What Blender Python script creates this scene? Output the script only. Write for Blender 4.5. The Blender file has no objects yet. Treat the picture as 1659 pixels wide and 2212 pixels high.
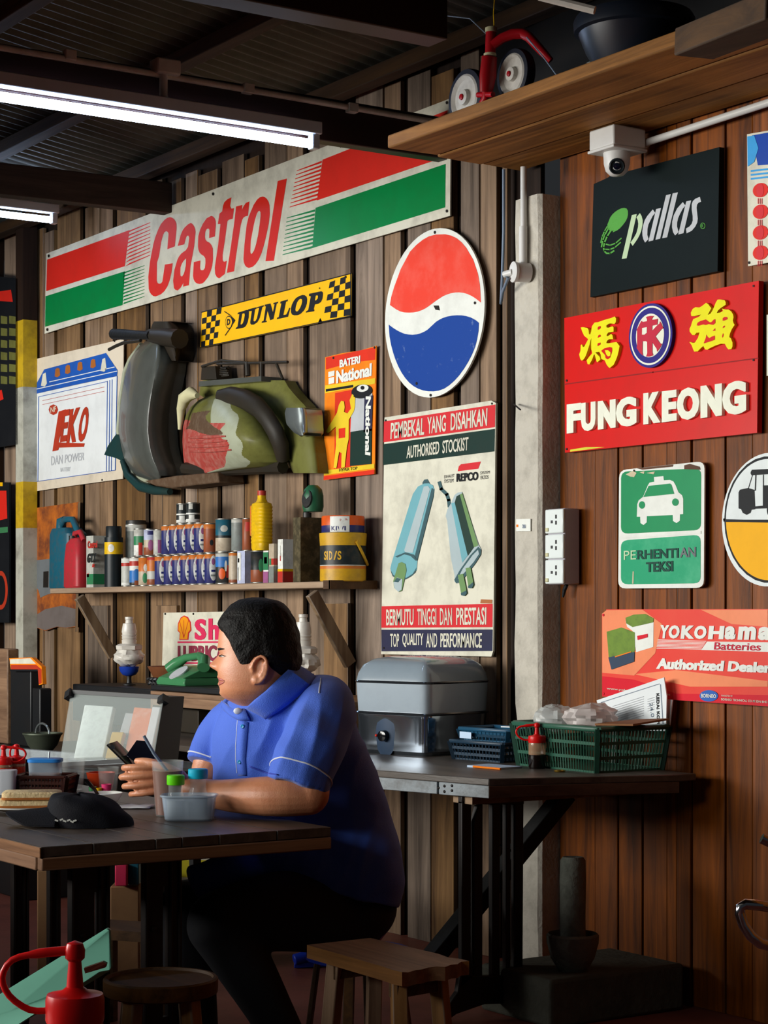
import bpy, bmesh, math, random
from mathutils import Vector, Matrix, noise
random.seed(7)
SC = bpy.context.scene
COL = SC.collection
PI = math.pi
# ------------------------------------------------------------------ camera
EYE = 1.25          # camera height
FPX = 4300.0        # focal length in pixels of the 1659 x 2212 frame
CX, HY = 829.5, 1325.0
ANG = math.radians(33.35)
RIGHT = Vector((math.sin(ANG), math.cos(ANG), 0))
FWD = Vector((-math.cos(ANG), math.sin(ANG), 0))
UP = Vector((0, 0, 1))
cam_data = bpy.data.cameras.new('camera')
cam = bpy.data.objects.new('camera', cam_data)
COL.objects.link(cam)
cam_data.sensor_fit = 'VERTICAL'
cam_data.sensor_height = 36.0
cam_data.lens = FPX / 2212.0 * 36.0
cam_data.shift_y = (HY - 1106.0) / 2212.0
cam_data.clip_start = 0.05
cam.matrix_world = Matrix(((RIGHT.x, UP.x, -FWD.x, 0), (RIGHT.y, UP.y, -FWD.y, 0),
                           (RIGHT.z, UP.z, -FWD.z, EYE), (0, 0, 0, 1)))
SC.camera = cam
# ------------------------------------------------------------------ light
world = bpy.data.worlds.new('world'); SC.world = world; world.use_nodes = True
bg = world.node_tree.nodes['Background']
bg.inputs[0].default_value = (0.85, 0.92, 1.0, 1); bg.inputs[1].default_value = 0.025
def area(name, loc, target, sx, sy, power, color):
    l = bpy.data.lights.new(name, 'AREA'); l.shape = 'RECTANGLE'; l.size = sx; l.size_y = sy
    l.energy = power; l.color = color
    o = bpy.data.objects.new(name, l); COL.objects.link(o); o.location = loc
    o.rotation_euler = (Vector(target) - Vector(loc)).to_track_quat('-Z', 'Y').to_euler()
    return o
area('daylight_street_side', (-7.5, -2.8, 1.95), (-5.6, 3.6, 1.6), 5.5, 1.5, 700, (1.0, 0.985, 0.93))
area('daylight_doorway', (-2.9, -2.6, 2.4), (-4.9, 4.2, 2.3), 1.6, 0.7, 62, (1.0, 0.985, 0.93))
SC.view_settings.view_transform = 'Standard'
SC.view_settings.look = 'None'
SC.view_settings.exposure = -0.12
SC.view_settings.gamma = 1.0
SC.view_settings.use_curve_mapping = False
SC.cycles.use_denoising = True
SC.cycles.max_bounces = 7
SC.cycles.transparent_max_bounces = 12
SC.cycles.sample_clamp_indirect = 4.0
SC.cycles.caustics_reflective = False
SC.cycles.caustics_refractive = False
# ------------------------------------------------------------------ picking points
def ray(px, py):
    return FWD + RIGHT * ((px - CX) / FPX) + UP * ((HY - py) / FPX)
CAMP = Vector((0, 0, EYE))
def P(px, py, d): return CAMP + ray(px, py) * d
def onY(px, py, y):
    r = ray(px, py); return CAMP + r * (y / r.y)
def onX(px, py, x):
    r = ray(px, py); return CAMP + r * (x / r.x)
def onZ(px, py, z):
    r = ray(px, py); return CAMP + r * ((z - EYE) / r.z)
def K(ox, oy, s):
    def f(x, y): return (ox + x / s, oy + y / s)
    return f
def lerp(a, b, t): return a + (b - a) * t
# ------------------------------------------------------------------ materials
def lin(c):
    if isinstance(c, str):
        c = tuple(int(c[i:i + 2], 16) / 255 for i in (0, 2, 4))
    return tuple((x / 12.92 if x <= 0.04045 else ((x + 0.055) / 1.055) ** 2.4) for x in c) + (1,)
MATS = {}
def base(name):
    m = bpy.data.materials.new(name); m.use_nodes = True
    nt = m.node_tree; return m, nt, nt.nodes['Principled BSDF']
def mat(name, col, rough=0.5, metal=0.0, dirt=0.25, dscale=9.0, dcol='2a1d12', bump=0.0, bscale=60.0, spec=0.5, trans=0.0, ior=1.45, emit=0.0, alpha=1.0, coat=0.0, thr=(0.45, 0.75), sheen=0.0):
    """painted / plain surface with noise wear"""
    if name in MATS: return MATS[name]
    m, nt, b = base(name); N = nt.nodes; L = nt.links
    b.inputs['Roughness'].default_value = rough; b.inputs['Metallic'].default_value = metal
    b.inputs['Specular IOR Level'].default_value = spec; b.inputs['IOR'].default_value = ior
    b.inputs['Transmission Weight'].default_value = trans; b.inputs['Alpha'].default_value = alpha
    b.inputs['Coat Weight'].default_value = coat
    b.inputs['Base Color'].default_value = lin(col)
    if sheen: b.inputs['Sheen Weight'].default_value = sheen
    if dirt > 0 or bump > 0:
        tc = N.new('ShaderNodeTexCoord')
    if dirt > 0:
        nz = N.new('ShaderNodeTexNoise'); nz.inputs['Scale'].default_value = dscale; nz.inputs['Detail'].default_value = 7
        nz.inputs['Roughness'].default_value = 0.65
        L.new(tc.outputs['Object'], nz.inputs['Vector'])
        mr = N.new('ShaderNodeMapRange'); mr.inputs[1].default_value = thr[0]; mr.inputs[2].default_value = thr[1]
        mr.inputs[3].default_value = 0; mr.inputs[4].default_value = dirt
        L.new(nz.outputs['Fac'], mr.inputs[0])
        mx = N.new('ShaderNodeMixRGB'); mx.inputs[1].default_value = lin(col); mx.inputs[2].default_value = lin(dcol)
        L.new(mr.outputs[0], mx.inputs[0]); L.new(mx.outputs[0], b.inputs['Base Color'])
    if bump > 0:
        n2 = N.new('ShaderNodeTexNoise'); n2.inputs['Scale'].default_value = bscale; n2.inputs['Detail'].default_value = 4
        L.new(tc.outputs['Object'], n2.inputs['Vector'])
        bp = N.new('ShaderNodeBump'); bp.inputs['Strength'].default_value = bump; bp.inputs['Distance'].default_value = 0.01
        L.new(n2.outputs['Fac'], bp.inputs['Height']); L.new(bp.outputs[0], b.inputs['Normal'])
    if emit > 0:
        b.inputs['Emission Color'].default_value = lin(col); b.inputs['Emission Strength'].default_value = emit
    MATS[name] = m; return m
def wood(name, c1, c2, axis='Z', rough=0.6, fine=14.0, var=0.5, bump=0.35, hue=None, streak=0.0, spec=0.2, sat=(0.75, 1.15)):
    """boards: grain drawn out along one axis, every separate board its own tone"""
    if name in MATS: return MATS[name]
    m, nt, b = base(name); N = nt.nodes; L = nt.links
    b.inputs['Roughness'].default_value = rough; b.inputs['Specular IOR Level'].default_value = spec
    tc = N.new('ShaderNodeTexCoord'); geo = N.new('ShaderNodeNewGeometry')
    mp = N.new('ShaderNodeMapping'); sc = [fine] * 3; sc['XYZ'.index(axis)] = fine * 0.06
    mp.inputs['Scale'].default_value = sc
    L.new(tc.outputs['Object'], mp.inputs['Vector'])
    mul = N.new('ShaderNodeMath'); mul.operation = 'MULTIPLY'; mul.inputs[1].default_value = 57.0
    L.new(geo.outputs['Random Per Island'], mul.inputs[0])
    add = N.new('ShaderNodeVectorMath'); add.operation = 'ADD'
    L.new(mp.outputs[0], add.inputs[0]); L.new(mul.outputs[0], add.inputs[1])
    nz = N.new('ShaderNodeTexNoise'); nz.inputs['Scale'].default_value = 1.6; nz.inputs['Detail'].default_value = 8
    nz.inputs['Roughness'].default_value = 0.68; nz.inputs['Distortion'].default_value = 0.7
    L.new(add.outputs[0], nz.inputs['Vector'])
    cr = N.new('ShaderNodeValToRGB'); cr.color_ramp.elements[0].position = 0.28; cr.color_ramp.elements[1].position = 0.72
    cr.color_ramp.elements[0].color = lin(c1); cr.color_ramp.elements[1].color = lin(c2)
    L.new(nz.outputs['Fac'], cr.inputs[0])
    hs = N.new('ShaderNodeHueSaturation')
    mr = N.new('ShaderNodeMapRange'); mr.inputs[3].default_value = 1 - var; mr.inputs[4].default_value = 1 + var
    L.new(geo.outputs['Random Per Island'], mr.inputs[0]); L.new(mr.outputs[0], hs.inputs['Value'])
    m2 = N.new('ShaderNodeMath'); m2.operation = 'MULTIPLY'; m2.inputs[1].default_value = 7.13
    m3 = N.new('ShaderNodeMath'); m3.operation = 'FRACT'
    L.new(geo.outputs['Random Per Island'], m2.inputs[0]); L.new(m2.outputs[0], m3.inputs[0])
    mr2 = N.new('ShaderNodeMapRange'); mr2.inputs[3].default_value = sat[0]; mr2.inputs[4].default_value = sat[1]
    L.new(m3.outputs[0], mr2.inputs[0]); L.new(mr2.outputs[0], hs.inputs['Saturation'])
    L.new(cr.outputs[0], hs.inputs['Color'])
    last = hs.outputs[0]
    if streak > 0:
        n3 = N.new('ShaderNodeTexNoise'); n3.inputs['Scale'].default_value = 2.2; n3.inputs['Detail'].default_value = 5
        L.new(tc.outputs['Object'], n3.inputs['Vector'])
        r3 = N.new('ShaderNodeMapRange'); r3.inputs[1].default_value = 0.52; r3.inputs[2].default_value = 0.72; r3.inputs[4].default_value = streak
        L.new(n3.outputs['Fac'], r3.inputs[0])
        mx = N.new('ShaderNodeMixRGB'); mx.inputs[2].default_value = lin('1c120b')
        L.new(r3.outputs[0], mx.inputs[0]); L.new(last, mx.inputs[1]); last = mx.outputs[0]
    L.new(last, b.inputs['Base Color'])
    bp = N.new('ShaderNodeBump'); bp.inputs['Strength'].default_value = bump; bp.inputs['Distance'].default_value = 0.004
    L.new(nz.outputs['Fac'], bp.inputs['Height']); L.new(bp.outputs[0], b.inputs['Normal'])
    MATS[name] = m; return m
# ------------------------------------------------------------------ mesh builder
def smooth_path(pts, rs, k=5):
    rs = [r if isinstance(r, (tuple, list)) else (r, r) for r in rs]; op, orr = [], []; n = len(pts)
    cr = lambda a, b, c, d, t: 0.5 * ((2 * b) + (c - a) * t + (2 * a - 5 * b + 4 * c - d) * t * t + (3 * b - a - 3 * c + d) * t ** 3)
    for i in range(n - 1):
        q = [pts[max(i - 1, 0)], pts[i], pts[i + 1], pts[min(i + 2, n - 1)]]; w = [rs[max(i - 1, 0)], rs[i], rs[i + 1], rs[min(i + 2, n - 1)]]
        for j in range(k):
            t = j / k; op.append(cr(*q, t)); orr.append((cr(*[x[0] for x in w], t), cr(*[x[1] for x in w], t)))
    return op + [pts[-1]], orr + [rs[-1]]
class MB:
    def __init__(s): s.bm = bmesh.new(); s.ms = []; s.done = False
    def mi(s, m):
        if m not in s.ms: s.ms.append(m)
        return s.ms.index(m)
    def face(s, pts, m):
        try:
            f = s.bm.faces.new([s.bm.verts.new(p) for p in pts]); f.material_index = s.mi(m); f.smooth = False; return f
        except ValueError: return None
    def grid(s, rows, m, cu=False, cv=False, flip=False):
        """rows: list of lists of points -> quads"""
        i = s.mi(m) if not callable(m) else None
        V = [[s.bm.verts.new(p) for p in r] for r in rows]
        nr, nc = len(V), len(V[0])
        for a in range(nr if cv else nr - 1):
            for b in range(nc if cu else nc - 1):
                q = [V[a][b], V[a][(b + 1) % nc], V[(a + 1) % nr][(b + 1) % nc], V[(a + 1) % nr][b]]
                if flip: q.reverse()
                f = s.bm.faces.new(q); f.material_index = i if i is not None else s.mi(m(a, b)); f.smooth = True
        return V
    def prism(s, pts, off, m, mside=None):
        off = Vector(off); pts = [Vector(p) for p in pts]
        a = [s.bm.verts.new(p) for p in pts]; b = [s.bm.verts.new(p + off) for p in pts]
        i = s.mi(m); j = s.mi(mside or m); n = len(pts)
        s.bm.faces.new(a).material_index = i
        s.bm.faces.new(b[::-1]).material_index = j
        for k in range(n):
            s.bm.faces.new([a[k], b[k], b[(k + 1) % n], a[(k + 1) % n]]).material_index = j
    def box(s, lo, hi, m, rot=None):
        lo = Vector(lo); hi = Vector(hi); c = (lo + hi) / 2
        P8 = [Vector((x, y, z)) for z in (lo.z, hi.z) for x, y in ((lo.x, lo.y), (hi.x, lo.y), (hi.x, hi.y), (lo.x, hi.y))]
        if rot is not None: P8 = [c + rot @ (p - c) for p in P8]
        V = [s.bm.verts.new(p) for p in P8]; i = s.mi(m)
        for q in ((3, 2, 1, 0), (4, 5, 6, 7), (0, 1, 5, 4), (1, 2, 6, 5), (2, 3, 7, 6), (3, 0, 4, 7)):
            s.bm.faces.new([V[k] for k in q]).material_index = i
    def bar(s, a, b, w, h, m, up=(0, 0, 1)):
        """beam of w x h from a to b"""
        a = Vector(a); b = Vector(b); d = (b - a).normalized(); u = Vector(up)
        sx = d.cross(u)
        if sx.length < 1e-4: sx = d.cross(Vector((1, 0, 0)))
        sx.normalize(); uy = sx.cross(d).normalized()
        c = [a + sx * w / 2 * i + uy * h / 2 * j for i, j in ((-1, -1), (1, -1), (1, 1), (-1, 1))]
        s.prism(c, b - a, m)
    def tube(s, path, r, m, seg=10, closed=False, cap=True, sq=None):
        path = [Vector(p) for p in path]; n = len(path)
        rs = r if isinstance(r, (list, tuple)) else [r] * n
        t0 = (path[1] - path[0]).normalized()
        nx = t0.cross(Vector((0, 0, 1)))
        if nx.length < 0.05: nx = t0.cross(Vector((1, 0, 0)))
        nx.normalize(); rows = []
        for k in range(n):
            if closed: t = path[(k + 1) % n] - path[k - 1]
            else: t = path[min(k + 1, n - 1)] - path[max(k - 1, 0)]
            t.normalize(); nx = (nx - t * nx.dot(t)).normalized(); ny = t.cross(nx)
            a, b2 = (rs[k], rs[k]) if not isinstance(rs[k], (tuple, list)) else rs[k]
            rows.append([path[k] + nx * a * math.cos(2 * PI * j / seg) + ny * b2 * math.sin(2 * PI * j / seg) for j in range(seg)])
        V = s.grid(rows, m, cu=True, cv=closed)
        if cap and not closed:
            for ring, rev in ((V[0], True), (V[-1], False)):
                f = s.bm.faces.new(ring[::-1] if rev else ring); f.material_index = s.mi(m)
        return V
    def lathe(s, prof, c, m, seg=24, axis=None, sx=1.0, sy=1.0, cap=True):
        """prof [(r, h[, material])] round the axis through c"""
        c = Vector(c); R = Matrix.Identity(3) if axis is None else Vector(axis).to_track_quat('Z', 'Y').to_matrix()
        rows = [[c + R @ Vector((p[0] * sx * math.cos(2 * PI * j / seg), p[0] * sy * math.sin(2 * PI * j / seg), p[1])) for j in range(seg)] for p in prof]
        mm = (lambda a, b: (prof[a][2] if len(prof[a]) > 2 and prof[a][2] else m))
        V = s.grid(rows, mm, cu=True)
        if cap:
            if prof[0][0] > 1e-4: s.bm.faces.new(V[0][::-1]).material_index = s.mi(mm(0, 0))
            if prof[-1][0] > 1e-4: s.bm.faces.new(V[-1]).material_index = s.mi(mm(len(prof) - 1, 0))
    def blob(s, c, r, m, rot=None, seg=20, rings=12):
        c = Vector(c); r = r if isinstance(r, (tuple, list)) else (r, r, r)
        R = rot if rot is not None else Matrix.Identity(3)
        rows = []
        for a in range(rings + 1):
            th = PI * a / rings; st = max(math.sin(th), 1e-3)
            rows.append([c + R @ Vector((r[0] * st * math.cos(2 * PI * j / seg), r[1] * st * math.sin(2 * PI * j / seg), -r[2] * math.cos(th))) for j in range(seg)])
        V = s.grid(rows, m, cu=True)
        s.bm.faces.new(V[0][::-1]).material_index = s.mi(m); s.bm.faces.new(V[-1]).material_index = s.mi(m)
    def capsule(s, pts, rs, m, seg=16):
        """closed limb along points with radii, rounded ends"""
        pts = [Vector(p) for p in pts]
        if len(pts) > 2: pts, rs = smooth_path(pts, rs)
        a = (pts[0] - pts[1]).normalized(); b = (pts[-1] - pts[-2]).normalized()
        def rr(r): return r if isinstance(r, (tuple, list)) else (r, r)
        path, rad = [], []
        for k in (0.05, 0.3, 0.6, 0.85):
            q = math.sqrt(1 - (1 - k) ** 2); r0 = rr(rs[0]); m0 = min(r0)
            path.append(pts[0] + a * m0 * (1 - k)); rad.append((r0[0] * q, r0[1] * q))
        path += pts; rad += [rr(r) for r in rs]
        for k in (0.85, 0.6, 0.3, 0.05):
            q = math.sqrt(1 - (1 - k) ** 2); r0 = rr(rs[-1]); m0 = min(r0)
            path.append(pts[-1] + b * m0 * (1 - k)); rad.append((r0[0] * q, r0[1] * q))
        s.tube(path, rad, m, seg)
    def build(s, name, parent=None, auto=38, bevel=0.0, origin=None, subsurf=0, solid=0.0, recalc=True):
        bm = s.bm
        if recalc and bm.faces: bmesh.ops.recalc_face_normals(bm, faces=bm.faces)
        me = bpy.data.meshes.new(name); bm.to_mesh(me); bm.free()
        for m in s.ms: me.materials.append(m)
        return finish(me, name, parent, auto, bevel, origin, subsurf, solid)
def bounds(me):
    v = [x.co for x in me.vertices]
    if not v: return Vector(), Vector()
    return (Vector((min(c.x for c in v), min(c.y for c in v), min(c.z for c in v))),
            Vector((max(c.x for c in v), max(c.y for c in v), max(c.z for c in v))))
WORLD_LOC = {}
def finish(me, name, parent=None, auto=38, bevel=0.0, origin=None, subsurf=0, solid=0.0):
    lo, hi = bounds(me)
    o_loc = Vector(origin) if origin is not None else Vector(((lo.x + hi.x) / 2, (lo.y + hi.y) / 2, lo.z))
    me.transform(Matrix.Translation(-o_loc))
    if auto is not None:
        for p in me.polygons: p.use_smooth = True
        me.set_sharp_from_angle(angle=math.radians(auto))
    o = bpy.data.objects.new(name, me); COL.objects.link(o)
    if solid:
        md = o.modifiers.new('thickness', 'SOLIDIFY'); md.thickness = solid; md.offset = 0
    if bevel:
        md = o.modifiers.new('bevel', 'BEVEL'); md.width = bevel; md.segments = 2; md.limit_method = 'ANGLE'; md.angle_limit = math.radians(40)
    if subsurf:
        md = o.modifiers.new('subsurf', 'SUBSURF'); md.levels = subsurf; md.render_levels = subsurf
    WORLD_LOC[o] = o_loc
    if parent is not None:
        o.parent = parent; o.location = o_loc - WORLD_LOC[parent]
    else: o.location = o_loc
    return o
def thing(name, label, cat, loc, group=None):
    o = bpy.data.objects.new(name, None); COL.objects.link(o); o.empty_display_size = 0.05
    o.location = Vector(loc); WORLD_LOC[o] = Vector(loc)
    return tag(o, label, cat, group)
def tag(o, label, cat, group=None, kind=None):
    o['label'] = label; o['category'] = cat
    if group: o['group'] = group
    if kind: o['kind'] = kind
    return o
def struct(mb, name, **kw):
    o = mb.build(name, **kw); o['kind'] = 'structure'; return o
def remesh(mb, name, m, voxel, parent, smooth=6, fac=0.5, auto=None):
    bm = mb.bm; bmesh.ops.recalc_face_normals(bm, faces=bm.faces)
    me = bpy.data.meshes.new('tmp'); bm.to_mesh(me); bm.free()
    o = bpy.data.objects.new('tmp', me); COL.objects.link(o)
    r = o.modifiers.new('r', 'REMESH'); r.mode = 'VOXEL'; r.voxel_size = voxel; r.adaptivity = 0
    sm = o.modifiers.new('s', 'SMOOTH'); sm.iterations = smooth; sm.factor = fac
    bpy.context.view_layer.update()
    dg = bpy.context.evaluated_depsgraph_get()
    out = bpy.data.meshes.new_from_object(o.evaluated_get(dg))
    bpy.data.objects.remove(o); out.name = name
    out.materials.clear(); out.materials.append(m)
    for p in out.polygons: p.material_index = 0
    res = finish(out, name, parent, auto=None)
    for p in out.polygons: p.use_smooth = True
    return res
# ------------------------------------------------------------------ lettering
TXT = {}
def text_geo(s, bold):
    key = (s, bold)
    if key in TXT: return TXT[key]
    c = bpy.data.curves.new('t', 'FONT'); c.body = s; c.offset = bold; c.resolution_u = 3
    o = bpy.data.objects.new('t', c); COL.objects.link(o); bpy.context.view_layer.update()
    me = bpy.data.meshes.new_from_object(o.evaluated_get(bpy.context.evaluated_depsgraph_get()))
    lo, hi = bounds(me); w = max(hi.x - lo.x, 1e-6); h = max(hi.y - lo.y, 1e-6)
    vs = [((v.co.x - lo.x) / w, (v.co.y - lo.y) / h) for v in me.vertices]; fs = [tuple(p.vertices) for p in me.polygons]
    bpy.data.objects.remove(o); bpy.data.curves.remove(c); bpy.data.meshes.remove(me)
    TXT[key] = (vs, fs); return TXT[key]
def put_text(mb, s, quad, m, bold=0.0, fat=0.0, thick=None):
    """quad: world points top-left, top-right, bottom-right, bottom-left; fat widens strokes sideways (fraction of quad width)"""
    vs, fs = text_geo(s, bold); tl, tr, br, bl = [Vector(q) for q in quad]; i = mb.mi(m)
    def at(u, v): return lerp(lerp(bl, br, u), lerp(tl, tr, u), v)
    nn = (tr - tl).cross(bl - tl).normalized()
    if nn.dot(tl - CAMP) > 0: nn = -nn
    for kk, du in enumerate((0,) if not fat else (-fat, 0, fat)):
        V = [mb.bm.verts.new(at(u + du, v) + nn * 0.0002 * kk) for u, v in vs]; faces = []
        for f in fs:
            try:
                g = mb.bm.faces.new([V[k] for k in f]); g.material_index = i; faces.append(g)
            except ValueError: pass
        if thick is not None and faces:
            r = bmesh.ops.extrude_face_region(mb.bm, geom=faces)
            bmesh.ops.translate(mb.bm, vec=Vector(thick), verts=[x for x in r['geom'] if isinstance(x, bmesh.types.BMVert)])
# ------------------------------------------------------------------ flat signs on the wall
class Sign:
    """a panel on a plane; all marks are given in crop pixels of the photograph and laid on that plane"""
    def __init__(s, crop, corners, m, Y, th=0.006, edge=None, ngon=None, X=None):
        s.k = crop; s.Y = Y; s.X = X; s.mb = MB()
        s.n = Vector((0, -1, 0)) if X is None else Vector((1, 0, 0))
        s.mb.prism([s.w(*c) for c in corners], -s.n * th, m, edge or m)
    def w(s, x, y, layer=0, k=None):
        px = (k or s.k)(x, y)
        p = onY(px[0], px[1], s.Y) if s.X is None else onX(px[0], px[1], s.X)
        return p + s.n * 0.0009 * layer
    def p(s, m, pts, layer=1): s.mb.face([s.w(x, y, layer) for x, y in pts], m)
    def pk(s, k, m, pts, layer=1): s.mb.face([s.w(x, y, layer, k) for x, y in pts], m)
    def t(s, txt, quad, m, bold=0.0, fat=0.0, layer=2): put_text(s.mb, txt, [s.w(x, y, layer) for x, y in quad], m, bold, fat)
    def ell(s, m, c, rx, ry, layer=1, n=40, sk=0.0, a0=0, a1=2 * PI):
        """rx, ry in crop px measured on the wall plane: sideways / upright, sk = slope of the sideways axis"""
        s.p(m, [(c[0] + rx * math.cos(lerp(a0, a1, i / n)), c[1] - ry * math.sin(lerp(a0, a1, i / n)) + sk * rx * math.cos(lerp(a0, a1, i / n))) for i in range(n + (a1 - a0 < 6.2))], layer)
    def line(s, m, pts, w, layer=2):
        for (x0, y0), (x1, y1) in zip(pts, pts[1:]):
            dx, dy = x1 - x0, y1 - y0; q = math.hypot(dx, dy) or 1; ux, uy = dx / q, dy / q; e = w * 0.35
            s.p(m, [(x0 - ux * e - uy * w / 2, y0 - uy * e + ux * w / 2), (x0 - ux * e + uy * w / 2, y0 - uy * e - ux * w / 2),
                    (x1 + ux * e + uy * w / 2, y1 + uy * e - ux * w / 2), (x1 + ux * e - uy * w / 2, y1 + uy * e + ux * w / 2)], layer)
    def nail(s, c, r=7, m=None): s.ell(m or M['nail'], c, r * 0.65, r, 3, n=10)
    def build(s, name, label, cat='sign', group=None):
        return tag(s.mb.build(name, auto=None, recalc=False), label, cat, group)
M = {}
M['nail'] = mat('nail', '1a1410', 0.6, 0.4, 0)
s1 = K(60, 1040, 3.95); s2 = K(420, 1040, 3.95); s3 = K(0, 1380, 3.95); s4 = K(380, 1280, 3.19); s5 = K(740, 1380, 2.183)
s6 = K(0, 1780, 2.963); s7 = K(380, 1700, 2.592); s8 = K(820, 1680, 1.977)
# ================================================================== the room
YW = 4.30
M['board'] = wood('wall_boards', '46311f', '98754f', 'Z', 0.7, 11, 0.34, 0.4, streak=0.4, sat=(.55, 1.1))
M['backing'] = wood('wall_backing', '1c120c', '352318', 'Z', 0.8, 13, 0.2, 0.2)
M['redboard'] = wood('wall_boards_varnished', '2a1408', '8c5028', 'Z', 0.5, 16, 0.36, 0.35, streak=0.55, spec=0.22, sat=(1.0, 1.25))
M['timber'] = wood('roof_timber', '21140b', '46301d', 'Y', 0.7, 12, 0.2, 0.3)
M['timberx'] = wood('roof_timber_long', '241911', '523c27', 'X', 0.7, 11, 0.2, 0.4, streak=0.3)
M['loft'] = wood('loft_board', '56371a', 'b07c48', 'X', 0.7, 10, 0.2, 0.5, streak=0.45, sat=(1.0, 1.25))
M['maroon'] = mat('maroon_paint', '2c130e', 0.5, 0.0, 0.6, 4, '120806')
M['tin'] = mat('roof_tin', '55564d', 0.6, 0.3, 0.8, 3, '231d15')
M['cement'] = mat('red_cement', '84483c', 0.5, 0, 0.6, 5, '4a2c26', 0.1, 40)
M['concrete'] = mat('concrete', 'bdb7aa', 0.85, 0, 0.45, 14, '6f695f', 0.35, 70)
b = MB(); b.box((-12.5, -5, -0.06), (1.5, 4.5, 0), M['cement']); struct(b, 'floor')
b = MB(); n = 12 * 82
roofz = lambda y: 3.36 + (4.3 - y) * 0.15
rows = [[Vector((-12 + 12.5 * i / n, y, roofz(y) + 0.010 * math.sin(2 * PI * i / 6))) for i in range(n + 1)] for y in (4.55, 0.5, -3.6)]
b.grid(rows, M['tin']); struct(b, 'ceiling', auto=None)
# left stretch of the back wall: wide grey boards with dark gaps
gaps = [60, 120, 178, 247, 319, 395, 474, 564, 660, 762, 872, 987, 1080]
gx = [onY(g, 1100, YW).x for g in gaps]
gx = [gx[0] - 0.35] + gx
b = MB(); rnd = random.Random(3)
for a, c in zip(gx, gx[1:]):
    g = 0.026; top = 3.36 - rnd.random() * 0.10; dy = rnd.uniform(-0.004, 0.004)
    if c - a > 0.22 and rnd.random() < 0.75:
        k = lerp(a, c, rnd.uniform(0.4, 0.62))
        b.box((a + g, YW + dy, 0.0), (k - 0.002, YW + 0.02 + dy, top), M['board']); b.box((k + 0.002, YW + 0.003, 0.0), (c - g, YW + 0.023, top - 0.03), M['board'])
    else: b.box((a + g, YW + dy, 0.0), (c - g, YW + 0.02 + dy, top), M['board'])
for px0, px1, py0, py1 in ((190, 233, 1308, 1560), (338, 382, 1308, 1352), (700, 752, 1303, 1600), (1086, 1096, 360, 2080)):
    p0 = onY(px0, py0, YW - 0.012); p1 = onY(px1, py1, YW - 0.012)
    b.box((p0.x, YW - 0.014, 0.75 if py1 < 2000 else 0.0), (p1.x, YW + 0.004, p0.z), M['board'])
xe = gx[-1] + 0.10
b.box((gx[0], YW + 0.03, 0), (xe + 0.1, YW + 0.05, 3.42), M['backing'])
struct(b, 'wall_back', bevel=0.002)
# right stretch: narrow varnished boards
b = MB(); x = onY(1166, 1400, 4.22).x + 0.003; rnd = random.Random(11)
b.box((x, YW + 0.03, 0), (0.4, YW + 0.05, 3.42), M['backing'])
while x < 0.2:
    w = rnd.choice((0.05, 0.07, 0.08, 0.1, 0.12, 0.15)); dy = rnd.uniform(-0.006, 0.006)
    b.box((x + 0.002, YW + dy, 0), (x + w - 0.002, YW + 0.028 + dy, 3.40), M['redboard']); x += w
struct(b, 'wall_right', bevel=0.003)
b = MB(); xl = gx[0] - 0.02
for i in range(14):
    y0 = 2.3 + i * 0.145
    b.box((xl - 0.05, y0, 0), (xl - 0.02, y0 + 0.14, 3.6), M['backing'])
struct(b, 'wall_left')
# added light blockers outside the view: low wall darkens below, eave board darkens above
b = MB(); b.box((-12, .52, 0), (-2.9, .62, 1.05), M['backing']); struct(b, 'light_block_low')
b = MB(); b.box((-12, 1.45, 2.62), (-1.0, 1.50, roofz(1.5) - .02), M['backing']); struct(b, 'trim_20')
# concrete post between the two stretches
p0 = onY(1112, 1400, 4.22); p1 = onY(1166, 1400, 4.22); ptop = onY(1150, 422, 4.22).z
b = MB(); rows = []
rnd = random.Random(5)
nz = 26
for i in range(nz + 1):
    z = ptop * i / nz; j = 0.0025
    e = 0.02 if i in (17, 18) else 0.0
    rows.append([Vector((p0.x + rnd.uniform(-j, j) + (0.016 if 8 <= i <= 9 else 0), 4.36, z)), Vector((p0.x + rnd.uniform(-j, j) + (0.02 if i == 8 else 0), 4.222 + rnd.uniform(-j, j), z)),
                 Vector((p1.x - 0.012 + rnd.uniform(-j, j), 4.22 + rnd.uniform(-j, j), z)), Vector((p1.x + rnd.uniform(-j, j), 4.232, z)), Vector((p1.x, 4.36, z))])
b.grid(rows, M['concrete'], cu=True); b.face(rows[-1], M['concrete'])
post = b.build('concrete_post', auto=30)
tag(post, 'pale chipped concrete post standing against the plank wall', 'post')
# white and yellow corner post at the far end of the wall
M['yellowpaint'] = mat('old_yellow_paint', 'c9a416', 0.6, 0, 0.6, 12, '5a4520')
M['whitepaint'] = mat('old_white_paint', 'b9b8aa', 0.6, 0, 0.6, 10, '4d4436')
b = MB(); pa = onY(34, 1100, 4.2); pb = onY(50, 1100, 4.2)
zz = lambda py: onY(50, py, 4.2).z
for z0, z1, m in ((0, zz(1140), 'whitepaint'), (zz(1140), zz(1040), 'yellowpaint'), (zz(1040), zz(835), 'whitepaint'), (zz(835), zz(690), 'yellowpaint'), (zz(690), 3.4, 'backing')):
    b.box((pa.x, 4.2, z0), (pb.x, 4.28, z1), M[m])
tag(b.build('corner_post'), 'narrow post in flaking yellow and white paint at the far end of the wall', 'post')
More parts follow.
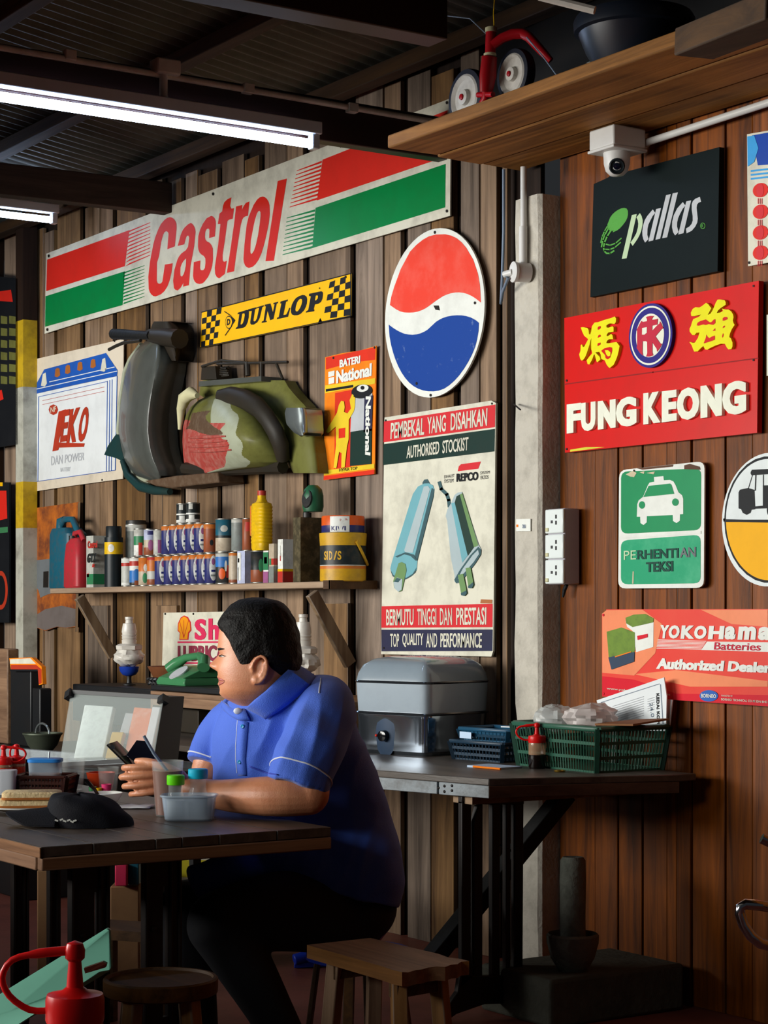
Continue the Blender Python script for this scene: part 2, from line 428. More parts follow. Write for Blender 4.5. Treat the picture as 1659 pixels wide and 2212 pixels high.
# roof timbers
def timber(name, a, c, w, h, m):
    b = MB(); b.bar(a, c, w, h, m); o = b.build(name, bevel=0.004); o['kind'] = 'structure'; return o
timber('trim_1', (-6.10, 4.28, 3.02), (-6.10, -2.5, 3.02), 0.06, 0.155, M['maroon'])
timber('trim_2', (-8.34, 4.28, 3.19), (-8.34, -2.5, 3.10), 0.08, 0.14, M['timber'])
timber('trim_3', (-4.9, 3.42, 3.16), (-4.9, -2.5, 3.16), 0.10, 0.40, M['maroon'])
for i, y in enumerate((4.2, 3.62, 2.95, 2.2, 1.3, 0.2)):
    timber('trim_%d' % (4 + i), (-12, y, roofz(y) - 0.05), (0, y, roofz(y) - 0.05), 0.07, 0.06, M['timberx'])
# ================================================================== loft boards over the right wall
def loft(name, y0, y1, z0, th, xl, label):
    b = MB(); b.prism([(xl[0], y0, z0), (xl[1], y1, z0), (-1.2, y1, z0), (-1.2, y0, z0)], (0, 0, th), M['loft'])
    tag(b.build(name, bevel=0.006), label, 'plank', 'loft boards under the roof')
LZ = 2.82
loft('loft_plank', 3.705, 3.905, LZ, 0.045, (-5.61, -5.60), 'outermost overhead loft plank, its sawn end pointing at the striped banner')
loft('loft_plank', 3.910, 4.105, LZ - 0.004, 0.045, (-5.61, -5.62), 'middle one of the overhead loft planks, reddish and worn')
loft('loft_plank', 4.110, 4.285, LZ - 0.002, 0.045, (-5.62, -5.63), 'overhead loft plank lying along the wall, greyest of the three')
b = MB(); tx = onY(1050, 200, 4.24).x  # added near-black sheet, stands in for the deep shade above the loft
b.grid([[Vector((lerp(tx, -1.3, i / 30), 4.25 + .02 * math.sin(i * 1.7), z)) for i in range(31)] for z in (LZ + .05, 3.1, 3.36)], mat('shade_sheet_black', '0c0b0b', .8, 0, .3))
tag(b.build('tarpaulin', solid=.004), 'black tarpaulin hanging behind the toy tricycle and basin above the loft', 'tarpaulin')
b = MB(); b.bar(onY(1500, 95, 3.0), onY(1700, 15, 2.9), 0.10, 0.06, M['timberx'])
tag(b.build('roof_brace', bevel=0.004), 'short brown timber crossing the top right corner under the roof', 'timber')
# ================================================================== sign paints
def pm(n, c, d=0.25, r=0.55, ds=7, dc='3a2b1c', **k): M[n] = mat(n, c, r, 0, d, ds, dc, **dict(dict(spec=.22), **k))
pm('cream', 'd9d6c4', 0.38); pm('signred', 'd8281c', 0.12); pm('signgreen', '0a8040', 0.12, 0.3); pm('white', 'e4e6df', 0.2)
pm('yellow', 'f2b705', 0.12); pm('black', '14161a', 0.1, dc='3a3a3a'); pm('pepred', 'e2402e', 0.12, dc='f0d0c0'); pm('pepblue', '113f92', 0.35, ds=22, dc='9fb4d0', thr=(0.62, 0.7))
pm('darkgreen', '12302a', 0.15); pm('navy', '2a2c48', 0.2); pm('bandred', 'cf2c33', 0.1); pm('tape', 'a8693f', 0.1)
pm('steel1', '6fa9b4', 0.1); pm('steel2', 'a9b9bd', 0.1); pm('steel3', '3c5a60', 0.1); pm('steel4', '6d8f5c', 0.1); pm('steel5', '233b33', 0.1)
pm('beige', 'd8cbb6', 0.25); pm('batblue', '1c55ad', 0.3); pm('batwhite', 'dfe2e2', 0.15); pm('rustred', 'b3361f', 0.3); pm('palegrey', 'b9bcc0', 0.2); pm('orangecap', 'a5612c', 0.2)
pm('orange', 'ee7a10', 0.3, ds=10, dc='f6c020'); pm('poster_red', 'd83018', 0.2); pm('poster_yel', 'e3c32a', 0.2); pm('pinkred', 'd5305a', 0.1); pm('emblem', 'ef9a1c', 0.1)
pm('pallasbg', '0a1516', 0.1, 0.5, dc='1c2826', spec=.08); pm('leafgreen', '4f9a3c', 0.1); pm('palegreen', 'b8cfa8', 0.1)
pm('fkred', 'd01410', 0.12, 0.3); pm('fkyellow', 'e8e000', 0.15); pm('fkblue', '251c7c', 0.1); pm('fkwhite', 'e9ead8', 0.2); pm('fkmono', 'c01f3a', 0.1)
pm('taxigreen', '0b8a53', 0.3, 0.4, ds=5, dc='0a6a48'); pm('taxigreen2', '199a6c', 0.5, 0.4, ds=6, dc='6cc79c'); pm('darkletter', '12443a', 0.2)
pm('tracyellow', 'f0ae06', 0.1); pm('trackwhite', 'dfe6e6', 0.15)
pm('coral', 'e2463f', 0.15, 0.22, ds=2.5, dc='f39b70', thr=(0.35, 0.7)); pm('coral2', 'ef8e66', 0.15, 0.22); pm('coral3', 'd62a38', 0.1, 0.22); pm('batgreen', '6d8a34', 0.5, ds=25, dc='2b3c28'); pm('batdark', '31435a', 0.2); pm('oval', '2f62b4', 0.1)
pm('skyblue', '3c9fe0', 0.2); pm('royal', '1444a8', 0.2); pm('rust', '6e3a22', 0.9, 0.8, ds=6, dc='c26a20', thr=(0.4, 0.62)); pm('rustgrey', '6a6f72', 0.3); pm('rustfoot', '6b625f', 0.4)
# ------------------------------------------------------------------ long oil banner
k1 = K(0, 0, 1)
s = Sign(k1, [(100, 548), (974, 212), (972, 466), (300, 661), (185, 693), (96, 721)], M['cream'], YW - 0.022, 0.006)
s.p(M['signred'], [(102, 561), (280, 497), (270, 575), (100, 629)]); s.p(M['signgreen'], [(98.6, 640), (270, 586), (265, 659), (97.5, 706)])
for i in range(10):
    t = (i + 0.25) / 10; u = (i + 0.8) / 10; v = (i + 0.45) / 10
    s.p(M['signred'], [(280, lerp(497, 575, t) - 1), (325, lerp(478, 556, t)), (325, lerp(478, 556, v)), (271, lerp(499, 577, u))])
    s.p(M['signgreen'], [(268, lerp(586, 659, t)), (313, lerp(571, 645, t)), (312, lerp(571, 645, v)), (266, lerp(586, 659, u))])
    s.p(M['signred'], [(642 - 17 * t, lerp(366, 453, t)), (696 - 10 * t, lerp(345, 433, t)), (696 - 10 * u, lerp(345, 433, u)), (642 - 17 * v, lerp(366, 453, v))])
    s.p(M['signgreen'], [(620 - 10 * t, lerp(468, 556, t)), (681 - 6 * t, lerp(450, 538, t)), (681 - 6 * u, lerp(450, 538, u)), (620 - 10 * v, lerp(468, 556, v))])
s.p(M['signred'], [(697, 345), (967, 238), (965, 338), (685, 433)]); s.p(M['signgreen'], [(682, 449), (963, 354), (962, 448), (675, 536)])
# heavy condensed italic word, letter by letter
kA = K(310, 460, 5.6); kB = K(450, 380, 5.29); SR = M['signred']
s.pk(kA, SR, [(320, 50), (345, 57), (370, 75), (388, 100), (400, 130), (402, 190), (380, 405), (290, 440), (305, 250), (295, 230), (275, 220), (255, 234), (240, 260), (215, 350), (190, 520), (165, 600), (162, 820), (172, 847), (190, 858), (213, 852), (230, 830), (260, 625), (355, 608), (340, 720), (318, 815), (290, 890), (255, 945), (210, 985), (150, 1010), (122, 1006), (100, 990), (80, 963), (65, 920), (60, 770), (80, 590), (120, 380), (145, 290), (180, 200), (212, 135), (250, 90), (285, 62)])
s.pk(kA, SR, [(575, 120), (598, 138), (615, 165), (627, 195), (632, 230), (615, 400), (570, 640), (550, 875), (480, 892), (485, 845), (450, 905), (415, 938), (388, 930), (370, 910), (360, 820), (375, 690), (410, 570), (432, 525), (460, 490), (515, 450), (540, 410), (555, 300), (545, 275), (530, 275), (515, 300), (495, 380), (415, 400), (450, 270), (472, 215), (500, 175), (540, 138)]); s.pk(kA, M['cream'], [(520, 550), (515, 640), (503, 700), (490, 740), (470, 770), (453, 762), (450, 735), (452, 660), (468, 615), (490, 580)], 2)
s.pk(kA, SR, [(820, 35), (846, 46), (865, 70), (875, 103), (877, 140), (865, 285), (795, 305), (800, 205), (790, 190), (775, 190), (758, 206), (748, 235), (745, 290), (752, 325), (770, 345), (800, 360), (823, 388), (840, 430), (842, 560), (833, 635), (815, 700), (782, 775), (740, 830), (712, 853), (680, 860), (648, 853), (625, 835), (608, 803), (600, 760), (610, 595), (690, 575), (685, 670), (693, 690), (710, 695), (730, 688), (745, 665), (752, 600), (750, 550), (730, 520), (702, 503), (680, 480), (665, 442), (660, 400), (665, 280), (687, 200), (720, 130), (765, 65)])
s.pk(kB, SR, [(265, 245), (250, 345), (265, 375), (295, 370), (280, 490), (240, 500), (220, 515), (190, 740), (165, 900), (165, 965), (180, 982), (213, 970), (190, 1120), (125, 1172), (98, 1155), (80, 1120), (75, 1050), (115, 780), (140, 550), (110, 550), (130, 430), (160, 405), (168, 345), (185, 300), (215, 270)])
s.pk(kB, SR, [(318, 350), (390, 332), (385, 390), (405, 345), (430, 310), (472, 290), (455, 455), (420, 465), (403, 477), (388, 502), (370, 570), (320, 900), (295, 1090), (213, 1110), (260, 800), (300, 520)])
s.pk(kB, SR, [(625, 235), (650, 245), (672, 265), (690, 295), (701, 335), (705, 430), (692, 545), (670, 650), (643, 770), (610, 880), (578, 955), (540, 1010), (505, 1040), (465, 1052), (440, 1043), (420, 1020), (408, 987), (403, 950), (415, 780), (440, 560), (462, 470), (490, 400), (520, 330), (560, 270), (590, 245)]); s.pk(kB, M['cream'], [(590, 400), (600, 415), (601, 460), (590, 560), (572, 680), (550, 780), (526, 855), (500, 893), (488, 885), (485, 860), (490, 740), (505, 660), (520, 580), (538, 500), (560, 430), (575, 405)], 2)
s.pk(kB, SR, [(795, 58), (900, 30), (750, 970), (655, 975)])
for c in ((106, 553), (103, 712), (737, 316), (966, 222), (966, 456), (461, 419)): s.nail(c, 3.5)
s.build('oil_banner', 'long white banner striped red and green with large red italic lettering')
# ------------------------------------------------------------------ yellow chequered tyre sign
k4 = K(400, 560, 3.318)
s = Sign(k4, [(120, 378), (1194, 98), (1191, 405), (985, 452), (968, 420), (950, 460), (108, 637)], M['yellow'], YW - 0.02, 0.006, M['black'])
def chequer(tl, tr, br, bl, nc, nr, ph):
    for i in range(nc):
        for j in range(nr):
            if (i + j + ph) % 2: continue
            q = []
            for u, v in ((i, j), (i + 1, j), (i + 1, j + 1), (i, j + 1)):
                u /= nc; v /= nr
                q.append((lerp(lerp(tl[0], tr[0], u), lerp(bl[0], br[0], u), v), lerp(lerp(tl[1], tr[1], u), lerp(bl[1], br[1], u), v)))
            s.p(M['black'], q)
chequer((124, 382), (263, 347), (228, 605), (114, 632), 4, 6, 1); chequer((1038, 165), (1190, 108), (1186, 402), (990, 430), 4, 6, 0)
for ln in ([(120, 380), (1192, 102)], [(110, 633), (1188, 406)], [(1189, 104), (1187, 404)]): s.line(M['black'], ln, 7)
kD = K(470, 620, 3.967); BK = M['black']; YL = M['yellow']
for q in ([(175, 220), (255, 195), (266, 200), (270, 212), (268, 260), (260, 298), (248, 325), (238, 340), (222, 349), (155, 362), (160, 348), (172, 340), (188, 232), (172, 234)], [(262, 192), (338, 172), (335, 186), (322, 192), (308, 288), (316, 296), (328, 288), (338, 270), (358, 178), (340, 184), (342, 172), (398, 155), (396, 168), (385, 172), (362, 266), (342, 302), (312, 322), (290, 323), (281, 312), (281, 298), (295, 205), (278, 207), (262, 208)],
          [(405, 152), (455, 140), (475, 215), (490, 145), (478, 149), (480, 137), (522, 125), (520, 138), (508, 142), (480, 275), (452, 285), (430, 205), (412, 290), (425, 288), (422, 300), (378, 308), (382, 295), (395, 290), (415, 165), (405, 167)], [(540, 125), (605, 106), (602, 122), (588, 126), (565, 240), (590, 235), (605, 205), (615, 178), (625, 180), (605, 255), (508, 277), (512, 262), (525, 258), (548, 140), (538, 142)],
          [(700, 78), (728, 68), (748, 70), (763, 82), (769, 105), (766, 140), (757, 170), (742, 200), (712, 231), (685, 242), (658, 243), (638, 235), (630, 215), (630, 182), (637, 153), (650, 125), (672, 95)], [(785, 58), (890, 36), (902, 44), (905, 60), (900, 100), (888, 127), (868, 142), (835, 150), (825, 190), (832, 198), (828, 208), (757, 220), (760, 208), (778, 198), (800, 80), (785, 78)]): s.pk(kD, BK, q)
for q in ([(215, 230), (232, 225), (236, 240), (228, 285), (218, 312), (205, 322), (200, 318)], [(700, 110), (714, 101), (726, 106), (728, 125), (722, 150), (710, 180), (690, 208), (676, 209), (670, 198), (674, 168), (685, 132)], [(845, 75), (858, 71), (864, 80), (860, 100), (847, 114), (838, 116)]): s.pk(kD, YL, q, 2)
s.ell(M['black'], (315, 452), 27, 47, 1); s.ell(M['yellow'], (315, 452), 23, 40, 2); s.p(M['black'], [(330, 405), (362, 438), (328, 490), (342, 445)], 3)
s.line(M['black'], [(285, 375), (330, 405)], 5, 3); s.line(M['black'], [(328, 490), (290, 545)], 5, 3); s.t('D', [(303, 430), (328, 425), (326, 470), (301, 475)], M['black'], .05, layer=3)
s.nail((1152, 128), 10); s.nail((966, 208), 6)
s.build('tyre_sign', 'slanting yellow sign with black chequered ends and heavy black lettering')
# ------------------------------------------------------------------ round soda sign
k5 = K(800, 460, 3.95)
s = Sign(k5, [(550 + 425 * math.cos(a) , 852 - 718 * math.sin(a) - 85 * math.cos(a)) for a in [2 * PI * i / 56 for i in range(56)]], M['white'], YW - 0.03, 0.008)
s.p(M['pepred'], [(168, 785), (180, 715), (205, 630), (260, 480), (340, 330), (395, 272), (450, 228), (500, 200), (560, 184), (640, 182), (690, 193), (735, 214), (780, 250), (820, 298), (880, 400), (920, 520), (937, 620), (945, 765), (900, 730), (865, 708), (830, 692), (795, 682), (760, 678), (725, 679), (690, 685), (655, 696), (620, 711), (560, 750), (500, 795), (470, 815), (440, 830), (405, 842), (370, 849), (330, 851), (290, 849), (255, 840), (220, 822)])
s.p(M['pepblue'], [(158, 953), (195, 981), (230, 1003), (260, 1018), (290, 1030), (325, 1037), (360, 1040), (395, 1036), (430, 1027), (460, 1014), (490, 996), (525, 963), (560, 930), (590, 911), (620, 896), (660, 883), (700, 876), (740, 873), (780, 874), (820, 880), (860, 893), (900, 915), (928, 938), (924, 1010), (912, 1080), (895, 1145), (870, 1205), (838, 1268), (800, 1330), (760, 1385), (720, 1430), (675, 1470), (630, 1500), (585, 1516), (540, 1523), (495, 1522), (450, 1514), (410, 1500), (370, 1478), (333, 1448), (300, 1410), (268, 1363), (240, 1310), (215, 1250), (195, 1190), (178, 1125), (165, 1055)])
s.p(M['nail'], [(543, 790), (585, 790), (594, 832), (560, 826)], 3)
for c in ((553, 166), (895, 768), (398, 1455), (517, 1555)): s.nail(c, 13)
s.build('soda_sign', 'round white disc sign with red upper wave and blue lower wave')
# ------------------------------------------------------------------ exhaust board
k8 = K(800, 860, 3.770)
s = Sign(k8, [(115, 158), (985, 20), (1022, 40), (1000, 2060), (985, 2105), (88, 2085)], M['cream'], YW - 0.025, 0.008)
s.p(M['bandred'], [(113, 190), (1020, 52), (1016, 236), (109, 360)]); s.p(M['darkgreen'], [(109, 375), (1016, 250), (1012, 434), (106, 546)])
s.p(M['bandred'], [(93, 1695), (997, 1675), (996, 1865), (91, 1870)]); s.p(M['navy'], [(92, 1886), (997, 1884), (995, 2060), (92, 2062)]); s.p(M['tape'], [(903, 1638), (995, 1642), (994, 1673), (898, 1670)], 2)
W_ = M['cream']
for tx, q in (('PEMBEKAL', [(172, 203), (445, 160), (440, 298), (168, 333)]), ('YANG', [(468, 155), (620, 133), (617, 272), (468, 293)]), ('DISAHKAN', [(660, 125), (957, 80), (952, 226), (657, 266)]),
              ('AUTHORISED', [(302, 392), (566, 350), (563, 455), (298, 492)]), ('STOCKIST', [(592, 347), (803, 315), (799, 425), (590, 452)]),
              ('BERMUTU', [(133, 1722), (356, 1716), (355, 1850), (133, 1852)]), ('TINGGI', [(385, 1714), (540, 1710), (540, 1848), (385, 1850)]), ('DAN', [(570, 1710), (668, 1708), (668, 1848), (570, 1848)]), ('PRESTASI', [(703, 1707), (948, 1703), (946, 1846), (703, 1848)]),
              ('TOP', [(165, 1918), (238, 1917), (237, 2028), (165, 2028)]), ('QUALITY', [(265, 1917), (435, 1915), (434, 2030), (265, 2030)]), ('AND', [(458, 1915), (548, 1914), (547, 2030), (458, 2030)]), ('PERFORMANCE', [(575, 1914), (912, 1911), (910, 2034), (575, 2030)])):
    s.t(tx, q, W_, 0.012, .004)
s.t('REPCO', [(706, 615), (881, 598), (879, 668), (705, 683)], M['black'], 0.03, .01)
s.p(M['bandred'], [(740, 538), (902, 516), (880, 575), (712, 596), (722, 555)])
for tx, q in (('EXHAUST', [(604, 628), (687, 617), (685, 643), (604, 654)]), ('SYSTEM', [(604, 664), (680, 655), (678, 685), (604, 692)]), ('SYSTEM', [(898, 598), (975, 590), (974, 614), (898, 622)]), ('EKZOS', [(900, 634), (965, 627), (963, 656), (900, 662)])): s.t(tx, q, M['black'])
# printed silencers
s.p(M['steel3'], [(425, 690), (440, 664), (468, 660), (488, 695), (480, 720), (430, 720)])
s.p(M['steel1'], [(440, 696), (480, 694), (512, 710), (524, 745), (518, 800), (386, 1320), (380, 1400), (345, 1445), (300, 1470), (235, 1472), (185, 1445), (165, 1390), (178, 1335), (330, 840), (350, 780), (390, 720)], 2)
s.p(M['steel2'], [(440, 720), (475, 715), (490, 740), (350, 1260), (290, 1255), (280, 1240)], 3); s.p(M['steel3'], [(505, 730), (522, 745), (518, 800), (386, 1325), (365, 1290)], 3)
s.p(M['steel3'], [(205, 1290), (290, 1255), (360, 1275), (385, 1320), (375, 1325), (330, 1285), (280, 1272), (225, 1298)], 3)
s.p(M['steel3'], [(168, 1400), (190, 1440), (240, 1465), (300, 1462), (350, 1430), (380, 1380), (370, 1420), (330, 1455), (290, 1476), (230, 1478), (185, 1450)], 3)
s.p(M['steel4'], [(235, 1345), (260, 1335), (290, 1350), (300, 1400), (262, 1570), (235, 1578), (200, 1545), (192, 1490)], 4); s.p(M['steel2'], [(225, 1460), (268, 1475), (262, 1560), (236, 1577), (205, 1550), (196, 1500)], 5); s.p(M['steel3'], [(225, 1463), (258, 1472), (235, 1500), (200, 1495)], 6)
s.line(M['steel3'], [(565, 688), (580, 740), (625, 785), (640, 830), (645, 880)], 27, 2)
s.p(M['steel2'], [(690, 790), (715, 770), (750, 763), (760, 800), (885, 1190), (906, 1230), (905, 1270), (860, 1345), (745, 1490), (712, 1510), (690, 1495), (690, 1440), (660, 1300), (630, 1000), (618, 960), (632, 905), (660, 860)], 3)
s.p(M['steel1'], [(665, 855), (693, 850), (800, 1280), (755, 1340)], 4); s.p(M['steel5'], [(693, 850), (708, 800), (735, 785), (850, 1215), (800, 1285)], 4); s.p(M['steel4'], [(735, 785), (755, 775), (886, 1200), (850, 1215)], 4)
s.p(M['steel3'], [(885, 1210), (908, 1235), (905, 1275), (858, 1350), (748, 1490), (705, 1510), (690, 1480), (735, 1400), (820, 1280)], 4); s.p(M['steel2'], [(885, 1235), (893, 1270), (850, 1335), (750, 1450), (720, 1470), (760, 1390), (840, 1280)], 5)
for q in ([(722, 1440), (765, 1430), (797, 1590), (775, 1612), (750, 1605)], [(785, 1385), (825, 1378), (852, 1520), (838, 1548), (808, 1548)]):
    s.p(M['steel4'], q, 6); s.p(M['steel3'], [lerp(Vector(q[1]), Vector(q[2]), .85), q[2], q[3], q[4], lerp(Vector(q[0]), Vector(q[4]), .9)], 7)
for c in ((128, 182), (993, 45), (112, 2035)): s.nail(c, 9)
s.build('exhaust_poster_board', 'tall cream board printed with two silencers between red and dark lettered bands')
# ------------------------------------------------------------------ battery poster at the far left
k3 = K(0, 560, 2.9625)
s = Sign(k3, [(178, 650), (790, 510), (785, 1405), (470, 1448), (155, 1496)], M['beige'], YW - 0.02, 0.004)
s.p(M['batwhite'], [(212, 866), (752, 748), (740, 1350), (480, 1385), (195, 1430)]); s.p(M['batblue'], [(285, 705), (680, 600), (755, 712), (750, 748), (480, 805), (212, 866), (216, 832)], 2)
for ln in ([(215, 836), (752, 716)], [(320, 785), (735, 690)]): s.line(M['batwhite'], ln, 5, 3)
for x, y in ((370, 725), (436, 705), (514, 685), (598, 668)):
    s.p(M['orangecap'], [(x - 17, y + 25), (x - 13, y - 20), (x, y - 30), (x + 14, y - 25), (x + 18, y + 18), (x, y + 30)], 3)
for x, y in ((285, 765), (666, 670)): s.p(M['cream'], [(x - 20, y + 45), (x - 8, y - 30), (x + 10, y - 40), (x + 18, y + 30), (x + 5, y + 50)], 3)
for ln in ([(250, 880), (245, 1420)], [(237, 885), (228, 1425)], [(222, 890), (213, 1425)], [(690, 780), (683, 1358)], [(705, 775), (700, 1355)], [(720, 770), (715, 1352)], [(198, 1428), (740, 1350)], [(252, 880), (690, 782)], [(195, 1420), (212, 866)], [(752, 748), (740, 1350)]): s.line(M['batblue'], ln, 3.5, 3)
for ln in ([(275, 905), (670, 818)], [(275, 930), (670, 845)]): s.line(M['rustred'], ln, 2.5, 3)
s.ell(M['rustred'], (344, 963), 30, 34, 3, n=8); s.t('NF', [(327, 948), (362, 940), (362, 975), (327, 983)], M['beige'], .02, layer=4)
s.p(M['rustred'], [(378, 975), (425, 960), (378, 1172), (545, 1178), (540, 1200), (380, 1206), (375, 1222), (338, 1230)], 3)
for tx, q in (('E', [(405, 968), (448, 958), (425, 1165), (388, 1172)]), ('K', [(455, 960), (520, 945), (485, 1170), (430, 1180)]), ('O', [(530, 948), (577, 940), (550, 1165), (495, 1172)])): s.t(tx, q, M['rustred'], .03, .06, 3)
s.t('DAN POWER', [(330, 1260), (545, 1235), (540, 1285), (330, 1320)], M['palegrey'], .01, layer=3); s.t('BATTERY', [(390, 1335), (455, 1328), (452, 1355), (390, 1360)], M['palegrey'], layer=3)
for c in ((192, 657), (735, 525), (170, 1485), (655, 1412)): s.nail(c, 6)
s.build('battery_poster', 'pale poster of a blue topped car battery with red slanted lettering')
# ------------------------------------------------------------------ orange dry cell poster
s = Sign(k4, [(1003, 703), (1130, 672), (1250, 655), (1370, 620), (1358, 1540), (1180, 1560), (993, 1584)], M['orange'], YW - 0.02, 0.004)
s.p(M['poster_red'], [(1075, 960), (1195, 935), (1190, 1500), (1070, 1510)]); s.p(M['poster_red'], [(1010, 705), (1365, 630), (1362, 720), (1200, 740), (1010, 790)], 1)
s.p(M['poster_yel'], [(1006, 905), (1364, 852), (1362, 892), (1004, 962)], 2); s.p(M['black'], [(1012, 932), (1208, 900), (1208, 918), (1012, 950)], 3); s.p(M['poster_yel'], [(998, 1515), (1358, 1466), (1358, 1498), (996, 1548)], 2); s.p(M['poster_red'], [(996, 1555), (1358, 1508), (1357, 1540), (994, 1582)], 2)
s.t('BATERI', [(1112, 722), (1258, 690), (1256, 745), (1112, 777)], M['white'], .03, .01, 3); s.t('National', [(1088, 800), (1340, 745), (1338, 838), (1088, 892)], M['white'], .03, .008, 3)
s.p(M['white'], [(1030, 808), (1075, 798), (1073, 836), (1030, 845)], 3); s.p(M['white'], [(1032, 852), (1073, 843), (1072, 888), (1032, 897)], 3)
s.p(M['palegrey'], [(1200, 985), (1345, 960), (1340, 1215), (1188, 1240)], 3); s.p(M['darkgreen'], [(1190, 1238), (1342, 1214), (1338, 1468), (1186, 1482)], 4); s.p(M['navy'], [(1290, 985), (1350, 975), (1342, 1230), (1284, 1240)], 4)
s.ell(M['black'], (1272, 948), 74, 50, 5, sk=-.1); s.ell(M['white'], (1280, 925), 42, 26, 6, sk=-.1); s.ell(M['black'], (1280, 922), 14, 14, 7)
s.t('National', [(1340, 985), (1336, 1406), (1298, 1400), (1302, 985)], M['white'], .03, .004, 6)
s.p(M['poster_yel'], [(1108, 1045), (1125, 1015), (1145, 1020), (1150, 1060), (1145, 1095), (1170, 1105), (1195, 1070), (1185, 1010), (1205, 965), (1225, 990), (1222, 1060), (1215, 1090), (1180, 1150), (1178, 1290), (1165, 1350), (1150, 1490), (1125, 1495), (1128, 1390), (1110, 1380), (1090, 1500), (1070, 1495), (1088, 1330), (1085, 1200), (1030, 1250), (1012, 1235), (1060, 1160), (1095, 1100)], 5)
s.p(M['poster_red'], [(1108, 1215), (1155, 1207), (1153, 1278), (1108, 1285)], 6)
s.t('HYPER TOP', [(1108, 1500), (1238, 1486), (1238, 1508), (1108, 1524)], M['black'], layer=4)
for c in ((1360, 633), (1065, 708)): s.nail(c, 9)
s.build('dry_cell_poster', 'small orange poster of a yellow figure beside a dry cell battery')
# ------------------------------------------------------------------ lubricants sign
s1 = K(60, 1040, 3.95)
s = Sign(s1, [(1158, 1120), (2200, 1102), (2200, 1612), (1145, 1612)], M['cream'], YW - 0.02, 0.005)
s.p(M['emblem'], [(1300, 1345), (1305, 1290), (1288, 1270), (1290, 1215), (1310, 1170), (1335, 1152), (1362, 1165), (1385, 1205), (1390, 1265), (1370, 1290), (1365, 1345)], 2); s.p(M['bandred'], [(1294, 1352), (1298, 1292), (1280, 1275), (1282, 1212), (1305, 1162), (1335, 1143), (1368, 1157), (1392, 1200), (1398, 1270), (1378, 1295), (1372, 1352)], 1)
for x in (1315, 1335, 1356): s.line(M['bandred'], [(1335, 1335), (x + (x - 1335) * 0.9, 1185)], 3, 3)
s.t('S', [(1430, 1175), (1522, 1172), (1520, 1352), (1430, 1355)], M['pinkred'], .03, .05); s.t('h', [(1548, 1170), (1632, 1168), (1632, 1350), (1548, 1352)], M['pinkred'], .03, .05); s.t('ell', [(1655, 1168), (1880, 1165), (1880, 1350), (1655, 1352)], M['pinkred'], .03, .01)
s.line(M['pinkred'], [(1285, 1372), (1880, 1370)], 14); s.line(M['pinkred'], [(1285, 1550), (1880, 1550)], 14)
pm('fadedred', '8a3346', 0.3); s.t('LUBRICANTS', [(1285, 1400), (1880, 1396), (1880, 1532), (1285, 1536)], M['fadedred'], .03, .006)
s.t('Approved by', [(1530, 1588), (1760, 1588), (1760, 1612), (1530, 1612)], M['black'])
for c in ((1175, 1130), (1415, 1130), (1160, 1600)): s.nail(c, 9)
s.build('lubricant_sign', 'cream sign with an orange shell emblem and pink lettering behind the man')
# ------------------------------------------------------------------ rusted sheet
s = Sign(s1, [(75, 225), (440, 175), (428, 700), (415, 1240), (330, 1250), (250, 1240), (150, 1275), (50, 1240), (60, 800)], M['rust'], YW - 0.02, 0.005)
s.p(M['rustgrey'], [(78, 672), (235, 655), (232, 900), (225, 950), (170, 965), (110, 992), (95, 930), (75, 905)], 2); s.p(M['rustfoot'], [(55, 1150), (150, 1090), (290, 1060), (418, 1090), (415, 1235), (330, 1248), (250, 1238), (150, 1270), (52, 1238)], 1)
s.p(M['board'], [(432, 185), (452, 170), (430, 1285), (408, 1285)], 3); s.p(M['nail'], [(137, 770), (180, 765), (178, 905), (135, 905)], 3)
s.build('rusted_sheet', 'rusted brown sheet metal panel hung on the wall behind the jerrycans')
# ================================================================== signs on the right wall
k2 = K(830, 0, 2.0)
s = Sign(k2, [(905, 795), (965, 768), (975, 760), (1448, 635), (1440, 1172), (890, 1284)], M['pallasbg'], YW - 0.025, 0.02)
kP = K(1290, 420, 6.636); s.k, k0_ = kP, s.k
s.p(M['leafgreen'], [(150, 430), (190, 330), (222, 285), (260, 250), (305, 220), (350, 200), (390, 193), (425, 203), (443, 235), (445, 290), (435, 335), (415, 380), (370, 440), (330, 485), (290, 515), (225, 545), (235, 515), (200, 535), (150, 480)])
for pts, w in (([(150, 460), (110, 530), (75, 610), (58, 690)], 16), ([(165, 490), (115, 580), (85, 660), (68, 750)], 20), ([(200, 520), (150, 600), (110, 690), (98, 760), (105, 810), (140, 845), (190, 845), (245, 810)], 22), ([(135, 715), (190, 730), (270, 700), (350, 630)], 18), ([(128, 787), (190, 790), (260, 760), (340, 690)], 18)): s.line(M['leafgreen'], pts, w)
for q in ([(500, 295), (570, 282), (425, 915), (355, 925)], [(565, 330), (615, 268), (640, 310), (655, 370), (653, 430), (635, 520), (610, 585), (580, 640), (512, 738), (480, 690), (530, 620), (565, 555), (588, 470), (592, 420), (585, 370)]): s.p(M['palegreen'], q)
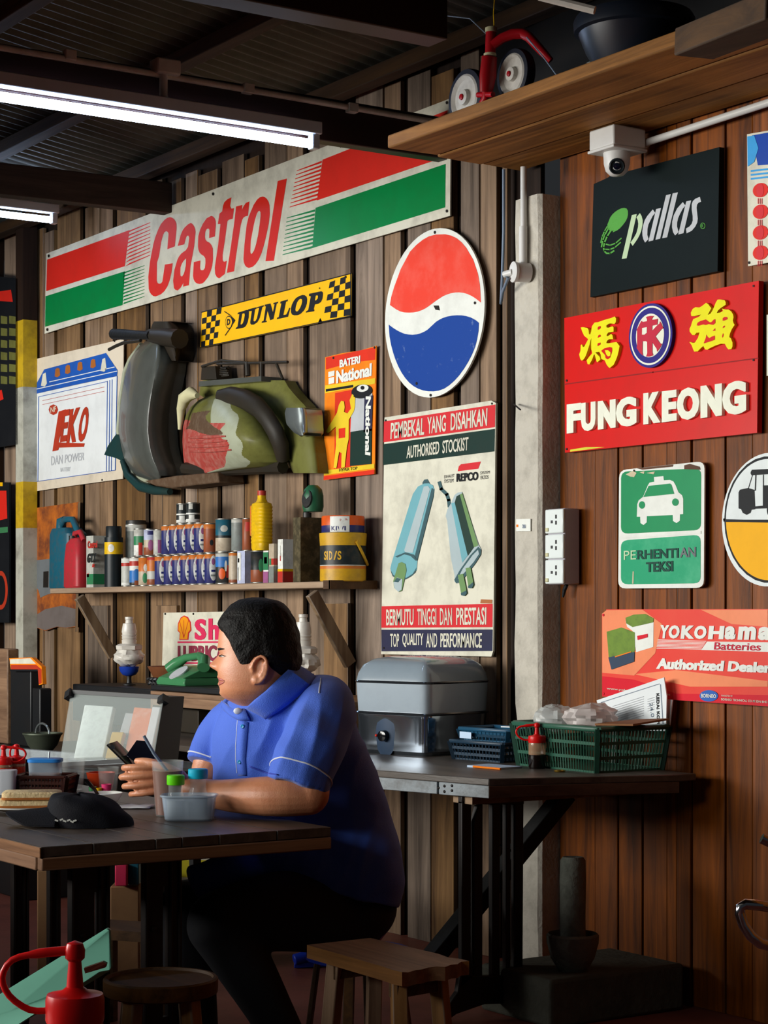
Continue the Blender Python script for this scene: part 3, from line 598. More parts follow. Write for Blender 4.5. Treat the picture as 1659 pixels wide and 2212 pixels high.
for q in ([(800, 215), (835, 265), (798, 310), (765, 375), (738, 430), (725, 490), (722, 580), (740, 640), (690, 690), (665, 645), (652, 590), (650, 530), (660, 450), (685, 370), (720, 310)], [(848, 210), (918, 195), (805, 660), (738, 675)], [(990, 12), (1058, -5), (905, 635), (838, 650)], [(1085, -15), (1160, -30), (1005, 615), (935, 628)],
          [(1230, 110), (1268, 160), (1230, 205), (1195, 270), (1165, 335), (1150, 400), (1148, 460), (1170, 540), (1120, 588), (1090, 540), (1076, 470), (1078, 390), (1100, 300), (1150, 200)], [(1280, 100), (1350, 85), (1240, 555), (1165, 575)], [(1475, 35), (1492, 105), (1455, 120), (1435, 145), (1428, 190), (1435, 260), (1445, 350), (1438, 400), (1410, 460), (1360, 520), (1285, 558), (1275, 490), (1325, 460), (1355, 425), (1373, 375), (1372, 310), (1358, 220), (1358, 140), (1375, 95), (1410, 62)]): s.p(M['palegrey'], q)
s.k = k0_
s.ell(M['leafgreen'], (1378, 976), 11, 14, 2, n=16); s.ell(M['pallasbg'], (1378, 976), 8, 11, 3, n=16); s.t('R', [(1374, 970), (1382, 968), (1382, 982), (1374, 984)], M['leafgreen'], layer=4)
s.build('shoe_brand_board', 'black board with pale lowercase italic lettering and a green leaf emblem')
# red sign with raised characters
k6 = K(1180, 560, 3.463)
root = thing('shop_signboard', 'red signboard with yellow characters, round monogram and white block lettering', 'sign', onY(1430, 960, YW - 0.03))
s = Sign(k6, [(135, 440), (1590, 160), (1577, 1298), (140, 1447)], M['fkred'], YW - 0.03, 0.02)
pm('seam', '8f0e0c', 0.1); s.line(M['seam'], [(140, 935), (800, 845), (1585, 740)], 9, 1)
pm('scratch', 'd8d43a', 0.2); s.p(M['scratch'], [(180, 1425), (300, 1405), (440, 1405), (300, 1425), (180, 1440)], 1)
for c in ((1553, 200), (1553, 755), (155, 908), (155, 1420)): s.nail(c, 9)
s.mb.build('panel', root, auto=None, recalc=False)
def raised(txt, quad, m, bold, fat, th=0.012):
    q = MB(); put_text(q, txt, [s.w(x, y, 0) + Vector((0, -th, 0)) for x, y in quad], m, bold, fat, thick=(0, th + 0.002, 0)); q.build('letter', root, auto=None)
def solid_char(k, out, holes, isl=()):
    q = MB(); s.k, k0 = k, s.k
    q.prism([s.w(x, y, 0) + Vector((0, -.012, 0)) for x, y in out], (0, .013, 0), M['fkyellow'])
    for m, ps, l in [(M['fkred'], h, 1) for h in holes] + [(M['fkyellow'], h, 2) for h in isl]: q.face([s.w(x, y, l) + Vector((0, -.012, 0)) for x, y in ps], m)
    s.k = k0; q.build('letter', root, auto=None, recalc=False)
solid_char(K(1250, 670, 15.8), [(640, 430), (760, 420), (900, 365), (1050, 320), (1200, 280), (1325, 225), (1370, 290), (1360, 420), (1315, 480), (1180, 462), (1120, 475), (1040, 530), (1045, 600), (1110, 610), (1250, 560), (1285, 600), (1285, 740), (1210, 755), (1110, 770), (1055, 840), (1050, 890), (1090, 895), (1205, 820), (1250, 870), (1270, 1000), (1130, 1000), (1060, 1060), (1040, 1130), (1100, 1140), (1330, 1105), (1390, 1100), (1490, 1230), (1460, 1400), (1420, 1560), (1370, 1700), (1290, 1870), (1160, 1980), (1120, 1960), (1050, 1870), (980, 1715), (900, 1690), (865, 1660), (845, 1520), (800, 1430), (665, 1450), (740, 1530), (810, 1600), (835, 1690), (740, 1785), (705, 1760), (640, 1520), (610, 1530), (570, 1650), (540, 1720), (460, 1860), (400, 1850), (365, 1720), (460, 1590), (560, 1480), (525, 1350), (520, 1150), (530, 960), (490, 1060), (460, 1200), (385, 1430), (330, 1580), (270, 1680), (205, 1735), (150, 1680), (110, 1520), (155, 1400), (165, 1200), (205, 1180), (240, 1270), (290, 1250), (420, 1000), (280, 880), (215, 740), (165, 600), (230, 590), (390, 615), (430, 680), (450, 830), (490, 835), (520, 740), (545, 560)],
    [[(750, 600), (800, 555), (855, 560), (850, 620), (790, 675), (745, 675)], [(770, 880), (800, 845), (850, 860), (850, 910), (745, 955)], [(750, 1140), (850, 1115), (845, 1180), (760, 1235), (740, 1220)], [(865, 1395), (980, 1310), (1160, 1265), (1240, 1290), (1245, 1400), (1220, 1490), (1180, 1620), (1090, 1690), (1020, 1650), (1000, 1540), (930, 1470)]], [[(1000, 1380), (1110, 1375), (1195, 1450), (1190, 1560), (1110, 1590), (1050, 1520)]])
solid_char(K(1485, 640, 13.825), [(985, 110), (1050, 105), (1190, 125), (1225, 180), (1230, 260), (1080, 360), (1000, 430), (960, 510), (1060, 495), (1145, 450), (1120, 380), (1200, 400), (1310, 405), (1390, 460), (1450, 560), (1460, 640), (1440, 730), (1465, 820), (1495, 860), (1410, 990), (1350, 1130), (1335, 1230), (1380, 1260), (1430, 1390), (1430, 1500), (1400, 1580), (1310, 1595), (1260, 1540), (1205, 1430), (1080, 1425), (920, 1480), (760, 1555), (680, 1605), (610, 1595), (560, 1490), (480, 1560), (390, 1655), (285, 1660), (250, 1580), (210, 1470), (140, 1370), (250, 1400), (310, 1390), (400, 1250), (445, 1090), (350, 1100), (300, 1165), (230, 1165), (150, 1060), (150, 970), (190, 900), (215, 800), (260, 690), (430, 620), (490, 550), (300, 600), (200, 600), (185, 500), (240, 390), (320, 335), (440, 345), (520, 300), (640, 205), (700, 240), (795, 365), (740, 470), (690, 565), (770, 530), (830, 440), (880, 330), (930, 200)],
    [[(365, 880), (390, 800), (480, 745), (640, 700), (740, 780), (800, 785), (880, 700), (925, 695), (925, 810), (860, 865), (720, 840), (640, 870), (560, 850), (430, 890)], [(850, 1030), (920, 960), (920, 1040), (850, 1045)], [(1140, 740), (1145, 660), (1200, 625), (1275, 630), (1295, 690), (1200, 735)], [(1140, 965), (1160, 900), (1210, 885), (1205, 930)], [(1130, 1250), (1125, 1190), (1150, 1115), (1170, 1130), (1160, 1210)], [(575, 1410), (640, 1240), (650, 1150), (690, 1220), (740, 1260), (820, 1210), (910, 1180), (910, 1300), (860, 1330), (590, 1415)]])
def fkchar(tx, x0, x1, yt, yb, fat):
    dyr = -(x1 - x0) * .13; raised(tx, [(x0, yt), (x1, yt + dyr), (x1, yb + dyr), (x0, yb)], M['fkwhite'], .05, fat)
for a in (('F', 178, 275, 1088, 1305, .05), ('U', 283, 386, 1078, 1292, .03), ('N', 412, 534, 1064, 1276, .05), ('G', 545, 692, 1042, 1262, .03), ('K', 750, 872, 1005, 1238, .03), ('E', 890, 992, 990, 1222, .05), ('O', 1002, 1162, 972, 1212, .03), ('N', 1182, 1328, 950, 1190, .05), ('G', 1342, 1512, 925, 1175, .03)): fkchar(*a)
q = MB(); off = Vector((0, -0.014, 0))
def disc(m, rx, ry, l, th=None):
    pts = [s.w(805 + rx * math.cos(2 * PI * i / 48), 573 - ry * math.sin(2 * PI * i / 48) - .12 * rx * math.cos(2 * PI * i / 48), l) + off for i in range(48)]
    (q.prism(pts, -off, m) if th else q.face(pts, m))
disc(M['fkblue'], 163, 240, 0, 1); disc(M['fkwhite'], 150, 221, 1); disc(M['fkblue'], 140, 207, 2); disc(M['fkwhite'], 105, 163, 3); disc(M['fkblue'], 101, 157, 3.5) if False else None
kM = K(1360, 650, 14.745); s.k, k0_ = kM, s.k
q.face([s.w(x, y, 5) + off for x, y in [(655, 545), (700, 510), (800, 490), (910, 495), (860, 560), (840, 615), (950, 605), (1035, 580), (1020, 770), (960, 780), (855, 805), (850, 970), (1010, 800), (1090, 730), (1100, 660), (1150, 740), (1210, 890), (1160, 905), (960, 1145), (1110, 1365), (1165, 1385), (1110, 1500), (1010, 1635), (1000, 1540), (860, 1335), (860, 1660), (890, 1745), (760, 1790), (660, 1785), (700, 1680), (695, 1320), (650, 1295), (550, 1300), (545, 1650), (565, 1755), (470, 1680), (360, 1510), (375, 1440), (375, 975), (360, 940), (440, 780), (510, 650), (550, 685), (690, 660), (690, 590)]], M['fkmono'])
q.face([s.w(x, y, 6) + off for x, y in [(545, 880), (695, 850), (690, 1040), (670, 1040), (620, 1090), (540, 1090)]], M['fkwhite']); s.k = k0_
q.build('monogram_disc', root, auto=None)
# taxi stop sign
k7 = K(1160, 960, 3.325)
def rrect(tl, tr, br, bl, r):
    out = []; C4 = [tl, tr, br, bl]
    for i in range(4):
        a, c, d = Vector(C4[i - 1]), Vector(C4[i]), Vector(C4[(i + 1) % 4])
        u = c + (a - c).normalized() * r; v = c + (d - c).normalized() * r
        for t in (0, .25, .5, .75, 1): out.append(tuple((1 - t) ** 2 * u + 2 * t * (1 - t) * c + t * t * v))
    return out
s = Sign(k7, rrect((590, 185), (1203, 120), (1198, 1030), (583, 1035), 55), M['white'], YW - 0.025, 0.006)
s.p(M['taxigreen'], rrect((605, 195), (1180, 172), (1178, 615), (604, 642), 50)); s.p(M['taxigreen2'], rrect((604, 690), (1176, 648), (1176, 998), (604, 1005), 50)); s.p(M['white'], [(608, 652), (1180, 620), (1180, 642), (608, 674)], 2)
s.p(M['white'], [(720, 520), (723, 430), (733, 402), (765, 376), (800, 292), (812, 274), (845, 268), (843, 234), (911, 228), (914, 258), (958, 255), (983, 266), (998, 292), (1020, 345), (1045, 365), (1053, 390), (1053, 500), (1030, 502), (1029, 548), (1005, 565), (980, 550), (978, 508), (792, 515), (791, 560), (768, 579), (746, 565), (744, 520)], 2)
s.p(M['taxigreen'], [(806, 298), (960, 281), (970, 290), (990, 355), (768, 378)], 3); s.ell(M['taxigreen'], (758, 435), 22, 27, 3, n=20); s.ell(M['taxigreen'], (998, 415), 24, 27, 3, n=20)
s.t('PE', [(628, 765), (715, 760), (715, 825), (628, 829)], M['palegreen'], 0, 0, 3); s.t('RHENTI', [(724, 760), (1020, 744), (1020, 814), (724, 826)], M['darkletter'], .02, .003, 3); s.t('AN', [(1030, 742), (1145, 736), (1145, 808), (1030, 813)], M['rustgrey'], .02, .005, 3); s.t('TEKSI', [(788, 846), (980, 835), (980, 912), (788, 919)], M['darkletter'], .03, .006, 3)
pm('chip', 'c8b99a', 0.5)
for q in ([(640, 215), (690, 190), (718, 205), (700, 235), (670, 230)], [(740, 200), (775, 192), (770, 212)], [(790, 205), (850, 195), (840, 215)], [(686, 1000), (690, 912), (698, 912), (696, 1000)]): s.p(M['chip'], q, 2)
pm('rustedge', '5b3a28', 0.5); s.p(M['rustedge'], [(720, 172), (980, 145), (975, 160), (760, 182)], 2); s.p(M['rustedge'], [(1060, 150), (1100, 140), (1170, 160), (1175, 182), (1060, 178)], 2)
s.nail((700, 188), 8)
s.build('taxi_stop_sign', 'green and white taxi stop sign with a white car symbol')
# round tractor sign
s = Sign(k7, [(1668 + 340 * math.cos(2 * PI * i / 60), 540 - 480 * math.sin(2 * PI * i / 60) - 20 * math.cos(2 * PI * i / 60)) for i in range(60)], M['trackwhite'], YW - 0.025, 0.008)
def half(m, rx, ry, a0, a1, l): s.p(m, [(1668 + rx * math.cos(lerp(a0, a1, i / 30)), 540 - ry * math.sin(lerp(a0, a1, i / 30))) for i in range(31)], l)
half(M['black'], 322, 456, 0, 2 * PI, 1); half(M['trackwhite'], 308, 436, 0.0, PI, 2); half(M['tracyellow'], 308, 436, PI + .04, 2 * PI - .04, 2); s.line(M['black'], [(1350, 546), (1985, 560)], 18, 3)
s.p(M['black'], [(1540, 196), (1548, 182), (1800, 170), (1810, 205), (1545, 222), (1538, 208)], 3)
s.p(M['black'], [(1452, 345), (1462, 325), (1520, 313), (1566, 326), (1572, 466), (1545, 470), (1538, 492), (1510, 506), (1482, 492), (1470, 465), (1452, 460)], 3)
s.line(M['black'], [(1552, 220), (1522, 318)], 5, 3); s.line(M['black'], [(1576, 222), (1572, 330)], 8, 3); s.p(M['black'], [(1626, 295), (1900, 285), (1905, 452), (1570, 462), (1572, 445), (1626, 440)], 3); s.line(M['black'], [(1630, 220), (1630, 300)], 7, 3)
for c, r in (((1700, 470), 62), ((1850, 455), 80)): s.ell(M['black'], c, r * .7, r, 4)
s.nail((1348, 540), 10)
s.build('tractor_sign', 'round road sign with a black tractor over a yellow half')
# coral battery banner
k7y = k7
s = Sign(k7, [(497, 1185), (2080, 1182), (2080, 1905), (1659, 1882), (980, 1835), (468, 1810), (466, 1215), (497, 1212)], M['coral'], YW - 0.03, 0.004)
s.p(M['coral2'], [(500, 1190), (760, 1187), (900, 1290), (850, 1500), (700, 1660), (470, 1640), (470, 1215)], 1); s.p(M['coral2'], [(1180, 1188), (1659, 1187), (1659, 1310), (1400, 1290)], 1); s.p(M['coral3'], [(470, 1665), (700, 1690), (1000, 1790), (1659, 1800), (2080, 1830), (2080, 1904), (1659, 1881), (980, 1834), (469, 1808)], 1); s.p(M['coral2'], [(700, 1650), (1000, 1620), (1659, 1700), (1659, 1740), (1100, 1740)], 1)
s.p(M['white'], [(640, 1270), (840, 1275), (838, 1455), (715, 1492), (690, 1340), (650, 1310)], 2); s.p(M['batgreen'], [(640, 1245), (700, 1222), (780, 1217), (842, 1250), (838, 1278), (690, 1312), (645, 1285)], 3)
s.p(M['batgreen'], [(505, 1345), (610, 1315), (706, 1350), (708, 1480), (660, 1540), (520, 1535)], 3); s.p(M['batdark'], [(518, 1530), (706, 1490), (703, 1560), (540, 1617)], 4); s.line(M['orange'], [(570, 1525), (680, 1490)], 7, 5); s.p(M['coral3'], [(725, 1375), (800, 1360), (800, 1385), (728, 1405)], 4)
for ch, x0, x1 in (('Y', 880, 945), ('O', 945, 1022), ('K', 1035, 1130), ('O', 1128, 1215), ('H', 1232, 1340), ('a', 1348, 1425), ('m', 1445, 1570), ('a', 1588, 1680)):
    yt = 1297 + (x0 - 880) * .018; s.t(ch, [(x0 + 10, yt), (x1 + 10, yt + 1), (x1, yt + 96), (x0, yt + 96)], M['white'], .05, .015)
s.p(M['white'], [(1225, 1416), (2000, 1425), (2000, 1498), (1660, 1490), (1182, 1476)], 2); s.t('Batteries', [(1282, 1420), (1614, 1427), (1608, 1482), (1275, 1474)], M['fkmono'], .01, .003, 3)
for i in range(7): s.p(M['white'], [(870 - i * 1.5, 1401 + i * 10), (1220 - i * 6, 1412 + i * 9.5), (1218 - i * 6, 1416 + i * 9.5), (870 - i * 1.5, 1406 + i * 10)], 2)
s.t('Authorized Dealer', [(872, 1535), (1690, 1567), (1682, 1642), (860, 1612)], M['white'], .045, .003)
s.ell(M['oval'], (1238, 1806), 66, 41, 3); s.t('BORNEO', [(1185, 1790), (1292, 1795), (1292, 1822), (1185, 1818)], M['white'], .02, .004, 4)
s.t('www.yokohamabatteries.com', [(505, 1745), (960, 1790), (960, 1808), (505, 1762)], M['cream'], .02, layer=3); s.t('MARKETED BY', [(1328, 1797), (1410, 1800), (1410, 1813), (1328, 1810)], M['cream'], layer=3); s.t('BORNEO TECHNICAL CO M SDN BHD', [(1328, 1822), (1659, 1842), (1659, 1858), (1328, 1838)], M['cream'], .02, layer=3)
for c in ((480, 1225), (480, 1790)): s.nail(c, 10, M['coral3'])
s.build('battery_dealer_banner', 'glossy coral banner with white italic lettering and two printed batteries')
# lantern sign, upper right edge
s = Sign(k2, [(1567, 580), (1800, 540), (1800, 1110), (1572, 1150)], M['cream'], YW - 0.025, 0.006)
s.p(M['royal'], [(1590, 585), (1798, 548), (1798, 700), (1615, 715)], 1); s.p(M['skyblue'], [(1570, 590), (1600, 585), (1618, 640), (1600, 700), (1572, 720)], 2)
for i in range(3): s.p(M['skyblue'], [(1585, 735 + i * 17), (1798, 712 + i * 17), (1798, 720 + i * 17), (1585, 743 + i * 17)], 2)
for i, y in enumerate((822, 915, 1005, 1092)):
    for x in (1627, 1720): s.ell(M['signred'], (x, y - (x - 1627) * .1), 33, 31, 2, sk=-.1); s.ell(M['bandred'], (x - 1, y - (x - 1627) * .1), 16, 30, 3)
    for x in (1617, 1625, 1633): s.line(M['bandred'], [(x, y + 36), (x, y + 58)], 3, 2)
s.nail((1578, 1135), 6)
s.build('lantern_sign', 'blue and white sign with a column of red lanterns')
s = Sign(k1, [(1656, 680), (1760, 665), (1760, 800), (1656, 812)], M['cream'], YW - 0.025, 0.006)
s.build('edge_sign', 'cream sign just cut by the frame beside the red signboard')
# ================================================================== scooter shell on the wall
pm('sc_grey', '50534f', 0.35, 0.32, 9, '2c2f2c', coat=0.2); pm('sc_olive', '6c6d38', 0.55, 0.4, 11, '3a2c1a'); pm('sc_red', 'a8463f', 0.5, 0.38, 25, 'c09a8c'); pm('sc_pale', 'a3a892', 0.3, 0.35, 18, '6b6a48'); pm('sc_dark', '2a2620', 0.3, 0.5); pm('sc_rust', '55402f', 0.5, 0.7, 30, '7a6a58'); pm('rubber', '17191b', 0.2, 0.6, bump=0.2); pm('sc_cream', 'c9c49c', 0.3); pm('sc_teal', '1c3a3a', 0.3, 0.4); pm('sc_chrome', '8f9798', 0.3, 0.3)
M['sc_chrome'].node_tree.nodes['Principled BSDF'].inputs['Metallic'].default_value = 0.7
YS = YW - 0.012
scooter = thing('scooter_shell', 'scrapped scooter body in grey, olive and faded red mounted on the plank wall', 'scooter', onY(470, 1040, 4.2))
def interp(rows, y):
    for a, c in zip(rows, rows[1:]):
        if y <= c[0]:
            t = (y - a[0]) / (c[0] - a[0] or 1); t = max(0, t); return tuple(lerp(a[i], c[i], t) for i in range(1, len(a)))
    return rows[-1][1:]
def bulge(k, rows, dep, m, n=22, nv=28, base=YS, mb=None):
    """rows (y, x left, x right) of an outline in crop pixels; a shell standing off the wall by dep(u, v)"""
    b = mb or MB(); g = []
    for i in range(nv + 1):
        v = i / nv; y = lerp(rows[0][0], rows[-1][0], v); xl, xr = interp(rows, y)
        g.append([onY(*k(lerp(xl, xr, j / n), y), base - dep(j / n, v)) for j in range(n + 1)])
    b.grid(g, m)
    back = [[Vector((q.x, base, q.z)) for q in r] for r in g]
    edge = g[0] + [r[-1] for r in g[1:]] + g[-1][-2::-1] + [r[0] for r in g[-2:0:-1]]
    be = back[0] + [r[-1] for r in back[1:]] + back[-1][-2::-1] + [r[0] for r in back[-2:0:-1]]
    mm = m(0, 0) if callable(m) else m
    b.grid([edge, be], mm, cu=True); return b
S_ = lambda u, p: max(0.0, math.sin(PI * min(max(u, 0), 1))) ** p
legrows = [(525, 930, 1070), (545, 905, 1098), (580, 870, 1122), (640, 830, 1140), (720, 805, 1130), (800, 790, 1112), (900, 775, 1092), (1000, 762, 1080), (1100, 760, 1076), (1200, 775, 1085), (1280, 795, 1105), (1340, 830, 1130), (1390, 880, 1125), (1418, 960, 1075)]
bulge(k3, legrows, lambda u, v: 0.02 + 0.17 * S_(lerp(0.06, 0.97, u), 0.75) * (0.55 + 0.45 * S_(v, 0.5)) + 0.012 * math.exp(-((u - 0.55) / 0.10) ** 2), M['sc_grey']).build('leg_shield', scooter, auto=50)
def band(k, pts, wpx, dep, m, name, parent, r=None):
    b = MB(); b.tube([onY(*k(x, y), YS - dep) for x, y in pts], r or wpx, m, 10); return b.build(name, parent, auto=60)
band(k3, [(905, 545), (835, 640), (800, 720), (772, 900), (757, 1100), (790, 1280), (860, 1395), (960, 1420)], 0.012, 0.03, M['sc_pale'], 'edge_bead', scooter)
b = MB(); b.prism([onY(*k3(*q), YS - 0.05) for q in ((666, 1252), (690, 1195), (742, 1120), (764, 1128), (775, 1210), (800, 1300), (740, 1272))], (0, 0.03, 0), M['sc_teal']); b.build('front_fender', scooter)
band(k3, [(785, 1290), (820, 1385), (900, 1455), (990, 1480), (1088, 1488)], 0.02, 0.05, M['sc_teal'], 'floor_rail', scooter, [0.014, 0.02, 0.024, 0.022, 0.016])
b = MB(); b.prism([onY(*k3(*q), YS - 0.14) for q in ((920, 1418), (1120, 1385), (1390, 1362), (1400, 1430), (1250, 1445), (1100, 1465), (990, 1450))], (0, 0.13, 0), M['sc_rust']); b.build('floorboard', scooter, bevel=0.006)
band(k3, [(727, 478), (800, 482), (880, 485), (962, 487)], 0.022, 0.15, M['rubber'], 'handlebar', scooter, [0.026, 0.026, 0.022, 0.02])
band(k3, [(960, 487), (1060, 500), (1150, 510)], 0.035, 0.13, M['sc_dark'], 'handlebar', scooter, [0.03, 0.042, 0.045])
bulge(k3, [(398, 985, 1120), (430, 968, 1145), (480, 965, 1165), (530, 985, 1165), (600, 1040, 1165), (650, 1090, 1150)], lambda u, v: 0.03 + 0.10 * S_(lerp(.05, .95, u), .6), M['sc_dark'], 12, 14).build('headset', scooter)
band(k3, [(698, 578), (740, 556), (790, 535), (900, 520)], 0.008, 0.17, M['sc_dark'], 'brake_lever', scooter)
# rear body
bulge(k4, [(868, 130, 712), (920, 108, 742), (980, 100, 792), (1060, 300, 868), (1150, 500, 902), (1250, 600, 925), (1350, 680, 942), (1450, 730, 955), (1532, 775, 966)], lambda u, v: 0.03 + 0.055 * S_(lerp(.03, .97, u), .4), M['sc_olive'], 20, 26).build('rear_frame', scooter, auto=50)
cow = [(968, 215, 335), (985, 150, 395), (1010, 95, 455), (1060, 40, 525), (1120, 5, 580), (1200, -15, 630), (1300, -20, 680), (1400, -15, 708), (1455, -8, 712), (1490, 8, 660), (1515, 40, 420), (1530, 80, 260)]
cdep = lambda u, v: 0.05 + 0.20 * S_(lerp(.04, .96, u), .7) * (S_(lerp(.05, .93, v), .6))
def cowm(a, c):
    v, u = a / 120, c / 120; n_ = noise.noise(Vector((u * 5, v * 5, 1))) * 0.10; n2 = noise.noise(Vector((u * 9, v * 9, 7)))
    if 0.22 < v + n_ < 0.45 and 0.05 < u + n_ * 1.5 < 0.33: return M['sc_rust']
    if v > 0.34 + n_ and u < 0.44 + n_ - (v - .5) * .05: return M['sc_red']
    if u < 0.60 + n_ and u > 0.30: return M['sc_pale']
    return M['sc_olive']
bulge(k4, cow, cdep, cowm, 120, 120).build('side_cowl', scooter, auto=60)
def cowl_pt(x, y, e=0.0):
    v = (y - cow[0][0]) / (cow[-1][0] - cow[0][0]); xl, xr = interp(cow, y); u = (x - xl) / (xr - xl)
    return onY(*k4(x, y), YS - cdep(u, v) - e)
for y, x0, x1 in ((1280, 25, 290), (1312, 20, 300), (1345, 20, 310), (1378, 30, 330)):
    b = MB(); b.tube([cowl_pt(lerp(x0, x1, t), y - 12 * t, 0.002) for t in (0, .25, .5, .75, 1)], [0.003, .007, .008, .007, .003], M['sc_red'], 8); b.build('louvre', scooter)
b = MB(); pa = [(235, 985), (335, 985), (440, 1010), (525, 1062), (590, 1140), (645, 1235), (685, 1330), (705, 1430)]
b.tube([onY(*k4(*q), YS - (0.13, .15, .165, .17, .165, .15, .13, .10)[i]) for i, q in enumerate(pa)], [(.012, .03)] + [(.03, .045)] * 6 + [(.03, .03)], M['sc_dark'], 10); b.build('fender_arch', scooter, auto=60)
b = MB(); b.tube([onY(*k4(*q), YS - 0.10) for q in ((0, 1500), (120, 1515), (300, 1505), (500, 1495), (700, 1490))], 0.028, M['sc_dark'], 8); b.build('lower_sill', scooter)
band(k3, [(1150, 1090), (1158, 960), (1180, 890), (1222, 858), (1262, 872)], 0.02, 0.16, M['sc_cream'], 'tail_lip', scooter, [0.008, .02, .03, .03, .012])
bulge(k4, [(1065, 725, 862), (1100, 713, 872), (1180, 725, 876), (1240, 775, 880), (1262, 815, 860)], lambda u, v: 0.055 + 0.05 * S_(lerp(.05, .95, u), .5), M['sc_chrome'], 12, 10, base=YS - .05).build('lamp_housing', scooter)
b = MB(); b.blob(onY(*k4(835, 1175), YS - 0.10), (0.035, 0.02, 0.055), M['sc_dark']); b.build('lamp_socket', scooter)
b = MB(); b.prism([onY(*k4(*q), YS - 0.04) for q in ((770, 1260), (910, 1240), (945, 1530), (800, 1525))], (0, 0.04, 0), M['sc_dark']); b.build('rear_flap', scooter, bevel=0.004)
b = MB(); b.prism([onY(*k4(*q), YS - 0.10) for q in ((118, 770), (215, 765), (225, 860), (112, 865))], (0, 0.08, 0), M['sc_dark'])
b.prism([onY(*k4(*q), YS - 0.12) for q in ((100, 875), (545, 838), (545, 875), (98, 912))], (0, 0.1, 0), M['sc_grey'])
for a, c, r in (((120, 768), (260, 725), .006), ((260, 725), (450, 742), .006), ((230, 750), (735, 737), .006), ((445, 742), (450, 835), .012), ((548, 735), (548, 850), .008), ((650, 738), (700, 860), .006)): b.tube([onY(*k4(*a), YS - .11), onY(*k4(*c), YS - .11)], r, M['sc_dark'], 8)
b.tube([onY(*k4(280 + 30 * math.cos(i * 1.3), 770 + i * 3.2), YS - 0.10 + 0.02 * math.sin(i * 1.3)) for i in range(22)], 0.004, M['sc_dark'], 6)
b.build('seat_rack', scooter)
# ================================================================== wall shelf with tins
SH = 1.375; SY0 = 4.07
M['shelfwood'] = wood('shelf_wood', '6f5540', 'a88b6c', 'X', 0.65, 12, 0.15, 0.3); M['bracewood'] = wood('brace_wood', '5f4a38', '97836c', 'Z', 0.65, 12, 0.2, 0.3); M['darkwoodx'] = wood('shelf_wood_dark', '3a281a', '5d422c', 'X', 0.6, 12, 0.1, 0.3)
xl, xm, xr = onY(108, 1275, SY0).x, onY(700, 1260, SY0).x, onY(712, 1258, SY0).x
shelf = thing('shelf', 'long grey wooden wall shelf loaded with old oil tins', 'shelf', ((xl + xr) / 2, 4.18, SH - 0.03))
b = MB(); b.box((xl, SY0, SH - 0.026), (xr, 4.284, SH), M['shelfwood']); b.build('board', shelf, bevel=0.003)
b = MB(); b.box((xm, SY0 - 0.004, SH - 0.03), (xr + 0.01, SY0, SH + 0.004), M['darkwoodx']); b.box((xr, SY0 - 0.004, SH - 0.03), (xr + 0.012, 4.284, SH + 0.004), M['darkwoodx']); b.build('end_trim', shelf)
for p0, p1 in (((165, 1284), (250, 1418)), ((662, 1278), (768, 1436))):
    a = onY(*p0, SY0 + 0.02); c = onY(*p1, 4.27); c.x = (a.x + c.x) / 2; a.x = c.x
    b = MB(); a.z = SH - 0.045; b.bar(a, c, 0.05, 0.028, M['bracewood'], up=(1, 0, 0)); b.build('bracket', shelf, bevel=0.003)
for n_, c in (('t_navy', '242a66'), ('t_orange', 'c9702c'), ('t_silver', 'b9bab2'), ('t_white', 'dfe0da'), ('t_red', 'b8342c'), ('t_blue', '2a6fb8'), ('t_yellow', 'e0b414'), ('t_dark', '22282a'), ('t_grey', '7d8480'), ('t_green', '2f7d52'), ('t_rust', '8f4a2c'), ('t_purple', '9a5a86'), ('t_beige', 'b7a892'), ('t_lav', 'b4bad6'), ('t_pailyel', 'c99a24'), ('t_teal', '1d5a6e'), ('t_jug', 'b32e38'), ('t_orange2', 'd9581c')):
    pm(n_, c, 0.4, 0.36, 30, '5a4a3a')
M['tinmetal'] = mat('tin_metal', '9c9a92', 0.35, 0.8, 0.4, 20, '4a3a2a')
def camside(c): return math.atan2(-c.y, -c.x)
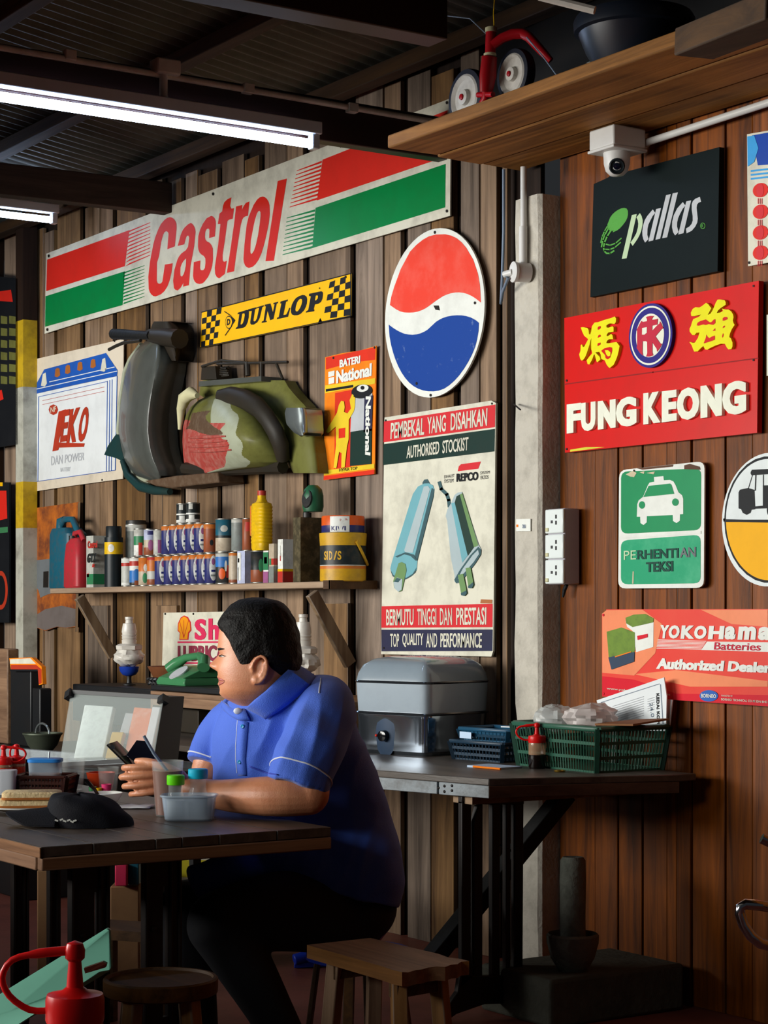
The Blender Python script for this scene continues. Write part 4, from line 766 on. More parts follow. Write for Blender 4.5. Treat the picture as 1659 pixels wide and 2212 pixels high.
def can(k, x0, D, yt, bands, label, z0=SH, Y=4.13, badge=None, h=None, name='oil_tin', group=None, lid=None, rim=True, cat='tin', shape=None):
    """round tin whose left edge is at crop x0; bands [(fraction, material)] from the foot up"""
    c = onY(*k(x0, 800), Y); d = (c - CAMP).dot(FWD); px = k(x0, 0)[0] + D / 2 * FPX / d
    c = onY(px, 1250, Y); c.z = z0
    H = h if h else onY(px, k(x0, yt)[1], Y).z - z0
    r = D / 2; b = MB(); prof = []
    if rim: prof += [(r * .93, 0, M['tinmetal']), (r * 1.02, 0.002, M['tinmetal']), (r * 1.02, 0.005, M['tinmetal'])]
    f0 = 0.0
    for f1, m in bands:
        lo = lerp(.006 if rim else 0, H - (.006 if rim else 0), f0); hi = lerp(.006 if rim else 0, H - (.006 if rim else 0), f1); prof += [(r, lo, m), (r, hi, m)]; f0 = f1
    if rim: prof += [(r * 1.02, H - .005, M['tinmetal']), (r * 1.02, H - .001, M['tinmetal']), (r * .95, H, M['tinmetal']), (r * .92, H - .004, M['tinmetal']), (0.001, H - .004, M['tinmetal'])]
    else: prof += (shape or [(r * .97, H, bands[-1][1]), (0.001, H, bands[-1][1])])
    b.lathe(prof, c, bands[0][1], 26)
    a0 = camside(c)
    if badge:
        for kind, m, af, lo, hi, wid in badge:
            lay = 1.004 if kind[-1] != '2' else 1.012
            def at(a, z): return c + Vector((r * lay * math.cos(a0 + af + a), r * lay * math.sin(a0 + af + a), z))
            if kind[0] == 'o':
                n = 9; L_ = [[at(wid * math.sin(PI * j / n) * (2 * i / 6 - 1), H * lerp(lo, hi, (1 - math.cos(PI * j / n)) / 2)) for i in range(7)] for j in range(n + 1)]
            else: L_ = [[at(wid * (2 * i / 6 - 1), H * z) for i in range(7)] for z in (lo, hi)]
            b.grid(L_, m)
    o = b.build(name, auto=40, origin=c, recalc=False)
    if lid:
        q = MB(); lr, lh, lm = lid; q.lathe([(r * lr, 0), (r * lr, lh * .9), (r * lr * .94, lh), (.001, lh)], c + Vector((0, 0, H - 0.002)), lm, 20); q.build('lid', o)
    return tag(o, label, cat, group)
def boxtin(k, x0, x1, yt, Y, dep, faces, label, z0=SH, name='oil_can', cat='can', marks=(), bev=0.004):
    """square can; x0-x1 is its visible span in crop px, dep its depth into the shelf"""
    a = onY(*k(x0, 800), Y)
    # right corner: width such that side + front span x0..x1
    w = 0.04
    while True:
        c = Vector((a.x + w, Y, 0)); r_ = Vector((a.x + w, Y + dep, 0))
        pxr = max(CX + FPX * q.dot(RIGHT) / q.dot(FWD) for q in (c, r_))
        if pxr >= k(x1, 0)[0] or w > 0.5: break
        w += 0.003
    zt = onY(*k((x0 + x1) / 2, yt), Y).z
    b = MB(); b.box((a.x, Y, z0), (a.x + w, Y + dep, zt), faces)
    for f0, f1, m, u0, u1 in marks:
        z_0, z_1 = lerp(z0, zt, f0), lerp(z0, zt, f1)
        b.face([(lerp(a.x, a.x + w, u0), Y - .0012, z_0), (lerp(a.x, a.x + w, u1), Y - .0012, z_0), (lerp(a.x, a.x + w, u1), Y - .0012, z_1), (lerp(a.x, a.x + w, u0), Y - .0012, z_1)], m)
        if u1 >= 1: b.face([(a.x + w + .0012, Y, z_0), (a.x + w + .0012, Y + dep, z_0), (a.x + w + .0012, Y + dep, z_1), (a.x + w + .0012, Y, z_1)], m)
    o = b.build(name, auto=None, bevel=0); tag(o, label, cat); return o, a.x, w, zt
HC = 0.136; Z1 = SH + HC
T = M
oval = [('o', T['t_white'], .18, .12, .93, .55), ('o2', T['t_purple'], .18, .62, .84, .24), ('b2', T['t_navy'], .18, .40, .47, .28), ('b2', T['t_grey'], .18, .26, .32, .35)]
nav = [(.86, T['t_navy']), (1, T['t_orange'])]
for i, x in enumerate((1083, 1160, 1232, 1302, 1372, 1440, 1508)):
    can(s1, x, .066, 650, nav, 'navy tin with white oval badge in the lower row on the wall shelf', badge=oval, h=HC, group='navy tins of the lower row')
for i, x in enumerate((1140, 1205, 1272, 1343, 1418)):
    can(s1, x, .066, 410, nav, 'navy tin with white oval badge in the upper row on the wall shelf', z0=Z1, badge=oval, h=HC, group='navy tins of the upper row')
can(s1, 1500, .064, 405, [(.85, T['t_rust']), (1, T['t_orange'])], 'rust red tin at the right end of the upper navy row', z0=Z1, h=.13, badge=[('o', T['t_dark'], .1, .25, .45, .25)])
can(s1, 798, .062, 645, [(.1, T['t_white']), (.72, T['t_silver']), (.85, T['t_red']), (1, T['t_white'])], 'small white and grey tin at the left end of the lower row', h=HC)
can(s1, 868, .066, 645, [(.1, T['t_dark']), (.55, T['t_blue']), (.72, T['t_white']), (.9, T['t_red']), (1, T['t_white'])], 'tin with a blue flower picture under a red band', h=HC, badge=[('o', T['t_blue'], 0, .15, .6, .5), ('b2', T['t_rust'], .1, .02, .2, .4)])
can(s1, 945, .066, 645, [(.5, T['t_beige']), (1, T['t_orange'])], 'tin with orange flowers over pale green in the lower row', h=HC, badge=[('o', T['t_white'], 0, .5, .75, .3), ('o', T['t_orange2'], .3, .65, .9, .25), ('o', T['t_green'], -.1, .1, .45, .35)])
can(s1, 1018, .062, 645, [(.2, T['t_rust']), (.5, T['t_silver']), (.9, T['t_orange']), (1, T['t_red'])], 'orange and silver tin beside the lower navy tins', h=HC, badge=[('b', T['t_red'], .5, .3, .95, .2)])
can(s1, 835, .10, 365, [(.9, T['t_grey']), (1, T['t_silver'])], 'tall dull silver canister with a black lid behind the small tins', Y=4.225, lid=(.98, .02, T['t_dark']), name='canister', cat='canister')
can(s1, 905, .062, 420, [(.4, T['t_white']), (.75, T['t_green']), (1, T['t_silver'])], 'white and green tin marked with a red patch in the upper row', z0=Z1, badge=[('b', T['t_red'], 0, .05, .5, .3)], h=.13, Y=4.115)
can(s1, 990, .064, 430, [(.3, T['t_rust']), (.6, T['t_beige']), (1, T['t_lav'])], 'purple grey tin with a brown picture in the upper row', z0=Z1, badge=[('b', T['t_navy'], 0, .78, .92, .5), ('o', T['t_purple'], 0, .2, .6, .4)], h=.125, Y=4.115)
can(s1, 1072, .05, 430, [(1, T['t_silver'])], 'slim silver tin with a crimson badge left of the upper navy row', z0=Z1, badge=[('b', T['t_purple'], .2, .1, .6, .4)], h=.12, Y=4.115)
Z2 = Z1 + HC
for x, lb in ((1268, 'black spray can with white bands, left of the pair on top'), (1350, 'black spray can with white bands, right of the pair on top')):
    can(s1, x, .062, 228, [(.16, T['t_white']), (.42, T['t_dark']), (.5, T['t_white']), (1, T['t_dark'])], lb, z0=Z2, badge=[('b', T['t_silver'], -.35, .68, .95, .3), ('b', T['t_white'], -.2, .2, .4, .4)], h=.092, name='spray_can', cat='can')
# centre
can(s2, 180, .082, 320, [(.42, T['t_beige']), (.5, T['t_dark']), (1, T['t_teal'])], 'scuffed teal and cream tin stacked mid shelf', z0=Z1, h=.145, badge=[('o', T['t_silver'], -.1, .6, .8, .4)])
can(s2, 315, .066, 325, [(.9, T['t_grey']), (1, T['t_silver'])], 'battered plain grey tin stacked beside the teal tin', z0=Z1, h=.142)
can(s2, 408, .05, 320, [(1, T['t_rust'])], 'rust brown tin with a red square in the upper row', z0=Z1, h=.14, badge=[('b', T['t_red'], 0, .6, .88, .5)])
can(s2, 180, .078, 610, [(.55, T['t_dark']), (.9, T['t_blue']), (1, T['t_silver'])], 'colourful tin with blue top and red scene in the lower row', h=HC, badge=[('o', T['t_orange2'], -.3, .15, .5, .4), ('b', T['t_red'], .5, .2, .6, .3), ('o', T['t_white'], .15, .4, .75, .15)])
can(s2, 292, .055, 600, [(.1, T['t_rust']), (.92, T['t_beige']), (1, T['t_orange'])], 'beige tin with an orange rim in the lower row', h=HC)
boxtin(s2, 366, 480, 592, 4.10, .03, T['t_lav'], 'pale lavender tin box with a red stripe in the lower row', name='tin_box', cat='tin', marks=((.1, .95, T['t_white'], 0.05, .5), (.65, .78, T['t_red'], .1, .3), (.1, .5, T['t_red'], .12, .2)))
can(s2, 480, .078, 590, [(.4, T['t_rust']), (1, T['t_dark'])], 'dark grimy tin under the yellow bottle', h=HC, badge=[('o', T['t_green'], .1, .35, .75, .25)])
boxtin(s2, 588, 636, 590, 4.095, .03, T['t_white'], 'narrow green and crimson carton standing under the yellow bottle', name='carton', cat='box', marks=((0, .35, T['t_purple'], 0, 1), (.4, .95, T['t_green'], 0, 1), (.6, .8, T['t_white'], .2, .8)))
boxtin(s2, 636, 722, 530, 4.095, .04, T['t_beige'], 'grey carton with green and red squares in the lower row', name='carton', cat='box', marks=((0, .42, T['t_grey'], 0, 1), (.46, .62, T['t_green'], .1, .5), (.46, .62, T['t_red'], .5, 1)))
boxtin(s2, 712, 846, 490, 4.11, .06, T['t_white'], 'white carton with a red lower third beside the square can', name='carton', cat='box', marks=((0, .26, T['t_red'], 0, 1), (.26, .32, T['t_yellow'], 0, 1), (.5, .62, T['t_red'], .45, .6), (.62, .85, T['t_silver'], .48, .56)))
o, ax, w, zt = boxtin(s2, 842, 1087, 300, 4.10, .10, mat('square_can_rust', '4a4330', 0.45, 0.5, 0.8, 28, '8a7c5c'), 'tall square can of rusted dark metal', name='square_can')
q = MB(); q.lathe([(.018, 0), (.018, .02), (.001, .02)], (ax + w * .75, 4.14, zt), M['t_dark'], 14); q.build('cap', o)
q = MB(); q.tube([(ax + w * .2, 4.15, zt), (ax + w * .25, 4.15, zt + .022), (ax + w * .55, 4.15, zt + .022), (ax + w * .6, 4.15, zt)], .005, M['t_dark'], 8); q.build('handle', o)
# green scoop jug lying on top of the square can
jc = onY(*s2(1012, 285), 4.16); jc.z = zt + .023
jug = MB(); R1 = [(.038, 0), (.043, .02), (.042, .065), (.036, .09), (.020, .106), (.001, .108)]
jug.lathe(R1, jc, mat('green_plastic', '1f5a3c', 0.4, 0, 0.3), 20); jug.lathe([(.026, 0), (.024, .003), (.001, .004)], jc + Vector((.012, -.036, .052)), M['bottle_black'] if 'bottle_black' in M else M['rubber'], 18, axis=(.35, -1, .15), sy=1.5)
tag(jug.build('plastic_jug'), 'green plastic jug perched upside down on the rusted square can', 'jug')
# yellow bottle
yc = onY(*s2(575, 580), 4.13); yc.z = Z1 + .001
bt = thing('oil_bottle', 'yellow plastic oil bottle with ribbed side and red cap', 'bottle', yc)
zz_ = lambda y: onY(*s2(560, y), 4.13).z
b = MB(); wd = .048
secs = [(yc.z, .046, .03), (yc.z + .01, .05, .033), (zz_(530), .05, .033)]
zr = zz_(530); zt2 = zz_(205); i = 0
while zr < zt2:
    secs += [(zr, .050, .033), (zr + .006, .0525, .035), (zr + .010, .050, .033)]; zr += .0145
secs += [(zz_(190), .046, .03), (zz_(178), .022, .022), (zz_(150), .016, .016), (zz_(120), .016, .016)]
b.grid([[Vector((yc.x + a * (abs(math.cos(t)) ** .6) * math.copysign(1, math.cos(t)), yc.y + c * (abs(math.sin(t)) ** .6) * math.copysign(1, math.sin(t)), z)) for t in [2 * PI * j / 28 for j in range(28)]] for z, a, c in secs], M['t_yellow'], cu=True)
b.build('body', bt); b = MB(); b.lathe([(.018, 0), (.018, .02), (.001, .021)], (yc.x, yc.y, zz_(122)), M['t_red'], 16); b.build('cap', bt)
b = MB(); b.box((yc.x - .07, yc.y - .02, yc.z + .06), (yc.x - .047, yc.y + .02, zz_(200)), T['t_orange']); b.build('handle', bt, bevel=.006)
# yellow pail and flat tin on it
pc = onY(*s2(1075, 800), 4.17); pd = (pc - CAMP).dot(FWD); pcx = s2(1268, 0)[0]; pc = onY(pcx, 1250, 4.172); pc.z = SH
r = 395 / 3.95 / 2 * (pc - CAMP).dot(FWD) / FPX; ph = onY(pcx, s2(0, 428)[1], 4.172 - r).z - SH
b = MB(); b.lathe([(r * .96, 0), (r, .004), (r, ph * .24, T['t_pailyel']), (r, ph * .26, T['t_orange']), (r, ph * .32, T['t_silver']), (r, ph * .34, T['t_dark']), (r, ph * .74, T['t_pailyel']), (r, ph * .76), (r * 1.03, ph * .95), (r * 1.03, ph), (r * .96, ph), (r * .95, ph - .008), (.001, ph - .008)], pc, T['t_pailyel'], 32)
pail = tag(b.build('oil_pail', origin=pc, recalc=False), 'round yellow oil pail with a dark band at the right shelf end', 'pail')
a0 = camside(pc) - .42; q = MB()
def cylq(u0, u1, z0, z1, rr): return [pc + Vector((rr * math.cos(a0 + u0), rr * math.sin(a0 + u0), z1)), pc + Vector((rr * math.cos(a0 + u1), rr * math.sin(a0 + u1), z1)), pc + Vector((rr * math.cos(a0 + u1), rr * math.sin(a0 + u1), z0)), pc + Vector((rr * math.cos(a0 + u0), rr * math.sin(a0 + u0), z0))]
for ch, u in (('S', -.52), ('I', -.34), ('D', -.22), ('/', .0), ('S', .18)): put_text(q, ch, cylq(u, u + (.06 if ch == 'I' else .17), ph * .44, ph * .62, r * 1.008), T['t_pailyel'], .03)
q.build('lettering', pail, auto=None, recalc=False)
q = MB(); q.tube([pc + Vector((r * 1.05 * math.cos(a0 + 1.0 + t), r * 1.05 * math.sin(a0 + 1.0 + t), ph * (.9 - .55 * math.sin(PI * min(1, (t + .1) / 1.1) / 2)))) for t in [i / 8 for i in range(9)]], .006, T['t_pailyel'], 8); q.build('handle', pail)
kr = r * .93; kh = onY(pcx, s2(0, 280)[1], 4.172 - kr).z - SH - ph
kc = pc + Vector((0, 0, ph)); b = MB(); b.lathe([(kr * .98, 0, T['tinmetal']), (kr, .003, T['t_navy']), (kr, kh * .42, T['t_navy']), (kr, kh * .44, T['t_orange2']), (kr, kh - .004, T['t_orange2']), (kr * .97, kh, T['tinmetal']), (.001, kh - .002, T['tinmetal'])], kc, T['t_orange2'], 32)
kt = tag(b.build('polish_tin', origin=kc, recalc=False), 'orange and navy flat tin sitting on the yellow pail', 'tin')
q = MB(); a0 = camside(kc) - .12; pc2 = pc; pc = kc
q.grid([[kc + Vector((kr * 1.004 * math.cos(a0 + lerp(-.52, .42, i / 8)), kr * 1.004 * math.sin(a0 + lerp(-.52, .42, i / 8)), z)) for i in range(9)] for z in (kh * .04, kh * .95)], T['t_white']); q.build('label_panel', kt, recalc=False); q = MB()
for i_, ch in enumerate('KIWI'): put_text(q, ch, cylq(-.44 + (0, .22, .30, .62)[i_], -.44 + (.2, .27, .60, .68)[i_], kh * .12, kh * .38, kr * 1.012), T['t_navy'], .03)
q.build('lettering', kt, auto=None, recalc=False); q = MB(); put_text(q, 'polish', cylq(-.02, .3, kh * .66, kh * .84, kr * 1.012), T['t_red'], .01)
q.build('lettering', kt, auto=None, recalc=False)
# left end of the shelf
def bodyshape(c, prof, m, n=24, e=.5):
    """prof (z, half width x, half depth y, dx)"""
    b = MB(); b.grid([[Vector((c.x + p[3] + p[1] * abs(math.cos(t)) ** e * math.copysign(1, math.cos(t)), c.y + p[2] * abs(math.sin(t)) ** e * math.copysign(1, math.sin(t)), c.z + p[0])) for t in [2 * PI * j / n for j in range(n)]] for p in prof], m, cu=True)
    return b
zs = lambda x, y, Y: onY(*s1(x, y), Y).z - SH
c = onY(*s1(330, 900), 4.205); c.z = SH
jc = thing('jerrycan', 'teal plastic jerrycan with a long handle behind the red jug', 'jerrycan', c)
h1 = zs(330, 400, 4.2)
bodyshape(c, [(0, .12, .06, 0.02), (.008, .128, .066, .02), (h1 * .9, .125, .064, .02), (h1, .10, .05, .0), (h1 * 1.02, .001, .001, .0)], T['t_teal']).build('body', jc)
b = MB(); hz = zs(400, 325, 4.2)
b.tube([c + Vector((-.07, 0, h1 - .03)), c + Vector((-.06, 0, hz)), c + Vector((-.02, 0, hz + .006))], [.026, .026, .018], T['t_teal'], 12); b.build('spout', jc)
b = MB(); b.tube([c + Vector((-.03, -.01, hz - .02)), c + Vector((.03, -.02, hz + .004)), c + Vector((.12, -.02, hz)), c + Vector((.17, -.02, hz - .05)), c + Vector((.19, -.02, h1 - .04))], .016, T['t_teal'], 10); b.build('handle', jc)
c = onY(*s1(425, 900), 4.125); c.z = SH
jr = thing('oil_jug', 'red plastic oil jug at the left end of the shelf', 'jug', c); h1 = zs(425, 500, 4.12)
bodyshape(c, [(0, .082, .042, 0), (.008, .088, .048, 0), (h1 * .55, .086, .047, 0), (h1 * .92, .075, .042, .005), (h1 * 1.03, .045, .03, .01), (h1 * 1.06, .001, .001, .01)], T['t_jug']).build('body', jr)
b = MB(); b.tube([c + Vector((-.05, 0, h1 * .92)), c + Vector((-.03, 0, h1 * 1.15)), c + Vector((.03, 0, h1 * 1.17)), c + Vector((.075, 0, h1 * .98))], .013, T['t_jug'], 10); b.build('handle', jr)
b = MB(); b.lathe([(.02, 0), (.02, .025), (.001, .025)], c + Vector((-.045, -.005, h1 * .99)), T['t_dark'], 14); b.build('cap', jr)
o, ax, w, zt = boxtin(s1, 500, 672, 460, 4.095, .07, T['t_silver'], 'silver rectangular oil can with dark bold lettering and a green base', marks=((.06, .26, T['t_green'], .08, 1), (.2, .27, T['t_red'], .08, .4)))
q = MB(); hh = zt - SH
put_text(q, 'Castrol', [(ax + .02, 4.092, SH + hh * .90), (ax + w + .05, 4.092, SH + hh * .90), (ax + w + .05, 4.092, SH + hh * .76), (ax + .02, 4.092, SH + hh * .76)], T['t_red'], .03, .01)
put_text(q, 'GTX', [(ax + .02, 4.092, SH + hh * .66), (ax + w + .04, 4.092, SH + hh * .66), (ax + w + .04, 4.092, SH + hh * .48), (ax + .01, 4.092, SH + hh * .48)], T['t_dark'], .05, .015); put_text(q, 'E', [(ax + .075, 4.092, SH + hh * .45), (ax + .10, 4.092, SH + hh * .45), (ax + .10, 4.092, SH + hh * .39), (ax + .07, 4.092, SH + hh * .39)], T['t_red'], .04)
q.build('lettering', o, auto=None, recalc=False)
pm('bottle_black', '1b2226', 0.15, 0.35)
can(s1, 655, .088, 478, [(.66, T['bottle_black']), (.9, T['t_yellow']), (1, T['bottle_black'])], 'dark oil bottle with a broad yellow label near the silver can', rim=False, Y=4.115, badge=[('o', T['t_white'], -.3, .70, .86, .35)], name='oil_bottle', cat='bottle', lid=(.86, .055, T['bottle_black']))
# ================================================================== fittings near the roof
M['pvc'] = mat('white_pvc', 'd6d0c6', 0.4, 0, 0.35, 12, '6b5a4a'); M['pvcclean'] = mat('clean_pvc', 'd3d2ce', 0.35, 0, 0.1)
M['lamp_body'] = mat('lamp_enamel', 'c9ccd2', 0.35, 0, 0.1)
def tube_light(name, X, y0, y1, z, label, strength=30):
    root = thing(name, label, 'light', (X, (y0 + y1) / 2, z - 0.05))
    b = MB(); b.box((X - .02, y0, z), (X + .028, y1, z + .045), M['lamp_body']); b.build('housing', root, bevel=.004)
    for y in (y0, y1 - .035):
        b = MB(); b.box((X - .016, y, z - .052), (X + .02, y + .03, z), M['lamp_body']); b.build('lamp_holder', root, bevel=.004)
    t = bpy.data.materials.get('tube_glow') or mat('tube_glow', 'c4dcff', 0.3, 0, 0, emit=strength)
    b = MB(); b.tube([(X, y0 + .03, z - .032), (X, y1 - .036, z - .032)], .016, t, 14); b.build('tube', root)
    for y in (y0 + .03, y1 - .056):
        b = MB(); b.tube([(X, y, z - .032), (X, y + .02, z - .032)], .0142, M['sc_chrome'], 14); b.build('end_cap', root)
tube_light('fluorescent_lamp', -6.03, 2.42, 3.69, 2.945, 'lit fluorescent batten fixed along the maroon roof beam')
tube_light('fluorescent_lamp', onY(35, 478, 3.9).x, 2.95, 4.12, onY(35, 474, 4.0).z, 'far fluorescent batten glimpsed at the left edge under the roof', 4)
cr = thing('conduit_pipe', 'pale conduit running along the maroon beam with a tee and a drop', 'pipe', (-6.05, 3, 3.1))
cz = lambda px, py: onX(px, py, -6.055)
b = MB(); b.tube([(-6.055, -2, cz(0, 88).z), (-6.055, 4.27, cz(900, 257).z)], .011, M['pvc'], 10); b.build('pipe_run', cr)
j = cz(356, 150); b = MB(); b.box((j.x - .03, j.y - .045, j.z - .022), (j.x + .035, j.y + .045, j.z + .03), M['pvc']); b.build('tee_box', cr, bevel=.006)
b = MB(); b.tube([(j.x + .01, j.y - .01, j.z - .02), (j.x + .014, j.y - .012, j.z - .09), (j.x + .02, j.y - .012, 2.985)], [.014, .014, .016], M['pvcclean'], 10); b.build('drop_pipe', cr)
for px, py in ((150, 118), (535, 190), (760, 232)):
    q_ = cz(px, py); b = MB(); b.box((q_.x - .014, q_.y - .02, q_.z - .02), (q_.x + .016, q_.y + .02, q_.z + .014), M['pvc']); b.build('saddle_clip', cr, bevel=.003)
# security camera
cc = onY(1335, 330, 4.17); root = thing('security_camera', 'white dome security camera on a square box under the loft boards', 'camera', (cc.x, 4.17, 2.66))
b = MB(); b.box((cc.x - .062, 4.10, 2.745), (cc.x + .062, 4.235, 2.812), M['pvcclean']); b.build('mount_box', root, bevel=.006)
b = MB(); b.box((cc.x - .066, 4.096, 2.737), (cc.x + .066, 4.239, 2.747), M['pvcclean']); b.build('box_lid', root, bevel=.003)
b = MB(); b.lathe([(.001, -.075), (.022, -.072), (.036, -.058), (.042, -.035), (.044, 0)], (cc.x, 4.165, 2.737), M['pvcclean'], 24); b.build('dome', root)
ld = Vector((.75, -.62, -.35)).normalized(); lc = Vector((cc.x, 4.165, 2.70)) + ld * .026
b = MB(); b.lathe([(.026, 0), (.026, .014), (.022, .017), (.02, .013), (.001, .012)], lc, M['bottle_black'], 20, axis=ld); b.build('lens', root)
b = MB(); b.lathe([(.012, 0), (.011, .003), (.001, .005)], lc + ld * .012, mat('lens_glass', '0a1020', 0.05, 0, 0, coat=1), 16, axis=ld); b.build('lens_glass', root)
b = MB(); a = onY(1384, 312, 4.25); c = onY(1659, 222, 4.25); b.tube([a, c, c + (c - a) * .6], .012, M['pvcclean'], 12); b.tube([a - Vector((.02, 0, 0)), a + Vector((.03, 0, 0))], .016, M['pvcclean'], 12)
tag(b.build('conduit_pipe'), 'white conduit leading right from the security camera under the loft', 'pipe')
# conduit down the post
a = onY(1136, 366, 4.195); c = onY(1129, 570, 4.20); cv = thing('conduit_pipe', 'white vertical conduit on the concrete post ending in a round box', 'pipe', c)
b = MB(); b.tube([(c.x, 4.204, 2.80), (c.x, 4.204, c.z)], .011, M['pvcclean'], 12); b.build('pipe_run', cv)
b = MB(); b.tube([(c.x, 4.202, c.z + .13), (c.x, 4.202, c.z)], .0145, M['pvcclean'], 12); b.build('coupling', cv)
jb = onY(1130, 588, 4.19); b = MB(); b.lathe([(.033, 0), (.033, .05), (.036, .05), (.036, .06), (.026, .062), (.001, .062)], (jb.x, 4.215, jb.z), M['pvcclean'], 22, axis=(-.25, -1, 0)); b.build('junction_box', cv)
b = MB(); b.tube([(jb.x - .02, 4.16, jb.z), (jb.x - .055, 4.15, jb.z - .004)], .012, M['pvcclean'], 12); b.build('nozzle', cv)
b = MB(); M['cable'] = mat('grey_cable', '6f7f92', 0.4, 0, 0.1)
b.tube([onY(1088, 366, 4.24), onY(1088, 500, 4.245), onY(1085, 600, 4.24), onY(1082, 655, 4.22), onY(1086, 630, 4.18), onY(1098, 600, 4.15), Vector((jb.x - .055, 4.15, jb.z - .004))], .0055, M['cable'], 8)
tag(b.build('cable'), 'grey cable looping down into the round box on the post', 'cable')
# triple socket on the right side of the post
root = None
a = onY(1178, 1100, 4.215); c = onY(1216, 1262, 4.215)
root = thing('socket_outlet', 'white triple wall socket on a mounting box beside the post', 'socket', ((a.x + c.x) / 2, 4.25, c.z))
b = MB(); b.box((a.x + .004, 4.222, c.z), (c.x, 4.288, a.z), mat('socket_box', 'a9a5ae', 0.45, 0, 0.1)); b.build('mounting_box', root, bevel=.004)
hz = (a.z - c.z) / 3
M['socket_plate'] = mat('socket_plate', 'dfe6e4', 0.25, 0, 0.05); M['pin'] = mat('socket_pin', '2b2a2e', 0.5, 0, 0)
for i in range(3):
    z = c.z + hz * i; pl = MB(); pl.box((a.x, 4.213, z + .002), (c.x + .002, 4.223, z + hz - .002), M['socket_plate']); pl = pl.build('socket_plate', root, bevel=.004)
    q = MB()
    for u, v, w_, h_ in ((.35, .42, .010, .010), (.60, .36, .008, .013), (.60, .60, .008, .013)): q.box((lerp(a.x, c.x, u), 4.2115, z + hz * v), (lerp(a.x, c.x, u) + w_, 4.2135, z + hz * v + h_), M['pin'])
    q.build('socket_pins', pl, auto=None)
    q = MB(); q.box((lerp(a.x, c.x, .06), 4.209, z + hz * .1), (lerp(a.x, c.x, .22), 4.214, z + hz * .25), M['sc_cream']); q.build('rocker_switch', pl, bevel=.002)
b = MB(); b.tube([onY(1224, 1263, 4.27), onY(1219, 1275, 4.27), onY(1216, 1290, 4.27)], [.007, .007, .004], M['rubber'], 8); tag(b.build('wire_stub'), 'black wire stub poking out below the triple socket', 'wire')
q = MB(); s = Sign(k8, [(1187, 986), (1303, 983), (1303, 1083), (1187, 1083)], M['white'], 4.213, .003); s.p(M['palegrey'], [(1240, 1030), (1268, 1030), (1268, 1060), (1240, 1060)]); s.t('26', [(1240, 1028), (1266, 1028), (1266, 1060), (1240, 1060)], M['cable'], .02, layer=2); s.p(M['orange'], [(1190, 1030), (1205, 1030), (1205, 1050), (1190, 1050)])
s.build('paper_label', 'small white sticker on the front of the concrete post', 'sticker')
b = MB(); b.tube([onY(1110, 873, 4.205), onY(1124, 885, 4.15)], .003, M['nail'], 6); tag(b.build('post_nail'), 'bent nail sticking out of the concrete post', 'nail')
# ------------------------------------------------------------------ toy tricycle on the loft
pm('trike_red', 'a3121c', 0.2, 0.3); pm('wheel_white', 'c9c5bd', 0.4, 0.45, 20, '5f5348'); pm('tyre_navy', '1e222e', 0.2, 0.55)
tr = thing('toy_tricycle', 'old red toy tricycle with white disc wheels standing on the loft plank', 'tricycle', onY(1060, 240, 3.8))
def wheel(px, py, Y, r):
    c = onY(px, py, Y); w = MB(); w.lathe([(r * .80, -.018), (r * .97, -.016), (r, -.008), (r, .008), (r * .97, .016), (r * .8, .018)], c, M['tyre_navy'], 32, axis=(0, -1, 0), cap=False)
    w.grid([[c + Vector((math.cos(t) * q * r, -h, math.sin(t) * q * r)) for t in [2 * PI * j / 32 for j in range(32)]] for q, h in ((.8, -.018), (.8, .018))], M['tyre_navy'], cu=True)
    w = w.build('wheel', tr, origin=c)
    h = MB(); h.lathe([(r * .82, -.012), (r * .82, .017), (r * .74, .022), (r * .62, .012), (r * .28, .012), (r * .26, .026), (r * .12, .028), (.001, .02)], c, M['wheel_white'], 32, axis=(0, -1, 0)); h.build('hub', w)
    h = MB(); h.lathe([(r * .12, 0), (r * .10, .006), (.001, .008)], c + Vector((0, -.026, 0)), M['trike_red'], 14, axis=(0, -1, 0)); h.build('axle_cap', w)
wheel(1115, 162, 3.80, onY(1115, 162, 3.80).z - LZ - .0465); wheel(1012, 212, 3.86, onY(1012, 212, 3.86).z - LZ - .0425)
T2 = lambda x, y, Y=3.74: onY(*k2(x, y), Y)
b = MB(); b.tube([T2(455, 245), T2(448, 330), T2(440, 400)], [(.026, .02), (.030, .02), (.022, .016)], M['trike_red'], 12); b.build('fork', tr)
b = MB(); b.tube([T2(405, 410), T2(470, 408)], .009, M['trike_red'], 10); b.tube([T2(440, 395), T2(437, 425), T2(424, 446)], .012, M['trike_red'], 10); b.build('axle_bracket', tr)
b = MB(); b.tube([T2(462, 132), T2(458, 240)], .017, M['trike_red'], 12); b.build('head_tube', tr); b = MB(); b.tube([T2(462, 120), T2(462, 140)], .019, M['sc_cream'], 12); b.build('collar', tr); b = MB(); b.tube([T2(457, 232), T2(457, 242)], .02, M['sc_cream'], 12); b.build('collar', tr)
b = MB(); b.tube([T2(468, 195), T2(510, 165, 3.76), T2(555, 147, 3.78), T2(600, 145, 3.8), T2(625, 160, 3.8), T2(680, 220, 3.82), T2(720, 262, 3.84)], [.015, .016, .017, .017, .016, .014, .01], M['trike_red'], 12); b.build('frame_tube', tr)
b = MB(); b.tube([T2(615, 160), T2(690, 250), T2(750, 332)], .002, M['cable'], 6); b.tube([T2(478, -20), T2(472, 60), T2(476, 130)], .002, M['t_yellow'], 6); b.tube([T2(0, 30, 3.6), T2(200, 60, 3.65), T2(370, 80, 3.7), T2(445, 150, 3.74)], .002, M['cable'], 6)
tag(b.build('hanging_wire'), 'thin wires hanging about the toy tricycle', 'wire')
